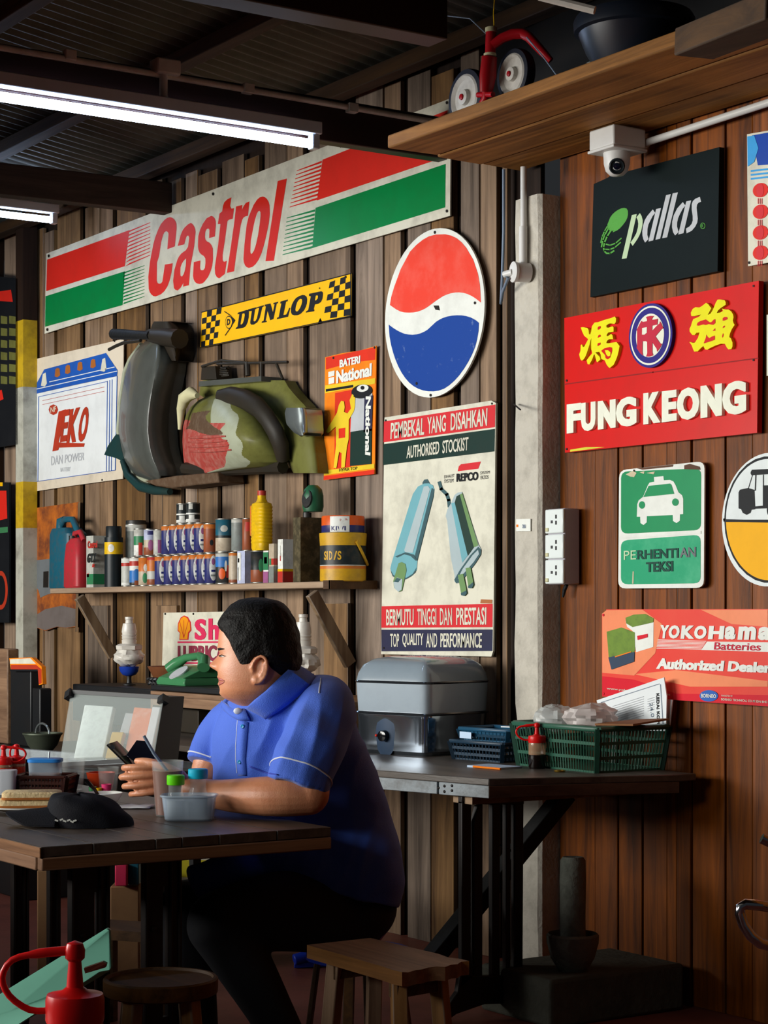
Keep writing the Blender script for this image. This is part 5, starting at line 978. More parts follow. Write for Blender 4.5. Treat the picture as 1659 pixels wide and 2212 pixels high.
# basin, jar and coil on the loft
bc = onY(1370, 130, 3.86); bc.z = LZ + .046
b = MB(); b.lathe([(.09, 0), (.12, .008), (.145, .05), (.165, .10), (.178, .105), (.18, .135), (.172, .15), (.160, .15), (.158, .11), (.11, .02), (.001, .015)], bc, mat('navy_basin', '1b222e', 0.35, 0, 0.3), 36)
tag(b.build('basin'), 'wide dark navy basin standing on the loft boards', 'basin')
jc2 = onY(1284, 140, 3.98); jc2.z = LZ + .044
g = mat('clear_glass', 'cfd8d0', 0.08, 0, 0, alpha=.3, coat=1)
b = MB(); b.lathe([(.03, 0), (.034, .004), (.034, .09), (.026, .10), (.026, .11), (.024, .11), (.024, .098), (.031, .088), (.031, .006), (.001, .005)], jc2, g, 18); tag(b.build('glass_jar', origin=jc2), 'small glass jar on the loft left of the dark basin', 'jar')
cc3 = onY(1662, 12, 3.86); b = MB(); cc3.z = LZ + .046
for i in range(4): b.tube([cc3 + Vector((.045 * math.cos(t), .045 * math.sin(t), .02 + i * .02 + .24)) for t in [2 * PI * j / 20 for j in range(20)]], .009, M['pvc'], 8, closed=True)
b.lathe([(.05, 0), (.05, .25), (.001, .25)], cc3, M['darkwoodx'], 16)
tag(b.build('pipe_coil'), 'coil of pale pipe on a block at the top right corner', 'coil')
b = MB(); b.tube([onY(1165, -8, 3.4), onY(1285, 22, 3.5)], .012, M['pvc'], 8); tag(b.build('roof_pipe'), 'short grey pipe under the roof above the basin', 'pipe')
# ================================================================== long wall counter
CZ = 0.752
M['ctop'] = wood('counter_wood', '2e2620', '5d5248', 'X', 0.4, 10, 0.15, 0.3, spec=0.5); M['cend'] = wood('counter_end_wood', '2e1a10', '5c3a22', 'Y', 0.5, 10, 0.15, 0.3)
M['fascia'] = mat('pale_fascia', '8d959a', 0.6, 0, 0.6, 16, '4a3d32', 0.2); M['iron'] = mat('cast_iron', '17110f', 0.45, 0.2, 0.4, 8, '2d1a12'); M['charred'] = wood('dark_brace', '141414', '2c2c2c', 'Z', 0.6, 10, 0.1, 0.4)
c0 = onZ(1056, 1682, CZ); ce = onZ(1468, 1673, CZ); cf = onZ(818, 1664, CZ)
ctr = thing('counter', 'long dark wooden counter on iron legs along the plank wall', 'counter', ((c0.x - 1.5), 3.9, 0))
yl = 3.50; xl2 = -7.65
b = MB(); b.prism([c0, ce, Vector((ce.x, 4.215, CZ)), Vector((xl2, 4.215, CZ)), Vector((xl2, yl, CZ)), Vector((cf.x, cf.y, CZ))], (0, 0, -.022), M['ctop']); b.build('worktop', ctr, bevel=.003)
b = MB(); m_ = c0 + (cf - c0) * .45
def plank_edge(a, c, z0, z1, th, m): q = MB(); d = (c - a).normalized(); n = Vector((d.y, -d.x, 0)); n = n if n.y < 0 or n.x > 0.5 else -n; q.prism([a + Vector((0, 0, z0)), c + Vector((0, 0, z0)), c + Vector((0, 0, z1)), a + Vector((0, 0, z1))], -n * th, m); return q
u_ = (cf - c0).normalized()
plank_edge(c0, m_ - u_ * .004, -.060, -.022, .03, M['fascia']).build('fascia_board', ctr, bevel=.002); plank_edge(m_ + u_ * .004, c0 + u_ * .75, -.060, -.022, .03, M['fascia']).build('fascia_board', ctr, bevel=.002); plank_edge(c0 + u_ * .76, c0 + u_ * 3.6, -.060, -.022, .03, M['fascia']).build('fascia_board', ctr, bevel=.002)
plank_edge(c0, ce, -.058, -.022, .03, M['cend']).build('end_board', ctr, bevel=.002)
q = MB(); s_n = Vector((u_.y, -u_.x, 0)); s_n = s_n if s_n.y < 0 else -s_n
for t, z in ((.24, -.03), (.24, -.045), (.29, -.033), (.29, -.05), (.33, -.04)): q.lathe([(.0045, 0), (.0045, .0012), (.001, .0012)], c0 + u_ * (t * .62) + Vector((0, 0, z)) + s_n * .0003, M['nail'], 8, axis=s_n)
q.build('screw_holes', ctr, auto=None)
# cast iron end frame with slots
XL = -4.96
def iron_frame(mb, k, X, outline, slots, th, m):
    """plate in strips between slots: build as bars"""
    mb.prism([onX(*k(*p), X) for p in outline], (-th, 0, 0), m)
b = MB()
for ol in ([(352, 100), (378, 86), (394, 100), (392, 195), (390, 780), (400, 850), (345, 900), (352, 780)], [(402, 190), (420, 120), (442, 112), (440, 850), (404, 850)], [(482, 112), (516, 112), (514, 850), (482, 850)], [(541, 110), (560, 110), (560, 850), (541, 850)], [(578, 110), (616, 110), (612, 850), (578, 850)],
           [(352, 72), (618, 72), (618, 114), (352, 114)], [(345, 845), (612, 845), (640, 890), (690, 965), (697, 1008), (642, 1004), (560, 965), (450, 968), (330, 1010), (268, 1055), (262, 1035), (290, 980), (335, 915)]):
    iron_frame(b, s8, XL, ol, None, .022, M['iron'])
b.build('iron_leg', ctr, auto=30, bevel=.003)
b = MB(); b.box((-7.3, 3.6, .0), (-7.24, 4.0, .70), M['iron']); b.build('iron_leg', ctr)
b = MB(); b.bar(onX(1222, 1715, -5.06), onX(905, 2105, -5.06), .05, .062, M['charred'], up=(1, 0, 0)); b.build('brace', ctr, bevel=.003)
b = MB(); b.tube([onX(1058, 1730, -5.02), onX(1062, 1790, -5.02), onX(1078, 1825, -5.02), onX(1105, 1838, -5.02)], .004, M['rubber'], 8); tag(b.build('power_cord'), 'thin black cord drooping under the wall counter', 'cord')
b = MB(); a = onX(880, 1707, -5.0); b.box((a.x - .02, 3.56, CZ - .085), (a.x + .08, 4.2, CZ - .061), M['shelfwood']); b.build('bearer', ctr)
# ------------------------------------------------------------------ electric steamer
M['steel'] = mat('polished_steel', '98a3b0', 0.10, 0.95, 0.15, 20, '6a7078'); M['smoke'] = mat('smoky_plastic', '9aa6b0', 0.2, 0, 0.15, 20, '77828c', coat=.5); M['smoke2'] = mat('smoky_lid', '84919b', 0.2, 0, 0.15, 20, '66727c', coat=.5); M['gloss_black'] = mat('gloss_black', '0e0f12', 0.12, 0, 0.1)
sc_ = onZ(912, 1625, CZ); st = thing('food_steamer', 'square electric steamer with steel base, smoky tray and domed lid on the wall counter', 'steamer', sc_)
def rsq(c, secs, m, rot, n=96, e=.17, mb=None, cap=True):
    b = mb or MB(); R = Matrix.Rotation(rot, 3, 'Z')
    rows = [[Vector(c) + R @ Vector((hx * abs(math.cos(t)) ** e * math.copysign(1, math.cos(t)), hy * abs(math.sin(t)) ** e * math.copysign(1, math.sin(t)), z)) for t in [2 * PI * (j + .5) / n for j in range(n)]] for z, hx, hy in secs]
    V = b.grid(rows, m, cu=True)
    if cap: b.bm.faces.new(V[0][::-1]).material_index = b.mi(m); b.bm.faces.new(V[-1]).material_index = b.mi(m)
    return b
rot = math.atan2(FWD.y, FWD.x) + math.radians(47)
q_ = 0.172
rsq(sc_, [(0, q_ * .93, q_ * .93), (.012, q_ * .96, q_ * .96), (.014, q_, q_), (.05, q_ * 1.005, q_ * 1.005), (.11, q_, q_), (.13, q_ * 1.01, q_ * 1.01), (.14, q_ * 1.01, q_ * 1.01)], M['steel'], rot).build('base', st)
rsq(sc_, [(.136, q_ * .99, q_ * .99), (.15, q_ * 1.0, q_ * 1.0), (.252, q_ * 1.03, q_ * 1.03), (.256, q_ * 1.03, q_ * 1.03)], M['smoke'], rot).build('steam_tray', st)
for z in (.146, .256): rsq(sc_, [(z - .005, q_ * 1.03, q_ * 1.03), (z, q_ * 1.05, q_ * 1.05), (z + .004, q_ * 1.03, q_ * 1.03)], M['steel'], rot).build('rim', st)
rsq(sc_, [(.258, q_ * 1.03, q_ * 1.03), (.285, q_ * 1.0, q_ * 1.0), (.315, q_ * .92, q_ * .92), (.335, q_ * .76, q_ * .76), (.345, q_ * .5, q_ * .5), (.349, .01, .01)], M['smoke2'], rot).build('lid', st)
fa = Matrix.Rotation(rot, 3, 'Z'); nl = fa @ Vector((0, 1, 0)); nl2 = fa @ Vector((-1, 0, 0))
fn = max((fa @ Vector(v) for v in ((1, 0, 0), (-1, 0, 0), (0, 1, 0), (0, -1, 0))), key=lambda v: -v.dot(RIGHT) * .9 - v.dot(FWD))
sd = Vector((0, 0, 1)).cross(fn)
kc_ = sc_ + fn * (q_ * 1.0) + Vector((0, 0, .066)) - sd * .02
b = MB(); b.lathe([(.05, 0), (.042, .001), (.040, .002), (.001, .002)], kc_, M['batdark'], 28, axis=fn, sx=1.0, sy=1.5); b.build('control_plate', st)
b = MB(); b.lathe([(.02, 0), (.019, .018), (.012, .02), (.001, .02)], kc_ + fn * .003, M['gloss_black'], 20, axis=fn); b.build('knob', st)
b = MB(); b.blob(kc_ + fn * .005 - sd * .04, .005, mat('red_light', 'e03020', 0.3, 0, 0)); b.build('indicator', st)
# ------------------------------------------------------------------ plastic baskets
def basket(name, label, c, wx, wy, h, rot, m, bars, flare=1.14, rim=.007, solid_top=.0, rows_=2):
    root = thing(name, label, 'basket', c); R = Matrix.Rotation(rot, 3, 'Z'); c = Vector(c)
    def pt(u, v, z):
        f = lerp(1, flare, z); return c + R @ Vector((u * wx / 2 * f, v * wy / 2 * f, h * z))
    b = MB(); b.prism([pt(-1, -1, 0), pt(1, -1, 0), pt(1, 1, 0), pt(-1, 1, 0)], (0, 0, .004), m); b.build('basket_floor', root)
    b = MB(); cs = [(-1, -1), (1, -1), (1, 1), (-1, 1)]
    for i in range(4):
        a, e = cs[i], cs[(i + 1) % 4]; n = max(3, int(bars * (wx if i % 2 == 0 else wy)))
        for z in [0.01] + [(j + 1) / (rows_ + 1) for j in range(rows_)] + [1 - solid_top]:
            b.bar(pt(*a, z), pt(*e, z), .004, .010, m)
        if solid_top: b.prism([pt(*a, 1 - solid_top), pt(*e, 1 - solid_top), pt(*e, 1), pt(*a, 1)], R @ Vector((0, 0, 0)) + (c - (pt(*a, 1) + pt(*e, 1)) / 2).normalized() * .003, m)
        for j in range(n + 1):
            t = j / n; u, v = lerp(a[0], e[0], t), lerp(a[1], e[1], t); big = j in (0, n)
            b.bar(pt(u, v, 0), pt(u, v, 1), .014 if big else .0035, .014 if big else .0035, m)
    b.build('lattice', root, auto=None)
    b = MB(); b.tube([pt(u, v, 1) for u, v in ((-1, -.94), (-.94, -1), (.94, -1), (1, -.94), (1, .94), (.94, 1), (-.94, 1), (-1, .94))], rim, m, 8, closed=True); b.build('rim', root)
    return root, pt
pm('pl_blue', '1d4a66', 0.1, 0.3); pm('pl_dkblue', '1d3345', 0.1, 0.35); pm('pl_green', '2c5847', 0.2, 0.35); pm('paper', 'dfe4e6', 0.1, 0.7, dc='a9b0b5'); pm('paperblue', 'b9cfe8', 0.1, 0.6); pm('envelope', '7a4e2c', 0.3, 0.7)
bc = onZ(1092, 1640, CZ) + Vector((0, -.04, 0))
basket('plastic_basket', 'low dark blue plastic basket between the steamer and the sauce bottle', bc, .235, .17, .062, .12, M['pl_dkblue'], 70, 1.12)
bb = bc + Vector((.0, .02, .064))
basket('plastic_basket', 'brighter blue basket nested on top of the dark blue one', bb, .22, .15, .04, .12, M['pl_blue'], 60, 1.12, solid_top=.5, rows_=1)
s_ = MB(); s_.prism([bb + Vector((-.1, -.1, .008)), bb + Vector((-.03, -.102, .008)), bb + Vector((-.03, -.102, .03)), bb + Vector((-.1, -.1, .03))], (0, -.001, 0), M['paperblue']); tag(s_.build('basket_tag'), 'pale tag stuck on the front of the upper blue basket', 'tag')
b = MB(); b.prism([bb + Vector((.0, .0, .046)), bb + Vector((.13, -.02, .05)), bb + Vector((.14, .05, .052)), bb + Vector((.02, .08, .048))], (0, 0, .003), M['paper']); tag(b.build('folded_paper'), 'folded white paper lying on the blue baskets', 'paper')
gc = onZ(1312, 1670, CZ); gx0, gy0 = .40, .27
gcen = gc + Vector((-gx0 / 2 - .01, gy0 / 2 - .035, 0))
groot, gpt = basket('plastic_basket', 'large green plastic basket heaped with papers and bags at the counter end', gcen, gx0, gy0, .138, 0.0, M['pl_green'], 80, 1.10, rim=.009, rows_=2)
# contents of the green basket
b = MB(); nn = 26
def crumple(c, rx, ry, rz, m, seed, amp=.35):
    mb = MB(); rows = []
    for i in range(15):
        th = PI * i / 14; rr = []
        for j in range(30):
            ph = 2 * PI * j / 30; v = Vector((math.sin(th) * math.cos(ph), math.sin(th) * math.sin(ph), math.cos(th)))
            k_ = 1 + amp * noise.turbulence(v * 2.2 + Vector((seed, seed * 2, 0)), 3, True) - amp * .4
            rr.append(Vector(c) + Vector((v.x * rx * k_, v.y * ry * k_, v.z * rz * k_)))
        rows.append(rr)
    mb.grid(rows, m, cu=True); return mb
M['bag'] = mat('clear_bag', 'd5dad8', 0.2, 0, 0, alpha=.5); M['bag2'] = mat('milky_bag', 'cdc4c0', 0.4, 0, 0.1, alpha=.8)
p_ = onY(*s5(1035, 395), gcen.y); tag(crumple((p_.x, gcen.y - .02, CZ + .155), .075, .08, .04, M['bag'], 3).build('plastic_bag', auto=25), 'crumpled clear plastic bag in the green basket, left one', 'bag')
p_ = onY(*s5(1170, 385), gcen.y); tag(crumple((p_.x, gcen.y + .0, CZ + .162), .08, .09, .045, M['bag2'], 8).build('plastic_bag', auto=25), 'milky crumpled plastic bag in the green basket beside the newspaper', 'bag')
b = MB(); p_ = onY(*s5(1345, 400), gcen.y - .04); b.prism([Vector((p_.x - .10, p_.y - .05, CZ + .145)), Vector((p_.x + .06, p_.y - .03, CZ + .150)), Vector((p_.x + .08, p_.y + .1, CZ + .165)), Vector((p_.x - .08, p_.y + .1, CZ + .155))], (0, 0, .006), M['envelope']); tag(b.build('envelope'), 'brown envelope lying across the green basket', 'envelope')
YN = 4.23
s = Sign(s5, [(1198, 290), (1515, 182), (1528, 270), (1525, 435), (1230, 425)], M['paper'], YN, .004)
for ln in ([(1220, 300), (1495, 212)], [(1222, 300), (1240, 420)], [(1500, 215), (1512, 400)]): s.line(M['cable'], ln, 2.5)
for i in range(9): s.line(M['palegrey'], [(1275 + i * 3, 318 + i * 10), (1420, 272 + i * 11)], 2.5)
for i in range(6): s.line(M['palegrey'], [(1440, 285 + i * 11), (1470, 276 + i * 11)], 2.5)
s.t('KEDAI KOPI', [(1494, 255), (1496, 400), (1484, 402), (1480, 258)], M['black'], .03); s.t('24.01', [(1462, 300), (1472, 380), (1458, 385), (1448, 302)], M['cable'])
tag(s.mb.build('newspaper', auto=None, recalc=False), 'folded printed sheet standing in the green basket against the wall', 'paper')
s = Sign(s5, [(1524, 285), (1555, 288), (1540, 425), (1500, 425)], M['paper'], YN + .02, .004); s.line(mat('mint', '7fd0a0', .6, 0, .1), [(1530, 350), (1535, 420)], 5); tag(s.mb.build('paper_sheet', auto=None, recalc=False), 'white sheet peeking out behind the printed newspaper', 'paper')
# ------------------------------------------------------------------ squeeze bottles
pm('cap_red', 'd11414', 0.08, 0.3); M['bottle_clear'] = mat('clear_plastic_bottle', 'b98f70', 0.15, 0, 0, alpha=.55); M['sauce_dark'] = mat('dark_sauce', '120a08', 0.15, 0, 0); M['sauce_red'] = mat('chilli_sauce', 'c2300e', 0.25, 0, 0.15)
def squeeze(label, c, H, r, liquid, body, tubedir, fill=.5, cap=None):
    root = thing('sauce_bottle', label, 'bottle', c); c = Vector(c); cap = cap or M['cap_red']
    b = MB(); b.lathe([(r * .98, fill * .55 * H), (r, fill * .55 * H + .002), (r, .52 * H), (r * .97, .56 * H), (r * .9, .57 * H)], c, body, 26); b.build('body', root)
    b = MB(); b.lathe([(r * .9, 0), (r, .05 * H), (r, fill * .55 * H)], c, liquid, 24); b.build('sauce', root)
    b = MB(); b.lathe([(r * 1.0, .56 * H), (r * 1.03, .575 * H), (r * 1.03, .68 * H), (r * .98, .71 * H), (r * .5, .725 * H), (r * .30, .75 * H), (r * .24, .86 * H), (r * .22, .90 * H), (.001, .90 * H)], c, cap, 26); b.build('cap', root)
    b = MB(); b.lathe([(r * .24, .89 * H), (r * .34, .905 * H), (r * .36, .95 * H), (r * .28, .985 * H), (.001, H)], c, cap, 18); b.build('tip', root)
    t = Vector(tubedir); b = MB()
    pts = [c + t * (r * .9) + UP * (.62 * H), c + t * (r * 1.6) + UP * (.625 * H), c + t * (r * 2.3) + UP * (.70 * H), c + t * (r * 2.55) + UP * (.80 * H), c + t * (r * 2.2) + UP * (.895 * H), c + t * (r * 1.3) + UP * (.93 * H), c + t * (r * .3) + UP * (.945 * H)]
    fine = []
    for i in range(len(pts) - 1):
        for f in (0, .33, .66):
            p0, p1, p2, p3 = pts[max(i - 1, 0)], pts[i], pts[i + 1], pts[min(i + 2, len(pts) - 1)]
            fine.append(0.5 * ((2 * p1) + (p2 - p0) * f + (2 * p0 - 5 * p1 + 4 * p2 - p3) * f * f + (3 * p1 - p0 - 3 * p2 + p3) * f ** 3))
    fine.append(pts[-1]); b.tube(fine, [r * .12] * (len(fine) - 4) + [r * .17] * 4, cap, 10); b.build('cap_strap', root)
    return root
squeeze('small sauce bottle of dark sauce with red nozzle cap on the wall counter', onZ(1160, 1660, CZ), .148, .0275, M['sauce_dark'], M['bottle_clear'], -RIGHT * .95, .55)
p_ = onZ(1068, 1658, CZ); b = MB(); R = Matrix.Rotation(.15, 3, 'Z'); b.box(p_ + Vector((-.075, -.05, 0)), p_ + Vector((.075, .05, .006)), M['paperblue'], R); tag(b.build('notepad'), 'thin pale notepad on the counter before the blue baskets', 'notepad')
b = MB(); b.tube([p_ + Vector((-.03, -.062, .004)), p_ + Vector((.10, -.05, .004))], .0035, M['orange'], 8); tag(b.build('pencil'), 'orange pencil beside the notepad on the counter', 'pencil')
p_ = onZ(1209, 1668, CZ); b = MB(); b.tube([p_ + Vector((.016 * math.cos(t), .016 * math.sin(t), .004)) for t in [2 * PI * i / 20 for i in range(20)]], .003, mat('brass', 'a88534', .3, .9, .1), 8, closed=True); tag(b.build('brass_ring'), 'small brass ring lying on the counter', 'ring')
# ------------------------------------------------------------------ stone mortar on its block
M['stone'] = mat('mossy_stone', '6f7268', 0.9, 0, 0.6, 18, '2b2f27', 0.6, 50); M['block'] = mat('dark_block', '4a4a40', 0.9, 0, 0.6, 9, '1b1f1a', 0.5, 40)
bx = onX(1190, 2118, -4.72); b = MB(); b.box((bx.x - .36, bx.y, 0), (bx.x, 4.24, bx.z), M['block']); tag(b.build('stone_block', bevel=.012), 'dark mossy stone block on the floor by the wall', 'block')
mc = onZ(1196, 2104, bx.z); mc = Vector((mc.x - .02, mc.y + .09, bx.z))
b = MB(); dm = (mc - CAMP).dot(FWD); mr_ = 56 * dm / FPX
b.lathe([(mr_ * .55, 0), (mr_ * .62, .008), (mr_ * .85, .04), (mr_ * 1.0, .085), (mr_ * 1.02, .108), (mr_ * .94, .115), (mr_ * .85, .108), (mr_ * .7, .06), (.001, .04)], mc, M['stone'], 30)
tag(b.build('stone_mortar', origin=mc), 'round stone mortar bowl on the dark block', 'mortar')
pr = 28 * dm / FPX; b = MB(); R_ = [(pr * .9, .045), (pr, .08), (pr * .98, .2), (pr * 1.02, .28)]
ph_ = (2104 - 1860) * dm / FPX
b.lathe([(pr * .85, .045), (pr, .07), (pr * .99, ph_ * .5), (pr * 1.03, ph_ * .8), (pr * .98, ph_ * .97), (pr * .8, ph_), (.001, ph_ * .99)], mc, M['stone'], 22, axis=(-.02, .02, 1)); tag(b.build('stone_pestle'), 'thick stone pestle standing upright in the mortar', 'pestle')
# ================================================================== back left corner
M['cabwood'] = wood('cabinet_wood', '5a3d28', '97704c', 'X', 0.55, 10, 0.15, 0.3); M['flatblack'] = mat('flat_black', '15171a', 0.45, 0, 0.2)
cx0, cx1 = onY(690, 1500, 3.78).x, onY(325, 1500, 3.78).x
cab = thing('side_cabinet', 'low brown open cabinet standing on the counter behind the man', 'cabinet', ((cx0 + cx1) / 2, 4.0, CZ)); ztop = .925
for nm, lo, hi in (('top_panel', (cx1, 3.78, ztop - .02), (cx0, 4.26, ztop)), ('side_panel', (cx1, 3.78, CZ + .001), (cx1 + .02, 4.26, ztop - .02)), ('side_panel', (cx0 - .02, 3.78, CZ + .001), (cx0, 4.26, ztop - .02)), ('divider', ((cx0 + cx1) / 2 + .08, 3.80, CZ + .001), ((cx0 + cx1) / 2 + .11, 4.2, ztop - .02)), ('back_panel', (cx1 + .02, 4.24, CZ + .001), (cx0 - .02, 4.26, ztop - .02)), ('front_rail', (cx1 + .02, 3.78, ztop - .06), (cx0 - .02, 3.80, ztop - .02))):
    b = MB(); b.box(lo, hi, M['cabwood']); b.build(nm, cab, bevel=.002)
bx0 = onY(452, 1580, 3.9); b = MB(); b.box((bx0.x - .30, 3.86, CZ + .002), (bx0.x - .02, 4.1, CZ + .10), M['sc_dark']); tag(b.build('dark_box', bevel=.004), 'dark box stored inside the open brown cabinet', 'box')
tz = ztop + .002; b = MB(); a = onY(330, 1495, 3.80); c = onY(520, 1495, 3.80)
b.box((a.x, 3.79, tz), (c.x, 4.12, tz + .022), M['flatblack']); tag(b.build('black_tray', bevel=.004), 'flat black box under the green telephone', 'tray')
tz += .024
pm('tel_green', '3f7d52', 0.1, 0.25)
tc = onY(412, 1490, 3.92); tc.z = tz; tel = thing('telephone', 'old green desk telephone with its handset on top', 'telephone', tc)
b = MB(); 
b.grid([[tc + Vector((x * sx_, y * sy_ , z)) for x, y in ((-1, -1), (1, -1), (1, 1), (-1, 1))] for z, sx_, sy_ in ((0, .125, .095), (.012, .128, .098), (.03, .12, .09))], M['tel_green'], cu=True)
b.prism([tc + Vector((-.12, -.09, .03)), tc + Vector((-.09, .0, .075)), tc + Vector((-.08, .07, .08)), tc + Vector((-.1, .09, .03))], (.22, 0, 0), M['tel_green']); b.build('body', tel, bevel=.004)
b = MB(); b.tube([tc + Vector((-.16, -.02, .06)), tc + Vector((-.13, .0, .085)), tc + Vector((-.06, .01, .112)), tc + Vector((.06, .01, .122)), tc + Vector((.12, .0, .105)), tc + Vector((.15, -.02, .075))], [.026, .026, .016, .016, .026, .026], M['tel_green'], 14); b.build('handset', tel)
b = MB(); b.lathe([(.045, 0), (.045, .006), (.02, .008), (.001, .008)], tc + Vector((.0, -.055, .048)), M['palegrey'], 24, axis=(0, -.55, .8)); b.build('dial', tel)
b = MB(); b.tube([tc + Vector((-.16 - .1 * t + .01 * math.sin(t * 60), -.06 + .01 * math.cos(t * 60), -.004 + .012 * (1 + math.sin(t * 40)))) for t in [i / 60 for i in range(61)]], .006, M['flatblack'], 6); b.build('cord', tel)
bc_ = onY(376, 1485, 4.14); bc_.z = ztop + .002
b = MB(); b.lathe([(.001, .0), (.04, .002), (.09, .03), (.12, .085), (.112, .085), (.083, .035), (.001, .012)], bc_ + Vector((0, 0, .0)), mat('brown_bowl', '7a4a2e', 0.4, 0, .3), 32); tag(b.build('wooden_bowl', origin=bc_), 'brown wooden bowl behind the green telephone', 'bowl')
# two spark plug figures
def plug(label, px, ytop, zb, Y, scale, lower):
    c = onY(px, 1480, Y); c.z = zb; root = thing('spark_plug_ornament', label, 'ornament', c)
    H = onY(px, ytop, Y).z - zb; P_ = M['porcelain'] = mat('porcelain', 'd3cfc6', 0.3, 0, 0.3, 20, '8a7360')
    def L(pr, m, nm, seg=24, **k): q = MB(); q.lathe([(r * scale, H * h) for r, h in pr], c, m, seg, **k); q.build(nm, root)
    L([(.030, .0), (.03, .01), (.012, .03), (.010, .10), (.012, .14)], M['flatblack'], 'stand')
    L([(.012, .13), (.030, .15), (.042, .20), (.046, .27), (.030, .275)], mat('cobalt', '1a3a9a', .25, 0, .1), 'collar')
    q = MB(); rows = []
    for i in range(13):
        th = PI * i / 12; rr = []
        for j in range(28):
            ph = 2 * PI * j / 28; v = Vector((math.sin(th) * math.cos(ph), math.sin(th) * math.sin(ph), math.cos(th))); k_ = 1 + .22 * noise.noise(v * 3.3 + Vector((px, 0, 0)))
            rr.append(c + Vector((v.x * .068 * scale * k_, v.y * .068 * scale * k_, H * .41 + v.z * H * .135 * k_)))
        rows.append(rr)
    q.grid(rows, P_, cu=True); q.build('knobbly_body', root)
    L([(.045, .50), (.058, .52), (.06, .575), (.048, .60), (.03, .61)], P_, 'hex_nut', 6)
    L([(.032, .60), (.034, .66), (.030, .665), (.034, .69), (.031, .70), (.035, .73), (.031, .74), (.034, .78), (.028, .90), (.018, .905), (.016, .95), (.019, .96), (.019, .995), (.001, 1)], P_, 'insulator')
plug('white spark plug shaped ornament with cobalt collar on the left of the phone', 279, 1332, .925, 4.0, 1.0, True)
plug('white spark plug shaped ornament partly hidden by the head of the man', 655, 1326, .925, 4.05, .95, False)
o_ = onY(279, 1490, 4.0); b = MB(); b.box((o_.x - .35, 3.88, CZ + .001), (cx1 - .02, 4.2, .923), M['flatblack']); tag(b.build('black_speaker', bevel=.006), 'black box carrying the left spark plug ornament', 'box')
# glass guard case on a dark stand
DC = 7.05
tl, tr_, br, bl = P(153, 1494, DC + .1), P(354, 1506, DC - .12), P(332, 1640, DC - .3), P(128, 1652, DC - .12)
gcase = thing('display_case', 'slanted clear glass food case with black rails, packets behind the pane', 'case', (bl + br) / 2)
M['pane'] = mat('case_glass', 'dfeae6', 0.03, 0, 0, spec=1.0, alpha=.22, coat=1)
n_ = (tr_ - tl).cross(bl - tl).normalized(); n_ = n_ if n_.dot(FWD) > 0 else -n_
b = MB(); b.prism([tl, tr_, br, bl], n_ * .004, M['pane']); b.build('front_pane', gcase)
b = MB(); b.bar(tl, tr_, .02, .014, M['flatblack']); b.build('top_rail', gcase); b = MB(); b.bar(bl, br, .014, .014, M['flatblack']); b.build('bottom_rail', gcase)
for a, c in ((tl, bl), (tr_, br)):
    b = MB(); b.bar(a, lerp(a, c, .10), .03, .03, M['flatblack'], up=(1, 0, 0)); b.build('corner_clip', gcase)
bk = Vector((-.02, .09, 0)); zb_ = min(bl.z, br.z)
b = MB(); b.prism([Vector((tr_.x, tr_.y, tr_.z)), tr_ + bk, Vector((br.x, br.y + .09, zb_)), br], (-.006, 0, 0), M['flatblack']); b.build('side_panel', gcase)
b = MB(); b.prism([tl + bk * .3, tr_ + bk * .3, tr_ + bk, tl + bk], (0, 0, -.008), M['flatblack']); b.build('top_panel', gcase)
def pk(u0, u1, v0, v1, dep, m, label):
    q = MB(); f = lambda u, v: lerp(lerp(tl, tr_, u), lerp(bl, br, u), v) + n_ * dep
    q.prism([f(u0, v0), f(u1, v0), f(u1 - .03, v1), f(u0 - .03, v1)], n_ * .02, m); tag(q.build('food_packet', bevel=.004), label, 'packet', 'packets in the glass case')
pm('frost', 'dfe8e6', .2, .5, 40); pm('snack', 'ee7a38', .4, .4, 12, 'fbe6d8'); pm('pkyellow', 'd3a818', .2); pm('pkwhite', 'e4e4ea', .15)
pk(.08, .40, .06, .80, .05, M['frost'], 'frosted white packet at the left of the glass case'); pk(.60, .80, .03, .86, .06, M['snack'], 'orange packet in the middle of the glass case'); pk(.81, .90, .03, .80, .05, M['pkwhite'], 'white packet between orange ones in the glass case'); pk(.91, 1.0, .06, .75, .06, M['snack'], 'orange packet at the right edge of the glass case'); pk(.44, .57, .46, .84, .04, M['pkyellow'], 'small yellow packet in the glass case'); pk(.50, .60, .10, .40, .07, M['palegrey'], 'grey packet hanging in the glass case')
ds = thing('side_table', 'small dark table under the slanted glass case', 'table', ((bl.x + br.x) / 2, bl.y + .1, 0))
lo_, hi_ = Vector((bl.x - .03, min(bl.y, br.y) - .03, 0)), Vector((br.x + .04, max(bl.y, br.y) + .16, 0))
b = MB(); b.box((lo_.x, lo_.y, zb_ - .03), (hi_.x, hi_.y, zb_ - .009), M['flatblack']); b.build('top', ds, bevel=.003)
for x, y in ((lo_.x, lo_.y), (hi_.x - .03, lo_.y), (hi_.x - .03, hi_.y - .03), (lo_.x, hi_.y - .03)):
    b = MB(); b.box((x, y, 0), (x + .03, y + .03, zb_ - .03), M['flatblack']); b.build('leg', ds)
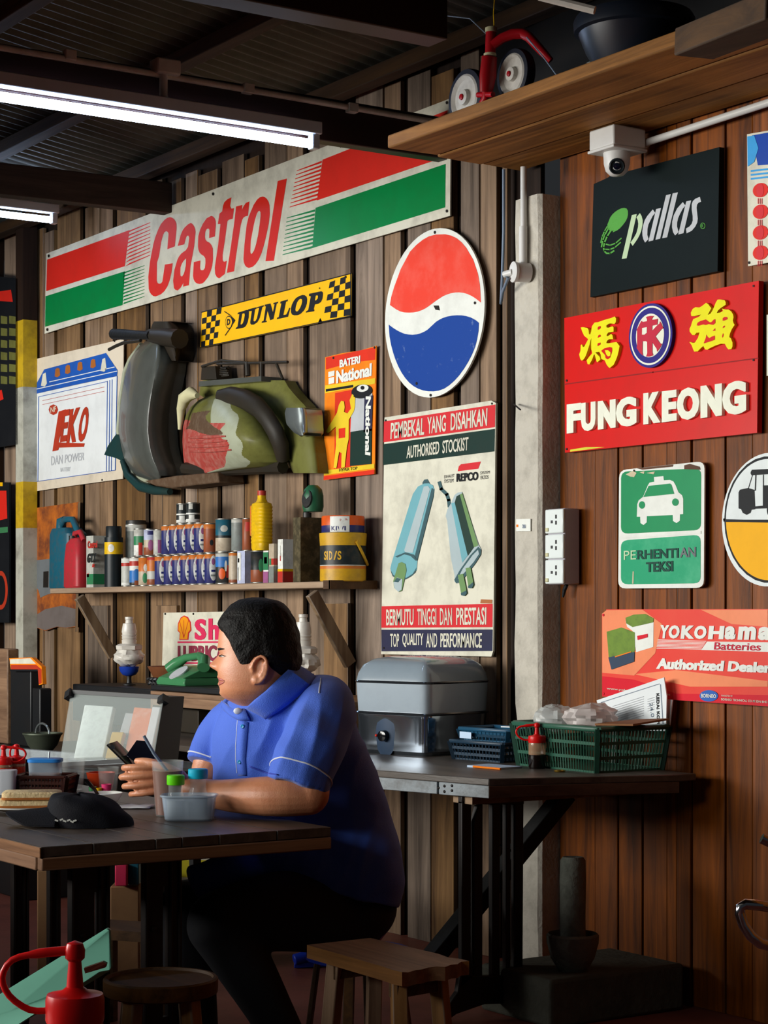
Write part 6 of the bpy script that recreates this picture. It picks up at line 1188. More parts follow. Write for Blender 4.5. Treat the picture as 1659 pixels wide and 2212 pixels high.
# stove side at the far left
b = MB(); lx0, lx1 = onY(-60, 1600, 3.6).x, onY(122, 1600, 3.6).x
b.box((lx0, 3.45, 0), (lx1, 4.15, .62), M['flatblack']); tag(b.build('cooking_stand', bevel=.006), 'black cooking stand in the dark far left corner', 'stand')
wc = onY(92, 1640, 3.62); wc.z = .622
wk = thing('wok', 'grey green wok with a wire handle on the black stand', 'wok', wc); b = MB(); wr = 40 * (wc - CAMP).dot(FWD) / FPX
b.lathe([(.001, .0), (wr * .45, .005), (wr * .8, .04), (wr * 1.0, .082), (wr * 1.08, .088), (wr * 1.08, .094), (wr * .97, .092), (wr * .75, .045), (.001, .012)], wc, mat('wok_metal', '5c6455', .4, .5, .3), 30); b.build('bowl', wk)
b = MB(); b.tube([wc + Vector((wr * .9 * math.cos(t), 0, .09 + wr * .55 * math.sin(t))) for t in [PI * i / 12 for i in range(13)]], .005, M['sc_chrome'], 8); b.build('handle', wk)
for nm, px0, px1, py0, py1, Y, zb, m, lb in (('black_box', 22, 66, 1426, 1600, 3.75, .622, 'flatblack', 'tall black box on the cooking stand under the striped cloth'), ('grey_canister', 69, 86, 1486, 1600, 3.75, .622, 'flatblack', 'dark slim canister on the cooking stand next to the black box'), ('glass_cabinet', -30, 16, 1400, 1600, 3.75, .622, 'cabwood', 'brown framed cabinet cut by the left edge of the frame')):
    a, c = onY(px0, py0, Y), onY(px1, py0, Y); q = MB(); q.box((a.x, Y, zb), (c.x, Y + .06, a.z), M[m]); tag(q.build(nm, bevel=.006), lb, nm.split('_')[-1])
s = Sign(k1, [(20, 1422), (68, 1420), (90, 1440), (92, 1478), (84, 1480), (82, 1450), (24, 1450)], M['orange'], 3.72, .02); s.p(M['rustred'], [(24, 1436), (78, 1436), (90, 1446), (90, 1476), (84, 1478), (82, 1446), (24, 1446)]); s.p(M['cream'], [(22, 1424), (66, 1422), (78, 1434), (22, 1434)]); s.p(M['black'], [(22, 1446), (82, 1446), (82, 1450), (22, 1450)])
tag(s.mb.build('striped_cloth', auto=None), 'orange and cream striped cloth draped over the black box', 'cloth')
# dark display boards left of the corner post
s = Sign(k1, [(-60, 590), (38, 602), (38, 960), (-60, 975)], M['black'], 4.20, .01); s.p(M['signred'], [(-5, 630), (24, 626), (28, 652), (-5, 650)])
for i in range(6):
    for x in (2, 20): s.p(M['sc_olive'], [(x, 682 + i * 26), (x + 14, 684 + i * 26), (x + 14, 700 + i * 26), (x, 699 + i * 26)])
s.p(M['signred'], [(-5, 845), (4, 842), (8, 862), (-5, 868)])
s.build('parts_board', 'black pegboard with a red tag and small yellowish packets at the left edge')
s = Sign(k1, [(-60, 1040), (20, 1042), (20, 1345), (-60, 1345)], M['black'], 4.20, .01); s.p(M['signred'], [(-5, 1060), (14, 1060), (16, 1120), (-5, 1125)]); s.p(M['yellow'], [(-5, 1042), (6, 1042), (6, 1050), (-5, 1050)]); s.p(M['tel_green'], [(-5, 1140), (17, 1138), (17, 1150), (-5, 1152)]); s.ell(M['rustred'], (2, 1275), 15, 42, 1); s.ell(M['black'], (2, 1275), 10, 32, 2)
s.build('dark_poster', 'dark poster with a red block and a red ring at the left edge')
# ================================================================== the man's table
TZ = 0.72
M['ttop'] = wood('table_wood', '2a221d', '55483d', 'X', 0.38, 12, 0.22, 0.35, spec=0.5); M['trail'] = wood('table_rail', '5b3a22', '9c6b42', 'Y', 0.6, 10, 0.1, 0.3); M['trailx'] = wood('table_rail_long', '6b452a', 'b07c50', 'X', 0.6, 10, 0.1, 0.3)
A = onZ(80, 1828, TZ); Bq = onZ(725, 1788, TZ); XF = -5.75
x0 = (A.x + Bq.x) / 2; y0, y1 = A.y, Bq.y
tb = thing('dining_table', 'dark plank table on iron legs where the man leans', 'table', ((x0 + XF) / 2, (y0 + y1) / 2, 0))
b = MB(); ys = [y0, y0 + .13, y0 + .29, y0 + .36, y0 + .46, y0 + .62, y1]
for a, c in zip(ys, ys[1:]): b.box((XF, a + .001, TZ - .024), (x0, c - .001, TZ), M['ttop'])
b.build('tabletop', tb, bevel=.002)
b = MB(); b.box((x0 - .025, y0 + .002, TZ - .055), (x0 + .002, y1, TZ - .025), M['trail']); b.build('end_rail', tb, bevel=.003)
b = MB(); b.box((XF, y0 - .002, TZ - .056), (x0 - .026, y0 + .025, TZ - .025), M['trailx']); b.build('side_rail', tb, bevel=.003)
b = MB(); b.box((XF, y0 - .004, TZ - .0245), (x0 + .003, y0 - .0005, TZ - .001), M['trailx']); b.build('side_edge', tb)
b = MB(); b.box((XF, y1 - .028, TZ - .056), (x0 - .026, y1 - .002, TZ - .025), M['trailx']); b.build('side_rail', tb, bevel=.003)
def iron_end(X, ups, zt):
    for (pa_, pb_, s0, s1_) in ups:
        b = MB(); a = onX(pa_, 1900, X); c = onX(pb_, 1900, X)
        ya, yb = a.y, c.y; sa, sb = onX(s0, 1900, X).y, onX(s1_, 1900, X).y
        z0 = .16
        b.box((X - .02, ya, .0), (X, sa, zt), M['iron']); b.box((X - .02, sb, .0), (X, yb, zt), M['iron'])
        b.box((X - .02, sa, zt - .09), (X, sb, zt), M['iron']); b.box((X - .02, sa, 0), (X, sb, .25), M['iron'])
        for y in (ya + .004, sb + .006, yb - .004): b.tube([(X + .002, y, .02), (X + .002, y, zt - .004)], .005, M['iron'], 8)
        b.lathe([(.008, 0), (.007, .006), (.001, .007)], (X, lerp(ya, sa, .5), .47), M['iron'], 10, axis=(1, 0, 0))
        b.build('iron_leg', tb, auto=30)
iron_end(-4.42, [(153, 236, 204, 212), (312, 391, 352, 364)], TZ - .056)
iron_end(-5.6, [(28, 62, 44, 48), (106, 130, 117, 120)], TZ - .056)
b = MB(); b.box((-4.445, y0 + .1, .05), (-4.415, y1 - .05, .10), M['iron']); b.build('foot_bar', tb)
b = MB(); b.box((-5.62, y0 + .1, .05), (-5.60, y1 - .05, .10), M['iron']); b.build('foot_bar', tb)
T0 = TZ + .001
def onT(px, py): return onZ(px, py, T0)
# cap
pm('capcloth', '12141c', 0.1, 0.8, bump=.2, bscale=300)
cp = onT(190, 1782); cap = thing('baseball_cap', 'black baseball cap lying on the table with small white stitching', 'cap', cp)
b = MB(); rows = []
for i in range(15):
    th = PI / 2 * i / 14; rr = []
    for j in range(40):
        ph = 2 * PI * j / 40; v = Vector((math.cos(ph), math.sin(ph), 0)); q = RIGHT * (v.x * .106 + .008) + FWD * (v.y * .085)
        f = math.cos(th) ** .55; n_ = 1 + .07 * noise.noise(Vector((v.x * 2, v.y * 2, i * .25)))
        h = .078 * math.sin(th) ** .9 * (1 - .30 * v.x * math.cos(th)) * (1 + .12 * noise.noise(Vector((v.x * 1.7, v.y * 1.7, 4))))
        rr.append(cp + q * f * n_ - RIGHT * .022 * math.sin(th) + Vector((0, 0, max(h, 0))))
    rows.append(rr)
b.grid(rows, M['capcloth'], cu=True); b.build('crown', cap, auto=60)
b = MB(); top, bot = [], []
for i in range(13):
    a = lerp(-1, 1, i / 12); r0 = -.07; rl = -.205 + .06 * abs(a) ** 2.2
    row, row2 = [], []
    for j in range(7):
        t = j / 6; q = cp + RIGHT * lerp(r0, rl, t) + FWD * (a * .085 * (1 - .15 * t)) + Vector((0, 0, .040 * (1 - a * a) * (1 - .35 * t) + .004))
        row.append(q + Vector((0, 0, .004))); row2.append(q)
    top.append(row); bot.append(row2)
b.grid(top, M['capcloth']); b.grid(bot, M['capcloth'])
ed = lambda g: [r[0] for r in g] + g[-1][1:] + [r[-1] for r in g[-2::-1]] + g[0][-2:0:-1]
b.grid([ed(top), ed(bot)], M['capcloth'], cu=True); b.build('brim', cap, auto=60)
b = MB(); cdir = -FWD
for i, x in enumerate((0, .012, .02, .03, .038, .045)):
    q = cp - FWD * (.087 + .002) + RIGHT * (-.068 + x) + Vector((0, 0, .022 - x * .08)); b.bar(q, q + RIGHT * .008 + Vector((0, 0, .003 if i % 2 else -.003)), .0015, .004, M['white'])
b.build('stitching', cap, auto=None)
b = MB(); b.lathe([(.006, 0), (.005, .003), (.001, .004)], cp + Vector((0, 0, .078)) - RIGHT * .022, M['capcloth'], 10); b.build('button', cap)
# toast and plate
M['china'] = mat('white_china', 'd9dad6', 0.2, 0, 0.05); M['crumb'] = mat('toast_crumb', 'e8d3a4', 0.8, 0, 0.5, 40, 'c08a48', 0.3, 120); M['crust'] = mat('toast_crust', 'b06a2c', 0.8, 0, 0.4, 30, '7a431a')
pc = onT(58, 1752); b = MB(); b.lathe([(.07, 0), (.075, .004), (.115, .014), (.115, .018), (.07, .009), (.001, .008)], pc, M['china'], 40); tag(b.build('plate', origin=pc), 'white plate carrying the toast', 'plate')
for i, (dx, lb) in enumerate(((0, 'toasted bread slice lying underneath on the white plate'), (.012, 'toasted bread slice stacked on top on the white plate'))):
    o_ = pc + RIGHT * (.002 + dx) + Vector((0, 0, .0125 + i * .021)); rt = thing('toast_slice', lb, 'toast', o_)
    q = rsq(o_, [(0, .073, .05), (.003, .078, .054), (.017, .078, .054), (.020, .074, .05)], M['crumb'], math.atan2(RIGHT.y, RIGHT.x) + .1, 48, .35); q.build('crumb', rt)
    q = MB(); R = Matrix.Rotation(math.atan2(RIGHT.y, RIGHT.x) + .1, 3, 'Z'); rr = [[o_ + R @ Vector((hx * abs(math.cos(t)) ** .35 * math.copysign(1, math.cos(t)), hy * abs(math.sin(t)) ** .35 * math.copysign(1, math.sin(t)), z)) for t in [2 * PI * (j + .5) / 48 for j in range(48)]] for z, hx, hy in ((.0005, .0785, .0545), (.005, .0795, .0555), (.007, .0785, .0545))]
    q.grid(rr, M['crust'], cu=True); q.build('crust', rt)
# bowl with spoon, napkin
bw = onT(222, 1741); b = MB(); b.lathe([(.028, 0), (.03, .004), (.045, .018), (.055, .036), (.053, .037), (.043, .02), (.025, .007), (.001, .006)], bw, M['china'], 32); tag(b.build('bowl', origin=bw), 'small white bowl behind the black cap', 'bowl')
sp = thing('spoon', 'dark spoon leaning out of the small white bowl', 'spoon', bw); b = MB(); b.tube([bw + Vector((0, 0, .016)) - RIGHT * .005, bw - RIGHT * .022 + Vector((0, 0, .045)), bw - RIGHT * .045 + Vector((0, 0, .070))], [.004, .005, .007], M['gloss_black'], 8); b.build('handle', sp)
b = MB(); b.blob(bw + Vector((0, 0, .0125)) + RIGHT * .01, (.016, .012, .003), M['gloss_black']); b.build('scoop', sp)
b = MB(); n0 = onT(292, 1744); rows = [[n0 + RIGHT * (.05 * u + .006 * v) + FWD * (v * .045) + Vector((0, 0, .002 + .008 * abs(noise.noise(Vector((u * 2, v * 2, 3)))))) for u in [i / 6 - .5 + (i / 6 - .5) for i in range(7)]] for v in [j / 5 * 2 - 1 for j in range(6)]]
b.grid(rows, M['paper']); tag(b.build('napkin', solid=.001), 'crumpled white napkin on the table beside the white bowl', 'napkin')
# iced tea glass
M['tea'] = mat('milk_tea', '6e3822', 0.25, 0, 0); M['foam'] = mat('tea_foam', '9a6a42', 0.4, 0, 0.2, 40); M['gl'] = mat('thin_glass', 'dfe6e4', 0.05, 0, 0, alpha=.13, coat=1)
gt = onT(362, 1762); gg = thing('tea_glass', 'tall glass of milk tea beside the hand of the man', 'glass', gt)
dg = (gt - CAMP).dot(FWD); rt_ = 35 * dg / FPX; hg = (1762 - 1643) * dg / FPX
b = MB(); b.lathe([(rt_ * .72, 0), (rt_ * .76, .006), (rt_ * 1.0, hg), (rt_ * .96, hg), (rt_ * .93, hg * .82), (rt_ * .925, hg * .82)], gt, M['gl'], 32, cap=False); b.build('glass_wall', gg)
b = MB(); b.lathe([(rt_ * .70, .004), (rt_ * .91, hg * .70), (rt_ * .93, hg * .82, M['foam']), (.001, hg * .82, M['foam'])], gt, M['tea'], 28); b.build('milk_tea', gg)
b = MB(); b.tube([gt + Vector((0, 0, hg * .80)) - RIGHT * .0, gt - RIGHT * .035 + Vector((0, 0, hg * 1.12)), gt - RIGHT * .062 + Vector((0, 0, hg * 1.45))], .0042, M['cable'], 8); tag(b.build('drinking_straw'), 'dark straw leaning out of the milk tea glass', 'straw')
# condiment tub with two bottles
M['tub'] = mat('frosted_tub', 'b7c8d8', 0.25, 0, 0, alpha=.42)
cc = onT(408, 1772) + FWD * .012; rotc = math.atan2(RIGHT.y, RIGHT.x)
tubt = thing('condiment_tub', 'frosted plastic tub holding the green and blue capped bottles', 'tub', cc)
rsq(cc, [(0, .058, .040), (.004, .062, .044), (.062, .069, .050), (.063, .067, .048), (.006, .060, .042), (.005, .055, .037)], M['tub'], rotc, 48, .5).build('wall', tubt)
b = MB(); rr = [cc + RIGHT * (.071 * abs(math.cos(t)) ** .5 * math.copysign(1, math.cos(t))) + FWD * (.052 * abs(math.sin(t)) ** .5 * math.copysign(1, math.sin(t))) + Vector((0, 0, .063)) for t in [2 * PI * (j + .5) / 40 for j in range(40)]]
b.tube(rr, .003, M['tub'], 6, closed=True); b.build('rim', tubt)
def shaker(name, label, c, r, H, body, fillm, fh, cm, ch):
    rt = thing(name, label, 'bottle', c)
    b = MB(); b.lathe([(r * .9, 0), (r, .004), (r, H * .55), (r * .8, H * .72), (r * .8, H)], c, body, 24); b.build('body', rt)
    b = MB(); b.lathe([(r * .86, .003), (r * .95, .006), (r * .95, H * fh), (.001, H * fh)], c, fillm, 22); b.build('contents', rt)
    b = MB(); b.lathe([(r * .93, H - .004), (r * .97, H - .002), (r * .97, H + ch * .9), (r * .88, H + ch), (.001, H + ch)], c, cm, 24); b.build('cap', rt)
M['salt'] = mat('pale_powder', 'c9cfce', 0.9, 0, 0.1); M['lime'] = mat('lime_cap', '5fd010', 0.35, 0, 0); M['cyan'] = mat('cyan_cap', '18a8c8', 0.35, 0, 0); M['soy'] = mat('soy_sauce', '22304a', 0.2, 0, 0)
shaker('pepper_bottle', 'pepper bottle with a lime green cap in the frosted tub', cc - RIGHT * .035 + Vector((0, 0, .006)), .0235, .088, M['gl'], M['salt'], .5, M['lime'], .021)
shaker('soy_bottle', 'sauce bottle with a light blue cap in the frosted tub', cc + RIGHT * .021 + FWD * .012 + Vector((0, 0, .006)), .026, .103, M['gl'], M['soy'], .52, M['cyan'], .021)
# far part of the table
pm('brown_plastic', '3a1a14', 0.15, 0.35); pm('orange_cup', 'e0481e', 0.1, 0.35); pm('pink_cup', 'e2407a', 0.1, 0.35); pm('lid_blue', '2f86d8', 0.1, 0.35)
k_ = onT(98, 1712); basket('plastic_basket', 'small brown plastic basket at the far side of the dining table', k_, .14, .11, .05, rotc - .1, M['brown_plastic'], 110, 1.12, rim=.005)
tp = k_ + Vector((0, 0, .006)); tt = thing('food_tub', 'clear tub with a blue lid sitting in the small brown basket', 'tub', tp)
rsq(tp, [(0, .043, .033), (.085, .048, .038)], M['tub'], rotc, 40, .45).build('wall', tt); rsq(tp, [(.004, .040, .030), (.05, .042, .033)], M['foam'], rotc, 40, .45).build('contents', tt); rsq(tp, [(.085, .05, .04), (.093, .05, .04), (.095, .046, .036)], M['lid_blue'], rotc, 40, .45).build('lid', tt)
b = MB(); b.tube([tp + Vector((0, 0, .096)) + RIGHT * .01, tp + Vector((0, 0, .115)) + RIGHT * .012], .003, M['sc_chrome'], 6); tag(b.build('tongs_tip'), 'thin metal stem standing up from the tub lid', 'utensil')
def tumbler(name, label, c, r0, r1, h, m, cat='cup'):
    b = MB(); b.lathe([(.001, .003), (r0 * .9, .003), (r1 * .93, h), (r1, h), (r0, 0), (.001, 0)], c, m, 26, cap=False); return tag(b.build(name, origin=c, recalc=True), label, cat)
tumbler('clear_tumbler', 'clear empty tumbler between the brown basket and the orange cup', onT(158, 1706), .030, .037, .092, M['gl'], 'glass'); tumbler('clear_tumbler', 'clear empty tumbler behind the orange cup near the hands', onT(234, 1709), .026, .032, .072, M['gl'], 'glass')
tumbler('plastic_cup', 'orange red plastic cup on the far side of the table', onT(218, 1704), .034, .044, .050, M['orange_cup']); tumbler('plastic_cup', 'small pink cup standing before the orange red cup', onT(230, 1716), .012, .015, .030, M['pink_cup']); tumbler('plastic_cup', 'small yellow cup standing before the orange red cup', onT(213, 1717), .008, .010, .020, M['t_yellow']); tumbler('plastic_cup', 'small green cup standing before the orange red cup', onT(200, 1716), .010, .012, .022, M['tel_green'])
for px, lb in ((8, 'red capped sauce bottle at the left edge of the dining table'), (36, 'red capped sauce bottle left of the blue lidded tub')):
    squeeze(lb, onT(px, 1703 + (36 - px) * .1), .135, .026, M['sauce_red'], M['bottle_clear'], RIGHT * (1 if px < 20 else -.3), .9)
wb = onT(14, 1716); MATS.get('milky_plastic') or mat('milky_plastic', 'c8cdd4', .35, 0, .05)
q = rsq(wb, [(0, .026, .022), (.07, .03, .026), (.072, .028, .024)], MATS['milky_plastic'], rotc, 32, .5); tag(q.build('plastic_holder'), 'milky white plastic holder in front of the red bottles', 'holder')
# ================================================================== stools
M['stoolwood'] = wood('stool_wood', '2c1c10', '6b4a2a', 'X', 0.55, 12, 0.15, 0.35); M['stoolleg'] = wood('stool_leg', '6a4a30', 'a98158', 'Z', 0.6, 10, 0.25, 0.3); M['slab'] = wood('stool_slab', '5d3c20', 'a87646', 'X', 0.6, 9, 0.2, 0.5)
sz = .45; sc0 = onZ(347, 2110, sz); sr = 124 * (sc0 - CAMP).dot(FWD) / FPX
st = thing('round_stool', 'round wooden stool with a raised rim in front of the table', 'stool', (sc0.x, sc0.y, 0))
b = MB(); b.lathe([(sr * .93, -.038), (sr * .99, -.034), (sr, -.02), (sr, -.004), (sr * .97, 0), (sr * .92, 0), (sr * .90, -.006), (.001, -.006)], sc0, M['stoolwood'], 48); b.build('seat', st)
for k in range(4):
    a = math.radians(20 + 90 * k); u = Vector((math.cos(a), math.sin(a), 0)); b = MB(); b.bar(sc0 + u * sr * .68 + Vector((0, 0, -.036)), Vector((sc0.x, sc0.y, 0)) + u * sr * 1.05, .034, .034, M['stoolleg']); b.build('leg', st, bevel=.004)
for k in range(4):
    a = math.radians(20 + 90 * k); a2 = a + PI / 2; b = MB(); b.bar(Vector((sc0.x, sc0.y, .2)) + Vector((math.cos(a), math.sin(a), 0)) * sr * .88, Vector((sc0.x, sc0.y, .2)) + Vector((math.cos(a2), math.sin(a2), 0)) * sr * .88, .018, .026, M['stoolwood']); b.build('stretcher', st)
sz = .42; q4 = [onZ(663, 2041, sz), onZ(800, 2026, sz), onZ(1014, 2076, sz), onZ(872, 2101, sz)]
cen = sum(q4, Vector()) / 4; st = thing('wooden_stool', 'rough rectangular wooden stool with a splintered slab seat', 'stool', (cen.x, cen.y, 0))
b = MB(); n = 10; f = lambda u, v: lerp(lerp(q4[0], q4[1], v), lerp(q4[3], q4[2], v), u)
top = [[f(i / n, j / n) + Vector((0, 0, -.010 * max(0, noise.noise(Vector((i * .9, j * 1.4, 2)))) * (i > 6))) for j in range(n + 1)] for i in range(n + 1)]
rnd = random.Random(4)
for j in range(n + 1): top[n][j] += (q4[3] - q4[0]).normalized() * rnd.uniform(-.012, .008)
bot = [[p - Vector((0, 0, .033)) for p in r] for r in top]
b.grid(top, M['slab']); b.grid(bot, M['slab']); b.grid([ed(top), ed(bot)], M['slab'], cu=True); b.build('seat', st, auto=30)
for u, v in ((.18, .2), (.18, .8), (.82, .2), (.82, .8)):
    p = f(u, v) - Vector((0, 0, .036)); d = (p - cen); d.z = 0; b = MB(); b.bar(p, Vector((p.x, p.y, 0)) + d * .28, .036, .036, M['stoolleg']); b.build('leg', st, bevel=.003)
for u in (.18, .82):
    b = MB(); b.bar(f(u, .12) - Vector((0, 0, .055)), f(u, .88) - Vector((0, 0, .055)), .03, .04, M['stoolwood']); b.build('apron', st)
# chrome chair at the right edge
ch = thing('chrome_chair', 'chrome tube of a chair entering at the right edge', 'chair', P(1800, 2212, 4.6) * 1.0); M['chrome'] = mat('chrome', 'c9ccd6', 0.12, 1.0, 0)
b = MB(); D_ = 4.6
b.tube([P(1760, 1980, D_ + .25), P(1690, 1964, D_ + .08), P(1640, 1956, D_), P(1610, 1953, D_), P(1599, 1960, D_), P(1598, 1974, D_), P(1606, 1998, D_), P(1622, 2022, D_), P(1642, 2038, D_), P(1700, 2052, D_ + .05), P(1790, 2060, D_ + .2)], .0125, M['chrome'], 14); b.build('arm_tube', ch)
b = MB(); b.tube([P(1645, 1811, D_ + .1), P(1668, 1822, D_ + .1), P(1740, 1840, D_ + .2), P(1780, 1960, D_ + .25), P(1790, 2060, D_ + .2), Vector((P(1800, 2060, D_ + .2).x, P(1800, 2060, D_ + .2).y, 0.01))], .0125, M['chrome'], 14); b.build('back_tube', ch)
b = MB(); b.tube([P(1790, 2060, D_ + .2), P(1890, 2060, D_ + .0), Vector((P(1890, 2060, D_).x, P(1890, 2060, D_).y, 0.01))], .0125, M['chrome'], 12); b.build('front_tube', ch)
b = MB(); b.prism([P(1800, 2050, D_ + .2), P(1900, 2050, D_), P(2100, 2030, D_ + .2), P(2000, 2030, D_ + .4)], (0, 0, .04), M['gloss_black']); b.build('seat', ch)
# floor things behind the table
def crate(name, label, px0, px1, py0, d, dep, m, h=None, cat='box', z0=0.0):
    a = P(px0, py0, d); c = P(px1, py0, d); w = (c - a).length; R = Matrix.Rotation(math.atan2(RIGHT.y, RIGHT.x), 3, 'Z'); o_ = Vector(((a.x + c.x) / 2, (a.y + c.y) / 2, z0)) + FWD * dep / 2; z1 = a.z if h is None else z0 + h
    q = MB(); q.box(o_ + Vector((-w / 2, -dep / 2, 0)), o_ + Vector((w / 2, dep / 2, z1 - z0)), m, R); return tag(q.build(name, bevel=.004), label, cat), o_, w, z1
M['card'] = mat('cardboard', '8f6b47', 0.8, 0, 0.35, 5); M['cardy'] = mat('cream_card', 'd8cdb2', 0.7, 0, 0.2); M['cardyel'] = mat('yellow_card', 'cfc326', 0.6, 0, 0.1)
crate('cardboard_box', 'brown cardboard box on the floor seen under the dining table', 238, 300, 1915, 6.9, .3, M['card'])
o, oc, w, z1 = crate('cream_carton', 'cream carton with a yellow top and red scrawl behind the legs of the man', 385, 520, 1858, 7.0, .28, M['cardy'])
q = MB(); f0 = oc - FWD * .1405; q.prism([f0 - RIGHT * w / 2 + Vector((0, 0, z1 - .06)), f0 + RIGHT * w / 2 + Vector((0, 0, z1 - .06)), f0 + RIGHT * w / 2 + Vector((0, 0, z1)), f0 - RIGHT * w / 2 + Vector((0, 0, z1))], -FWD * .001, M['cardyel'])
for i, x in enumerate((-.09, -.075, -.06, -.045, -.035)): q.bar(f0 - FWD * .001 + RIGHT * (x) + Vector((0, 0, z1 - .155)), f0 - FWD * .001 + RIGHT * (x + (.012 if i % 2 else -.008)) + Vector((0, 0, z1 - .10 + .01 * (i % 2))), .002, .004, M['rustred'])
q.build('printed_band', o, auto=None)
crate('red_packet', 'bright red packet on top of the things under the table', 248, 274, 1868, 6.85, .1, M['pinkred'], cat='packet', z0=P(240, 1912, 6.9).z + .003)
crate('teal_box', 'dark teal box beside the red packet under the table', 277, 300, 1866, 6.88, .1, M['t_teal'], cat='box', z0=P(240, 1912, 6.9).z + .003)
crate('grey_board', 'pale plywood board leaning under the far end of the table', 80, 118, 1880, 6.9, .05, M['card'], cat='board')
b = MB(); b0 = onZ(690, 2092, 0.002); b.prism([b0 - RIGHT * .09, b0 + RIGHT * .10 + FWD * .05, b0 + RIGHT * .08 + FWD * .22, b0 - RIGHT * .06 + FWD * .2], (0, 0, .02), mat('blue_plastic', '1636b8', .4, 0, .1)); b.tube([b0 - RIGHT * .09 + Vector((0, 0, .03)), b0 - RIGHT * .03 + FWD * .02 + Vector((0, 0, .045))], .02, MATS['blue_plastic'], 10)
tag(b.build('dustpan', bevel=.004), 'blue plastic dustpan on the floor behind the wooden stool', 'dustpan')
# low dark stool behind the table legs
o_ = P(278, 2000, 6.0); sb = thing('low_stool', 'low dark stool glimpsed between the table legs', 'stool', (o_.x, o_.y, 0)); b = MB(); R = Matrix.Rotation(.6, 3, 'Z'); b.box(Vector((o_.x - .12, o_.y - .09, o_.z - .03)), Vector((o_.x + .12, o_.y + .09, o_.z)), M['stoolwood'], R); b.build('seat', sb)
for u, v in ((-.1, -.07), (.1, -.07), (.1, .07), (-.1, .07)): p = Vector((o_.x, o_.y, 0)) + R @ Vector((u, v, 0)); b = MB(); b.box(p + Vector((-.014, -.014, 0)), p + Vector((.014, .014, o_.z - .03)), M['stoolwood'], R); b.build('leg', sb)
# ================================================================== nearest table with bottle and tray
ft = thing('near_table', 'near table edge carrying the red sauce bottle', 'table', (FWD * 1.7 - RIGHT * .2) * 1.0)
R = Matrix.Rotation(math.atan2(RIGHT.y, RIGHT.x), 3, 'Z'); o_ = FWD * 2.0 - RIGHT * .35
b = MB(); b.box(o_ + Vector((-.45, -.48, TZ - .03)), o_ + Vector((.45, .48, TZ)), M['ttop'], None if False else R); b.build('tabletop', ft, bevel=.003)
for u, v in ((-.38, -.4), (.38, -.4), (.38, .4), (-.38, .4)): p = o_ + R @ Vector((u, v, 0)); b = MB(); b.box(p + Vector((-.025, -.025, 0)), p + Vector((.025, .025, TZ - .03)), M['stoolwood'], R); b.build('leg', ft)
fb = P(162, 2032, 2.06); squeeze('big red chilli sauce bottle with a looped cap strap in the foreground', Vector((fb.x, fb.y, TZ + .001)), fb.z - TZ - .001, .0295, M['sauce_red'], M['sauce_red'], -RIGHT, .98)
M['mint'] = mat('mint_plastic', '6fae98', 0.4, 0, 0.12, 6)
D1, D2 = 2.32, 2.40; tray = thing('mint_board', 'mint green plastic board propped up behind the red sauce bottle', 'board', P(100, 2280, 2.35)); zt_ = TZ + .001
q = [P(-120, 2222, D1), P(232, 2005, D2), P(238, 2008, D2), P(241, 2088, D2 - .01), P(236, 2096, D2 - .01)]
lo = [Vector((P(215, 2100, D2 - .03).x, P(215, 2100, D2 - .03).y, P(215, 2100, D2 - .03).z)), P(40, 2212, D1 - .06)]
b = MB(); pts = q + lo + [Vector((P(-60, 2260, D1 - .08).x, P(-60, 2260, D1 - .08).y, zt_)), Vector((P(-140, 2260, D1 - .04).x, P(-140, 2260, D1 - .04).y, zt_))]
b.prism(pts, FWD * .008, M['mint']); b.build('panel', tray, bevel=.002)
b = MB(); b.prism([P(181, 2092, D2 - .035), P(222, 2078, D2 - .03), P(230, 2082, D2 - .03), P(228, 2090, D2 - .03), P(184, 2103, D2 - .035)], FWD * .01, mat('brown_handle', '6b2a1c', .5, 0, .2)); b.build('handle', tray)
# ================================================================== the man
from mathutils.bvhtree import BVHTree
def skinmat(name, col, dark):
    m, nt, b = base(name); N = nt.nodes; L = nt.links
    tc = N.new('ShaderNodeTexCoord'); nz = N.new('ShaderNodeTexNoise'); nz.inputs['Scale'].default_value = 22; nz.inputs['Detail'].default_value = 5
    L.new(tc.outputs['Object'], nz.inputs['Vector']); mx = N.new('ShaderNodeMixRGB'); mx.inputs[1].default_value = lin(col); mx.inputs[2].default_value = lin(dark)
    mr = N.new('ShaderNodeMapRange'); mr.inputs[1].default_value = .4; mr.inputs[2].default_value = .75; mr.inputs[4].default_value = .55
    L.new(nz.outputs['Fac'], mr.inputs[0]); L.new(mr.outputs[0], mx.inputs[0]); L.new(mx.outputs[0], b.inputs['Base Color'])
    n2 = N.new('ShaderNodeTexNoise'); n2.inputs['Scale'].default_value = 260; L.new(tc.outputs['Object'], n2.inputs['Vector'])
    bp = N.new('ShaderNodeBump'); bp.inputs['Strength'].default_value = .12; bp.inputs['Distance'].default_value = .004; L.new(n2.outputs['Fac'], bp.inputs['Height']); L.new(bp.outputs[0], b.inputs['Normal'])
    b.inputs['Roughness'].default_value = .46; b.inputs['Subsurface Weight'].default_value = .12; b.inputs['Subsurface Radius'].default_value = (.02, .008, .005)
    MATS[name] = m; return m
M['skin'] = skinmat('skin', 'cd8b66', 'b56c48')
M['hair'] = mat('black_hair', '0c0a09', .6, 0, .4, 40, '1e1612', .45, 160, spec=.2); M['shirt'] = mat('blue_shirt', '3a62cc', .75, 0, .12, 3, '2e4fb0', .25, 420, sheen=.2); M['pipingw'] = mat('white_piping', 'cfd4e2', .6, 0, 0)
M['trouser'] = mat('black_trousers', '0e1018', .85, 0, .2); M['lip'] = mat('lips', 'b0625a', .45, 0, 0); M['button'] = mat('blue_button', '2f8fc4', .3, 0, 0); M['shoe'] = mat('black_shoe', '101010', .4, 0, 0)
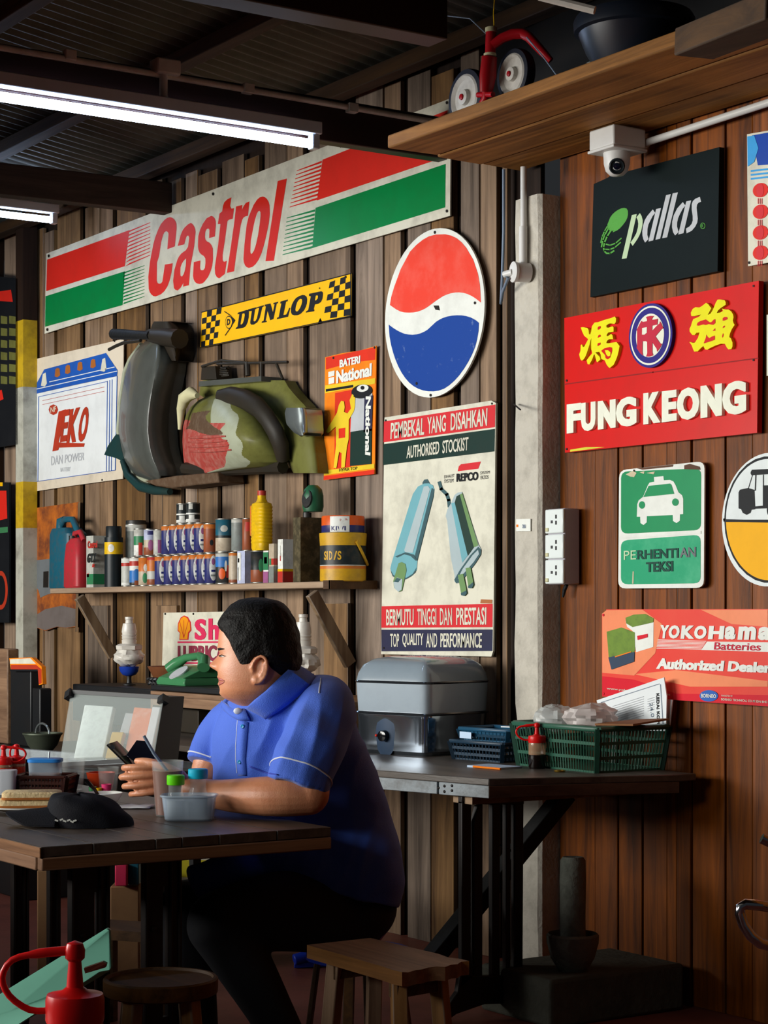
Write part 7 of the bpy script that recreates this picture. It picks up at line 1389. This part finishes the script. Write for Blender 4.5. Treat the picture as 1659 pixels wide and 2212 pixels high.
man = thing('person', 'man in a blue short sleeved shirt and black trousers leaning on the table', 'person', Vector((P(760, 0, 5.4).x, P(760, 0, 5.4).y, 0)))
HD = 5.30; HS = HD / FPX
a_ = math.radians(12); Fd = -RIGHT * math.cos(a_) + FWD * math.sin(a_); Ld = -FWD * math.cos(a_) - RIGHT * math.sin(a_)
HP = [(1298, 2, 2, 2), (1302, 30, 32, 30), (1310, 46, 48, 45), (1322, 61, 61, 58), (1340, 74, 74, 67), (1360, 82, 81, 72), (1380, 84, 85, 74), (1402, 84, 88, 74), (1412, 81, 89, 75), (1425, 82, 89, 76), (1440, 83, 88, 77), (1455, 83, 84, 77), (1470, 83, 78, 76), (1485, 82, 72, 73), (1498, 79, 66, 69), (1508, 72, 60, 62), (1518, 54, 52, 51), (1530, 28, 44, 38)]
gs = lambda x, s: math.exp(-(x / s) ** 2)
def headpt(th, y, off=0.0):
    for a, c in zip(HP, HP[1:]):
        if y <= c[0]: break
    t = (y - a[0]) / (c[0] - a[0]); F_, B_, w = (lerp(a[i], c[i], t) for i in (1, 2, 3))
    ct, st = math.cos(th), math.sin(th)
    e = .86 if ct > 0 else 1.0
    lat = w * math.copysign(abs(st) ** .92, st); fr = (F_ if ct > 0 else B_) * math.copysign(abs(ct) ** e, ct)
    if ct > 0:
        L_ = abs(lat * HS)
        nw = .011 + .010 * min(1, max(0, (y - 1412) / 30))
        n_ = 0
        if 1405 < y < 1458: n_ = (26 * max(0, (y - 1408) / 29) if y < 1437 else 26 * max(0, 1 - ((y - 1437) / 15) ** 1.5)) * gs(L_, nw) + (6 * gs(y - 1441, 8) * gs(L_ - .017, .009))
        n_ += 7 * gs(y - 1462, 5.5) * gs(L_, .024) + 7 * gs(y - 1478, 5) * gs(L_, .022) - 3 * gs(y - 1470.5, 3) * gs(L_, .026) - 3.5 * gs(y - 1487, 5) * gs(L_, .03) + 6 * gs(y - 1500, 9) * gs(L_, .03)
        n_ += 4 * gs(y - 1401, 8) * gs(L_, .05) - 8 * gs(y - 1417, 8) * gs(L_ - .033, .017) + 4 * gs(y - 1418, 4.5) * gs(L_ - .034, .012) + 4 * gs(y - 1446, 16) * gs(L_ - .052, .022)
        fr += n_ * ct ** .5
    c = P(556, y, HD)
    if y > 1490: c += FWD * (y - 1490) * .0006
    return c + Fd * (fr * HS + off * ct) + Ld * (lat * HS + off * st)
body = MB(); N1 = 96
ysr = [1298 + (1530 - 1298) * i / 92 for i in range(93)]; ysr[0] = 1298.2
V = body.grid([[headpt(2 * PI * j / N1, y) for j in range(N1)] for y in ysr], M['skin'], cu=True)
body.bm.faces.new(V[0][::-1]); body.bm.faces.new(V[-1])
# ear on the near side
ec = P(580, 1444, HD) + Ld * (77 * HS + .003)
tilt = Matrix.Rotation(math.radians(-12), 3, Ld); eF, eU = tilt @ Fd, tilt @ UP; eO = (Ld * .86 - Fd * .5).normalized()
Rm = Matrix((-eF, eO, eU)).transposed()
body.blob(ec - Ld * .004, (.018, .008, .033), M['skin'], Rm)
hel = [ec + eO * (.007 + .003 * math.sin(t)) + (-eF * math.cos(t) * .0205 * 1.0 + eU * math.sin(t) * .035) for t in [math.radians(-75 + 255 * i / 20) for i in range(21)]]
body.capsule(hel, [.0050] * 21, M['skin'], 8)
body.blob(ec + eO * .004 - eU * .030 + eF * .004, (.0095, .006, .011), M['skin'], Rm); body.blob(ec + eF * .0165 - eU * .004 + eO * .004, (.005, .006, .009), M['skin'], Rm)
body.capsule([ec + eO * .006 - eF * .008 + eU * .018, ec + eO * .007 - eF * .011, ec + eO * .006 - eF * .006 - eU * .016], [.004, .0045, .004], M['skin'], 8)
ec2 = P(563, 1444, HD) - Ld * (77 * HS + .003); body.blob(ec2, (.018, .01, .033), M['skin'])
# neck, core, arms, legs
body.capsule([P(574, 1480, 5.34), P(590, 1530, 5.38), P(612, 1590, 5.42)], [.074, .082, .10], M['skin'], 24)
body.capsule([P(612, 1590, 5.42), P(670, 1760, 5.46), P(740, 1950, 5.46)], [.12, .15, .15], M['skin'], 24)
body.capsule([P(700, 1535, 5.30), P(672, 1640, 5.17), P(668, 1716, 5.105)], [.055, .058, .052], M['skin'], 20)
body.capsule([P(668, 1719, 5.105), P(610, 1720, 5.10), P(560, 1720, 5.12), P(490, 1718, 5.20), P(440, 1710, 5.26), P(405, 1702, 5.29)], [.050, .0525, .0500, .042, .034, .030], M['skin'], 20)
body.capsule([P(505, 1565, 5.52), P(455, 1650, 5.55), P(450, 1695, 5.55), P(400, 1700, 5.49), P(365, 1693, 5.42)], [.05, .05, .046, .034, .029], M['skin'], 18)
RF = Matrix((RIGHT, FWD, UP)).transposed()
tl_ = Matrix.Rotation(math.radians(10), 3, FWD)
HB = .065
PH = lambda x, y, d: P(x, y, d + HB)
def finger(pts, r): body.capsule([PH(*q) for q in pts], r, M['skin'], 10)
body.blob(PH(372, 1691, 5.225), (.050, .019, .041), M['skin'], tl_ @ RF); body.blob(PH(348, 1685, 5.22), (.024, .016, .041), M['skin'], RF); body.blob(PH(355, 1690, 5.345), (.045, .019, .038), M['skin'], RF)
for i, (y, xk, xt, dy) in enumerate(((1657, 338, 268, 0), (1675, 335, 263, 2), (1694, 336, 269, 3), (1711, 342, 283, 3))):
    r = (.0098, .0102, .0098, .0086)[i]
    finger([(xk + 14, y + 1, 5.225), (xk - 2, y - 1, 5.208), (lerp(xk, xt, .55), y + dy, 5.206), (xt + 6, y + dy + 1, 5.222), (xt, y + dy + 2, 5.25), (xt + 10, y + dy + 2, 5.275), (xt + 28, y + dy + 1, 5.28)], [r, r * 1.05, r, r * .95, r * .9, r * .88, r * .8])
for i, (y, xt) in enumerate(((1650, 285), (1668, 280), (1687, 284), (1704, 294))):
    finger([(345, y + 2, 5.345), (318, y, 5.355), (xt + 8, y, 5.345), (xt, y + 1, 5.318), (xt + 14, y + 2, 5.305)], [.009, .009, .0085, .008, .007])
finger([(392, 1676, 5.215), (368, 1662, 5.20), (338, 1650, 5.20), (312, 1645, 5.215), (296, 1644, 5.235)], [.015, .0135, .012, .0108, .009])
finger([(375, 1672, 5.34), (345, 1652, 5.33), (315, 1645, 5.315)], [.013, .0115, .009])
for hip, kn, an, ft in (((755, 1985, 5.40), (475, 1995, 5.17), (640, 2290, 5.24), (590, 2345, 5.20)), ((700, 1975, 5.62), (405, 1968, 5.45), (430, 2240, 5.55), (385, 2270, 5.50))):
    body.capsule([P(*hip), P(*kn)], [.085, .06], M['skin'], 18); body.capsule([P(*kn), P(*an)], [.06, .04], M['skin'], 16)
    A_ = P(*an); body.capsule([Vector((A_.x, A_.y, .09)), A_], [.035, .04], M['skin'], 14)
    F_ = Vector((A_.x, A_.y, .04)); body.capsule([F_ + (RIGHT * .03), F_ - RIGHT * .10 - FWD * .05], [.035, .028], M['skin'], 14)
bodyo = remesh(body, 'body', M['skin'], .0034, man, smooth=4, fac=.5)
bvb = BVHTree.FromObject(bodyo, bpy.context.evaluated_depsgraph_get()) if False else None
def bvh(o):
    me = o.data; off = WORLD_LOC[o]; return BVHTree.FromPolygons([v.co + off for v in me.vertices], [tuple(p.vertices) for p in me.polygons])
BB = bvh(bodyo)
def hit(t, px, py, off=.0015):
    r = ray(px, py).normalized(); h = t.ray_cast(CAMP, r)
    return (h[0] - r * off) if h[0] is not None else None
def patch(t, rows, m, name, parent, off=.0015, sub=6):
    """rows of pixel points -> skin over the surface hit from them"""
    g = []
    for r in rows:
        rr = []
        for (x0, y0), (x1, y1) in zip(r, r[1:]):
            for i in range(sub): rr.append((lerp(x0, x1, i / sub), lerp(y0, y1, i / sub)))
        rr.append(r[-1]); g.append([hit(t, x, y, off) for x, y in rr])
    last = None
    for r in g:
        for i in range(len(r)):
            if r[i] is None: r[i] = r[i - 1] if i and r[i - 1] is not None else next((q for q in r if q is not None), None)
    if any(q is None for r in g for q in r): return None
    b = MB(); b.grid(g, m); return b.build(name, parent, solid=.0012)
# hair
hl = [(0, 1357), (30, 1358), (48, 1366), (62, 1382), (73, 1412), (82, 1434), (92, 1432), (100, 1416), (112, 1420), (124, 1442), (140, 1456), (165, 1464), (180, 1466)]
def hairline(deg):
    deg = abs(deg)
    for a, c in zip(hl, hl[1:]):
        if deg <= c[0]: return lerp(a[1], c[1], (deg - a[0]) / (c[0] - a[0]))
    return hl[-1][1]
b = MB(); outer, inner = [], []; NR, NT = 44, 120
for i in range(NR + 1):
    s = i / NR; ro, ri = [], []
    for j in range(NT):
        dg_ = (360 * j / NT); dg_ = dg_ - 360 if dg_ > 180 else dg_; th = math.radians(dg_)
        y = lerp(1298.2, hairline(dg_), s ** .85)
        tk = .0085 * min(1, (1 - s) * 5) + .0012 + .0035 * noise.noise(Vector((th * 5, y * .06, 2))) * min(1, (1 - s) * 4) * min(1, s * 6) + (.003 * gs(y - 1330, 22) * max(0, math.cos(th)) )
        p_ = headpt(th, y, tk); 
        if s < .3: p_ = p_ + UP * tk * (1 - s / .3) 
        ro.append(p_); ri.append(headpt(th, y, -.004))
    outer.append(ro); inner.append(ri)
V = b.grid(outer, M['hair'], cu=True); b.bm.faces.new(V[0][::-1]); b.grid([outer[-1], inner[-1]], M['hair'], cu=True)
b.build('hair', man, auto=70)
patch(BB, [[(468, 1401), (475, 1399), (484, 1401)], [(469, 1407), (476, 1404), (484, 1402.5)]], M['hair'], 'eyebrow', man)
M['eyewhite'] = mat('eye_white', 'cfc4bb', .2, 0, 0)
e_ = patch(BB, [[(474, 1417), (479, 1416), (485, 1418)], [(475, 1419), (480, 1419.5), (485, 1419)]], M['eyewhite'], 'eye', man, .001)
if e_: patch(BB, [[(474, 1416.5), (476, 1416), (478, 1415.6)], [(474.5, 1419.2), (476, 1419.4), (478, 1419.6)]], M['gloss_black'], 'iris', e_, .002); patch(BB, [[(472, 1416), (479, 1414), (487, 1417)], [(473, 1417), (479, 1415.6), (487, 1418)]], M['hair'], 'eyelid', e_, .0022)
patch(BB, [[(464, 1461), (474, 1464), (484, 1469.5)], [(467, 1471), (476, 1471.5), (485, 1471.5)]], M['lip'], 'lip', man, .001); patch(BB, [[(467, 1472), (476, 1472.5), (485, 1472.5)], [(465, 1480), (474, 1481), (482, 1476)]], M['lip'], 'lip', man, .001)
# shirt
sh = MB()
rows = [(1888, 1962, 505, 862, 5.44, .165), (1845, 1915, 482, 872, 5.45, .19), (1790, 1850, 472, 868, 5.46, .205), (1730, 1780, 466, 850, 5.46, .205), (1670, 1705, 460, 826, 5.44, .20), (1615, 1635, 455, 800, 5.42, .19), (1570, 1572, 462, 772, 5.40, .175), (1540, 1526, 474, 746, 5.39, .155), (1520, 1490, 490, 712, 5.38, .13), (1508, 1465, 508, 676, 5.37, .10), (1502, 1452, 530, 655, 5.37, .08)]
g = []
for yl_, yr_, xl_, xr_, d_, hd in rows:
    rr = []
    for j in range(64):
        t = 2 * PI * j / 64; c, s_ = math.cos(t), math.sin(t); u = math.copysign(abs(c) ** .85, c); v = math.copysign(abs(s_) ** .85, s_)
        x = lerp(xl_, xr_, (u + 1) / 2); y = lerp(yl_, yr_, (u + 1) / 2)
        rr.append(P(x, y, d_ + v * hd - .03 * u))
    g.append(rr)
fine = []
for i in range(len(g) - 1):
    for f in range(4):
        t = f / 4; p0, p1, p2, p3 = g[max(i - 1, 0)], g[i], g[i + 1], g[min(i + 2, len(g) - 1)]
        fine.append([0.5 * ((2 * b_) + (c_ - a_) * t + (2 * a_ - 5 * b_ + 4 * c_ - d_) * t * t + (3 * b_ - a_ - 3 * c_ + d_) * t ** 3) for a_, b_, c_, d_ in zip(p0, p1, p2, p3)])
fine.append(g[-1])
V = sh.grid(fine, M['shirt'], cu=True); sh.bm.faces.new(V[0][::-1]); sh.bm.faces.new(V[-1])
def tubec(pts, rs):
    p_, r_ = smooth_path([Vector(q) for q in pts], rs); sh.tube(p_, r_, M['shirt'], 28)
tubec([P(690, 1500, 5.40), P(702, 1522, 5.31), P(694, 1560, 5.235), P(672, 1615, 5.165), P(653, 1662, 5.13), P(641, 1701, 5.115)], [.055, .078, .087, .088, .085, .083])
tubec([P(520, 1545, 5.48), P(492, 1572, 5.53), P(468, 1612, 5.55), P(450, 1655, 5.535)], [.06, .07, .070, .066])
# tail of the shirt over the lap
sh.capsule([P(600, 1868, 5.36), P(525, 1872, 5.34), P(465, 1893, 5.35), P(422, 1908, 5.36)], [(.05, .05), (.045, .05), (.028, .05), (.016, .05)], M['shirt'], 18)
sho = remesh(sh, 'shirt', M['shirt'], .0052, man, smooth=5, fac=.5)
me = sho.data; off = WORLD_LOC[sho]
NV = [v.normal.copy() for v in me.vertices]
for v, vn in zip(me.vertices, NV):
    q = v.co + off; r_ = (q - CAMP); f = r_.dot(FWD); px = CX + FPX * r_.dot(RIGHT) / f; py = HY - FPX * r_.z / f
    amp = .0035 + .004 * gs(px - 560, 90) * gs(py - 1640, 90) + .004 * gs(px - 690, 60) * gs(py - 1560, 60) + .004 * gs(px - 760, 90) * gs(py - 1880, 60)
    w1 = noise.noise(Vector(((px * .75 + py * .25) * .028, (py - px * .3) * .006, .3))); w2 = noise.noise(Vector((px * .012 - py * .02, (px + py) * .007, 5.1)))
    v.co += vn * amp * (1.3 * (1 - abs(w1) * 2.4) * .6 + .9 * w2)
me.update()
BS = bvh(sho)
# piping round the near sleeve
def ring(c, ax, rmax, name, r=.0022, a0=-130, a1=130):
    ax = ax.normalized(); tow = (-FWD - ax * (-FWD).dot(ax)).normalized(); sd = ax.cross(tow); pts = []
    for i in range(40):
        t = math.radians(lerp(a0, a1, i / 39)); d = tow * math.cos(t) + sd * math.sin(t); h = BS.ray_cast(c + d * .16, -d)
        if h[0] is not None and (h[0] - c).length < rmax: pts.append(h[0] + d * .0008)
    if len(pts) > 4:
        b = MB(); b.tube(pts, r, M['pipingw'], 6); b.build(name, man)
ring(P(648, 1671, 5.125), P(641, 1701, 5.115) - P(672, 1615, 5.165), .105, 'piping'); ring(P(453, 1643, 5.54), P(450, 1655, 5.535) - P(468, 1612, 5.55), .09, 'piping')
def seam(pts, m, name, r, off=.0005):
    q = [hit(BS, x, y, off) for x, y in pts]; q = [x for x in q if x is not None]
    if len(q) > 1: b = MB(); b.tube(q, r, m, 6); return b.build(name, man)
seam([(693, 1465), (692, 1475), (690, 1486), (689, 1497)], M['pipingw'], 'piping', .0018)
seam([(513, 1556), (511, 1585), (509, 1610), (509, 1640), (512, 1670)], M['pipingw'], 'placket_edge', .0012)
patch(BS, [[(514, 1552), (511, 1600), (510, 1640), (514, 1676)], [(536, 1560), (533, 1600), (530, 1640), (532, 1676)]], M['shirt'], 'placket', man, .0025)
for x, y in ((524, 1569), (517, 1646)):
    h = hit(BS, x, y, .0035)
    if h: b = MB(); b.lathe([(.0055, 0), (.0055, .002), (.004, .003), (.001, .0022)], h, M['button'], 14, axis=-FWD - RIGHT * .4); b.build('button', man)
pk_ = hit(BS, 572, 1680, .002)
patch(BS, [[(538, 1654), (575, 1668), (600, 1672)], [(538, 1657), (575, 1671), (600, 1675)]], mat('shirt_fold', '2c3fa6', .75, 0, 0), 'pocket_edge', man, .003)
# collar
b = MB(); inn = [(640, 1436, 5.36), (622, 1448, 5.30), (600, 1468, 5.265), (575, 1492, 5.255), (550, 1512, 5.255), (530, 1531, 5.265)]
out = [(682, 1462), (668, 1480), (648, 1500), (625, 1520), (600, 1538), (574, 1554)]
g = []
for k_, (a, o2) in enumerate(zip(inn, out)):
    p0 = P(*a); p2 = hit(BS, *o2, .008) or P(o2[0], o2[1], 5.25)
    hb = BB.ray_cast(CAMP, ray(a[0], a[1]).normalized())
    if hb[0] is not None and k_ > 0: p0 = CAMP + ray(a[0], a[1]) * min((p0 - CAMP).dot(FWD), (hb[0] - CAMP).dot(FWD) - .008)
    mid = lerp(p0, p2, .35) - FWD * .016 + UP * .006
    g.append([lerp(lerp(p0, mid, t), lerp(mid, p2, t), t) for t in [i / 8 for i in range(9)]])
b.grid(g, M['shirt']); b.build('collar', man, solid=.004, auto=60)
b = MB(); g = []
for a, o2 in (((530, 1532, 5.27), (540, 1557)), ((512, 1530, 5.30), (515, 1556)), ((495, 1524, 5.34), (500, 1548)), ((478, 1514, 5.40), (484, 1535))):
    p0 = P(*a); p2 = hit(BS, *o2, .006) or P(o2[0], o2[1], 5.34); g.append([lerp(p0, p2, t) - FWD * .01 * math.sin(PI * t) for t in (0, .25, .5, .75, 1)])
b.grid(g, M['shirt']); b.build('collar', man, solid=.004, auto=60)
b = MB(); b.blob(P(514, 1536, 5.272), (.012, .006, .009), M['pipingw'], RF); b.build('undershirt', man)
# trousers
tr_ = MB(); TM = M['trouser']
tr_.blob(P(765, 1962, 5.46), (.118, .175, .10), TM, RF, 28, 16)
tr_.capsule([P(752, 1978, 5.40), P(610, 1968, 5.27), P(475, 1994, 5.17)], [.108, .106, .086], TM, 26); tr_.capsule([P(472, 1998, 5.17), P(530, 2090, 5.19), P(592, 2200, 5.22), P(640, 2300, 5.24)], [.084, .074, .060, .056], TM, 22)
tr_.capsule([P(715, 1975, 5.60), P(560, 1960, 5.53), P(405, 1966, 5.45)], [.105, .10, .084], TM, 24); tr_.capsule([P(403, 1970, 5.45), P(410, 2090, 5.5), P(430, 2250, 5.55)], [.083, .072, .056], TM, 20)
tro = remesh(tr_, 'trousers', TM, .007, man, smooth=4)
for an in ((640, 2290, 5.24), (430, 2240, 5.55)):
    A_ = P(*an); q = MB(); F_ = Vector((A_.x, A_.y, .045)); q.capsule([F_ + RIGHT * .05, F_ - RIGHT * .03 - FWD * .01, F_ - RIGHT * .15 - FWD * .08], [(.045, .05), (.05, .05), (.038, .04)], M['shoe'], 18); q.build('shoe', man)
# phone held in both hands
ph = thing('phone', 'black phone with an open glossy flap held in the hands of the man', 'phone', PH(270, 1640, 5.26))
b = MB(); b.prism([PH(229, 1609, 5.24), PH(253, 1601, 5.29), PH(318, 1664, 5.30), PH(294, 1672, 5.25)], FWD * .009 + UP * -.004, mat('phone_case', '15181b', .35, 0, 0)); b.build('case', ph, bevel=.002)
b = MB(); b.prism([PH(231, 1607.5, 5.2385), PH(253, 1600.5, 5.2885), PH(300, 1646, 5.295), PH(277, 1653, 5.245)], FWD * .001, M['gloss_black']); b.build('screen', ph)
b = MB(); b.lathe([(.006, 0), (.006, .002), (.001, .002)], PH(243, 1614, 5.238), M['steel'], 14, axis=-FWD + UP * .3); b.build('lens', ph)
b = MB(); b.prism([PH(272, 1632, 5.27), PH(295, 1599, 5.30), PH(316, 1601, 5.31), PH(338, 1634, 5.30), PH(328, 1644, 5.28), PH(291, 1646, 5.27)], FWD * .004, mat('glossy_flap', '2a2f3c', .06, .3, 0, coat=1)); b.build('flap', ph, bevel=.001)
# blue stool under him
so = P(775, 2048, 5.47); bs = thing('plastic_stool', 'stool with a blue seat and dark legs under the seated man', 'stool', (so.x, so.y, 0)); BP = MATS['blue_plastic']
b = MB(); b.lathe([(.13, -.03), (.145, -.028), (.145, -.004), (.135, 0), (.001, 0)], so, BP, 32); b.build('seat', bs)
for k in range(4):
    a = math.radians(45 + 90 * k); u = Vector((math.cos(a), math.sin(a), 0)); q = MB(); q.bar(so + u * .115 - UP * .03, Vector((so.x, so.y, 0)) + u * .155, .03, .014, M['stoolwood']); q.build('leg', bs, bevel=.003)
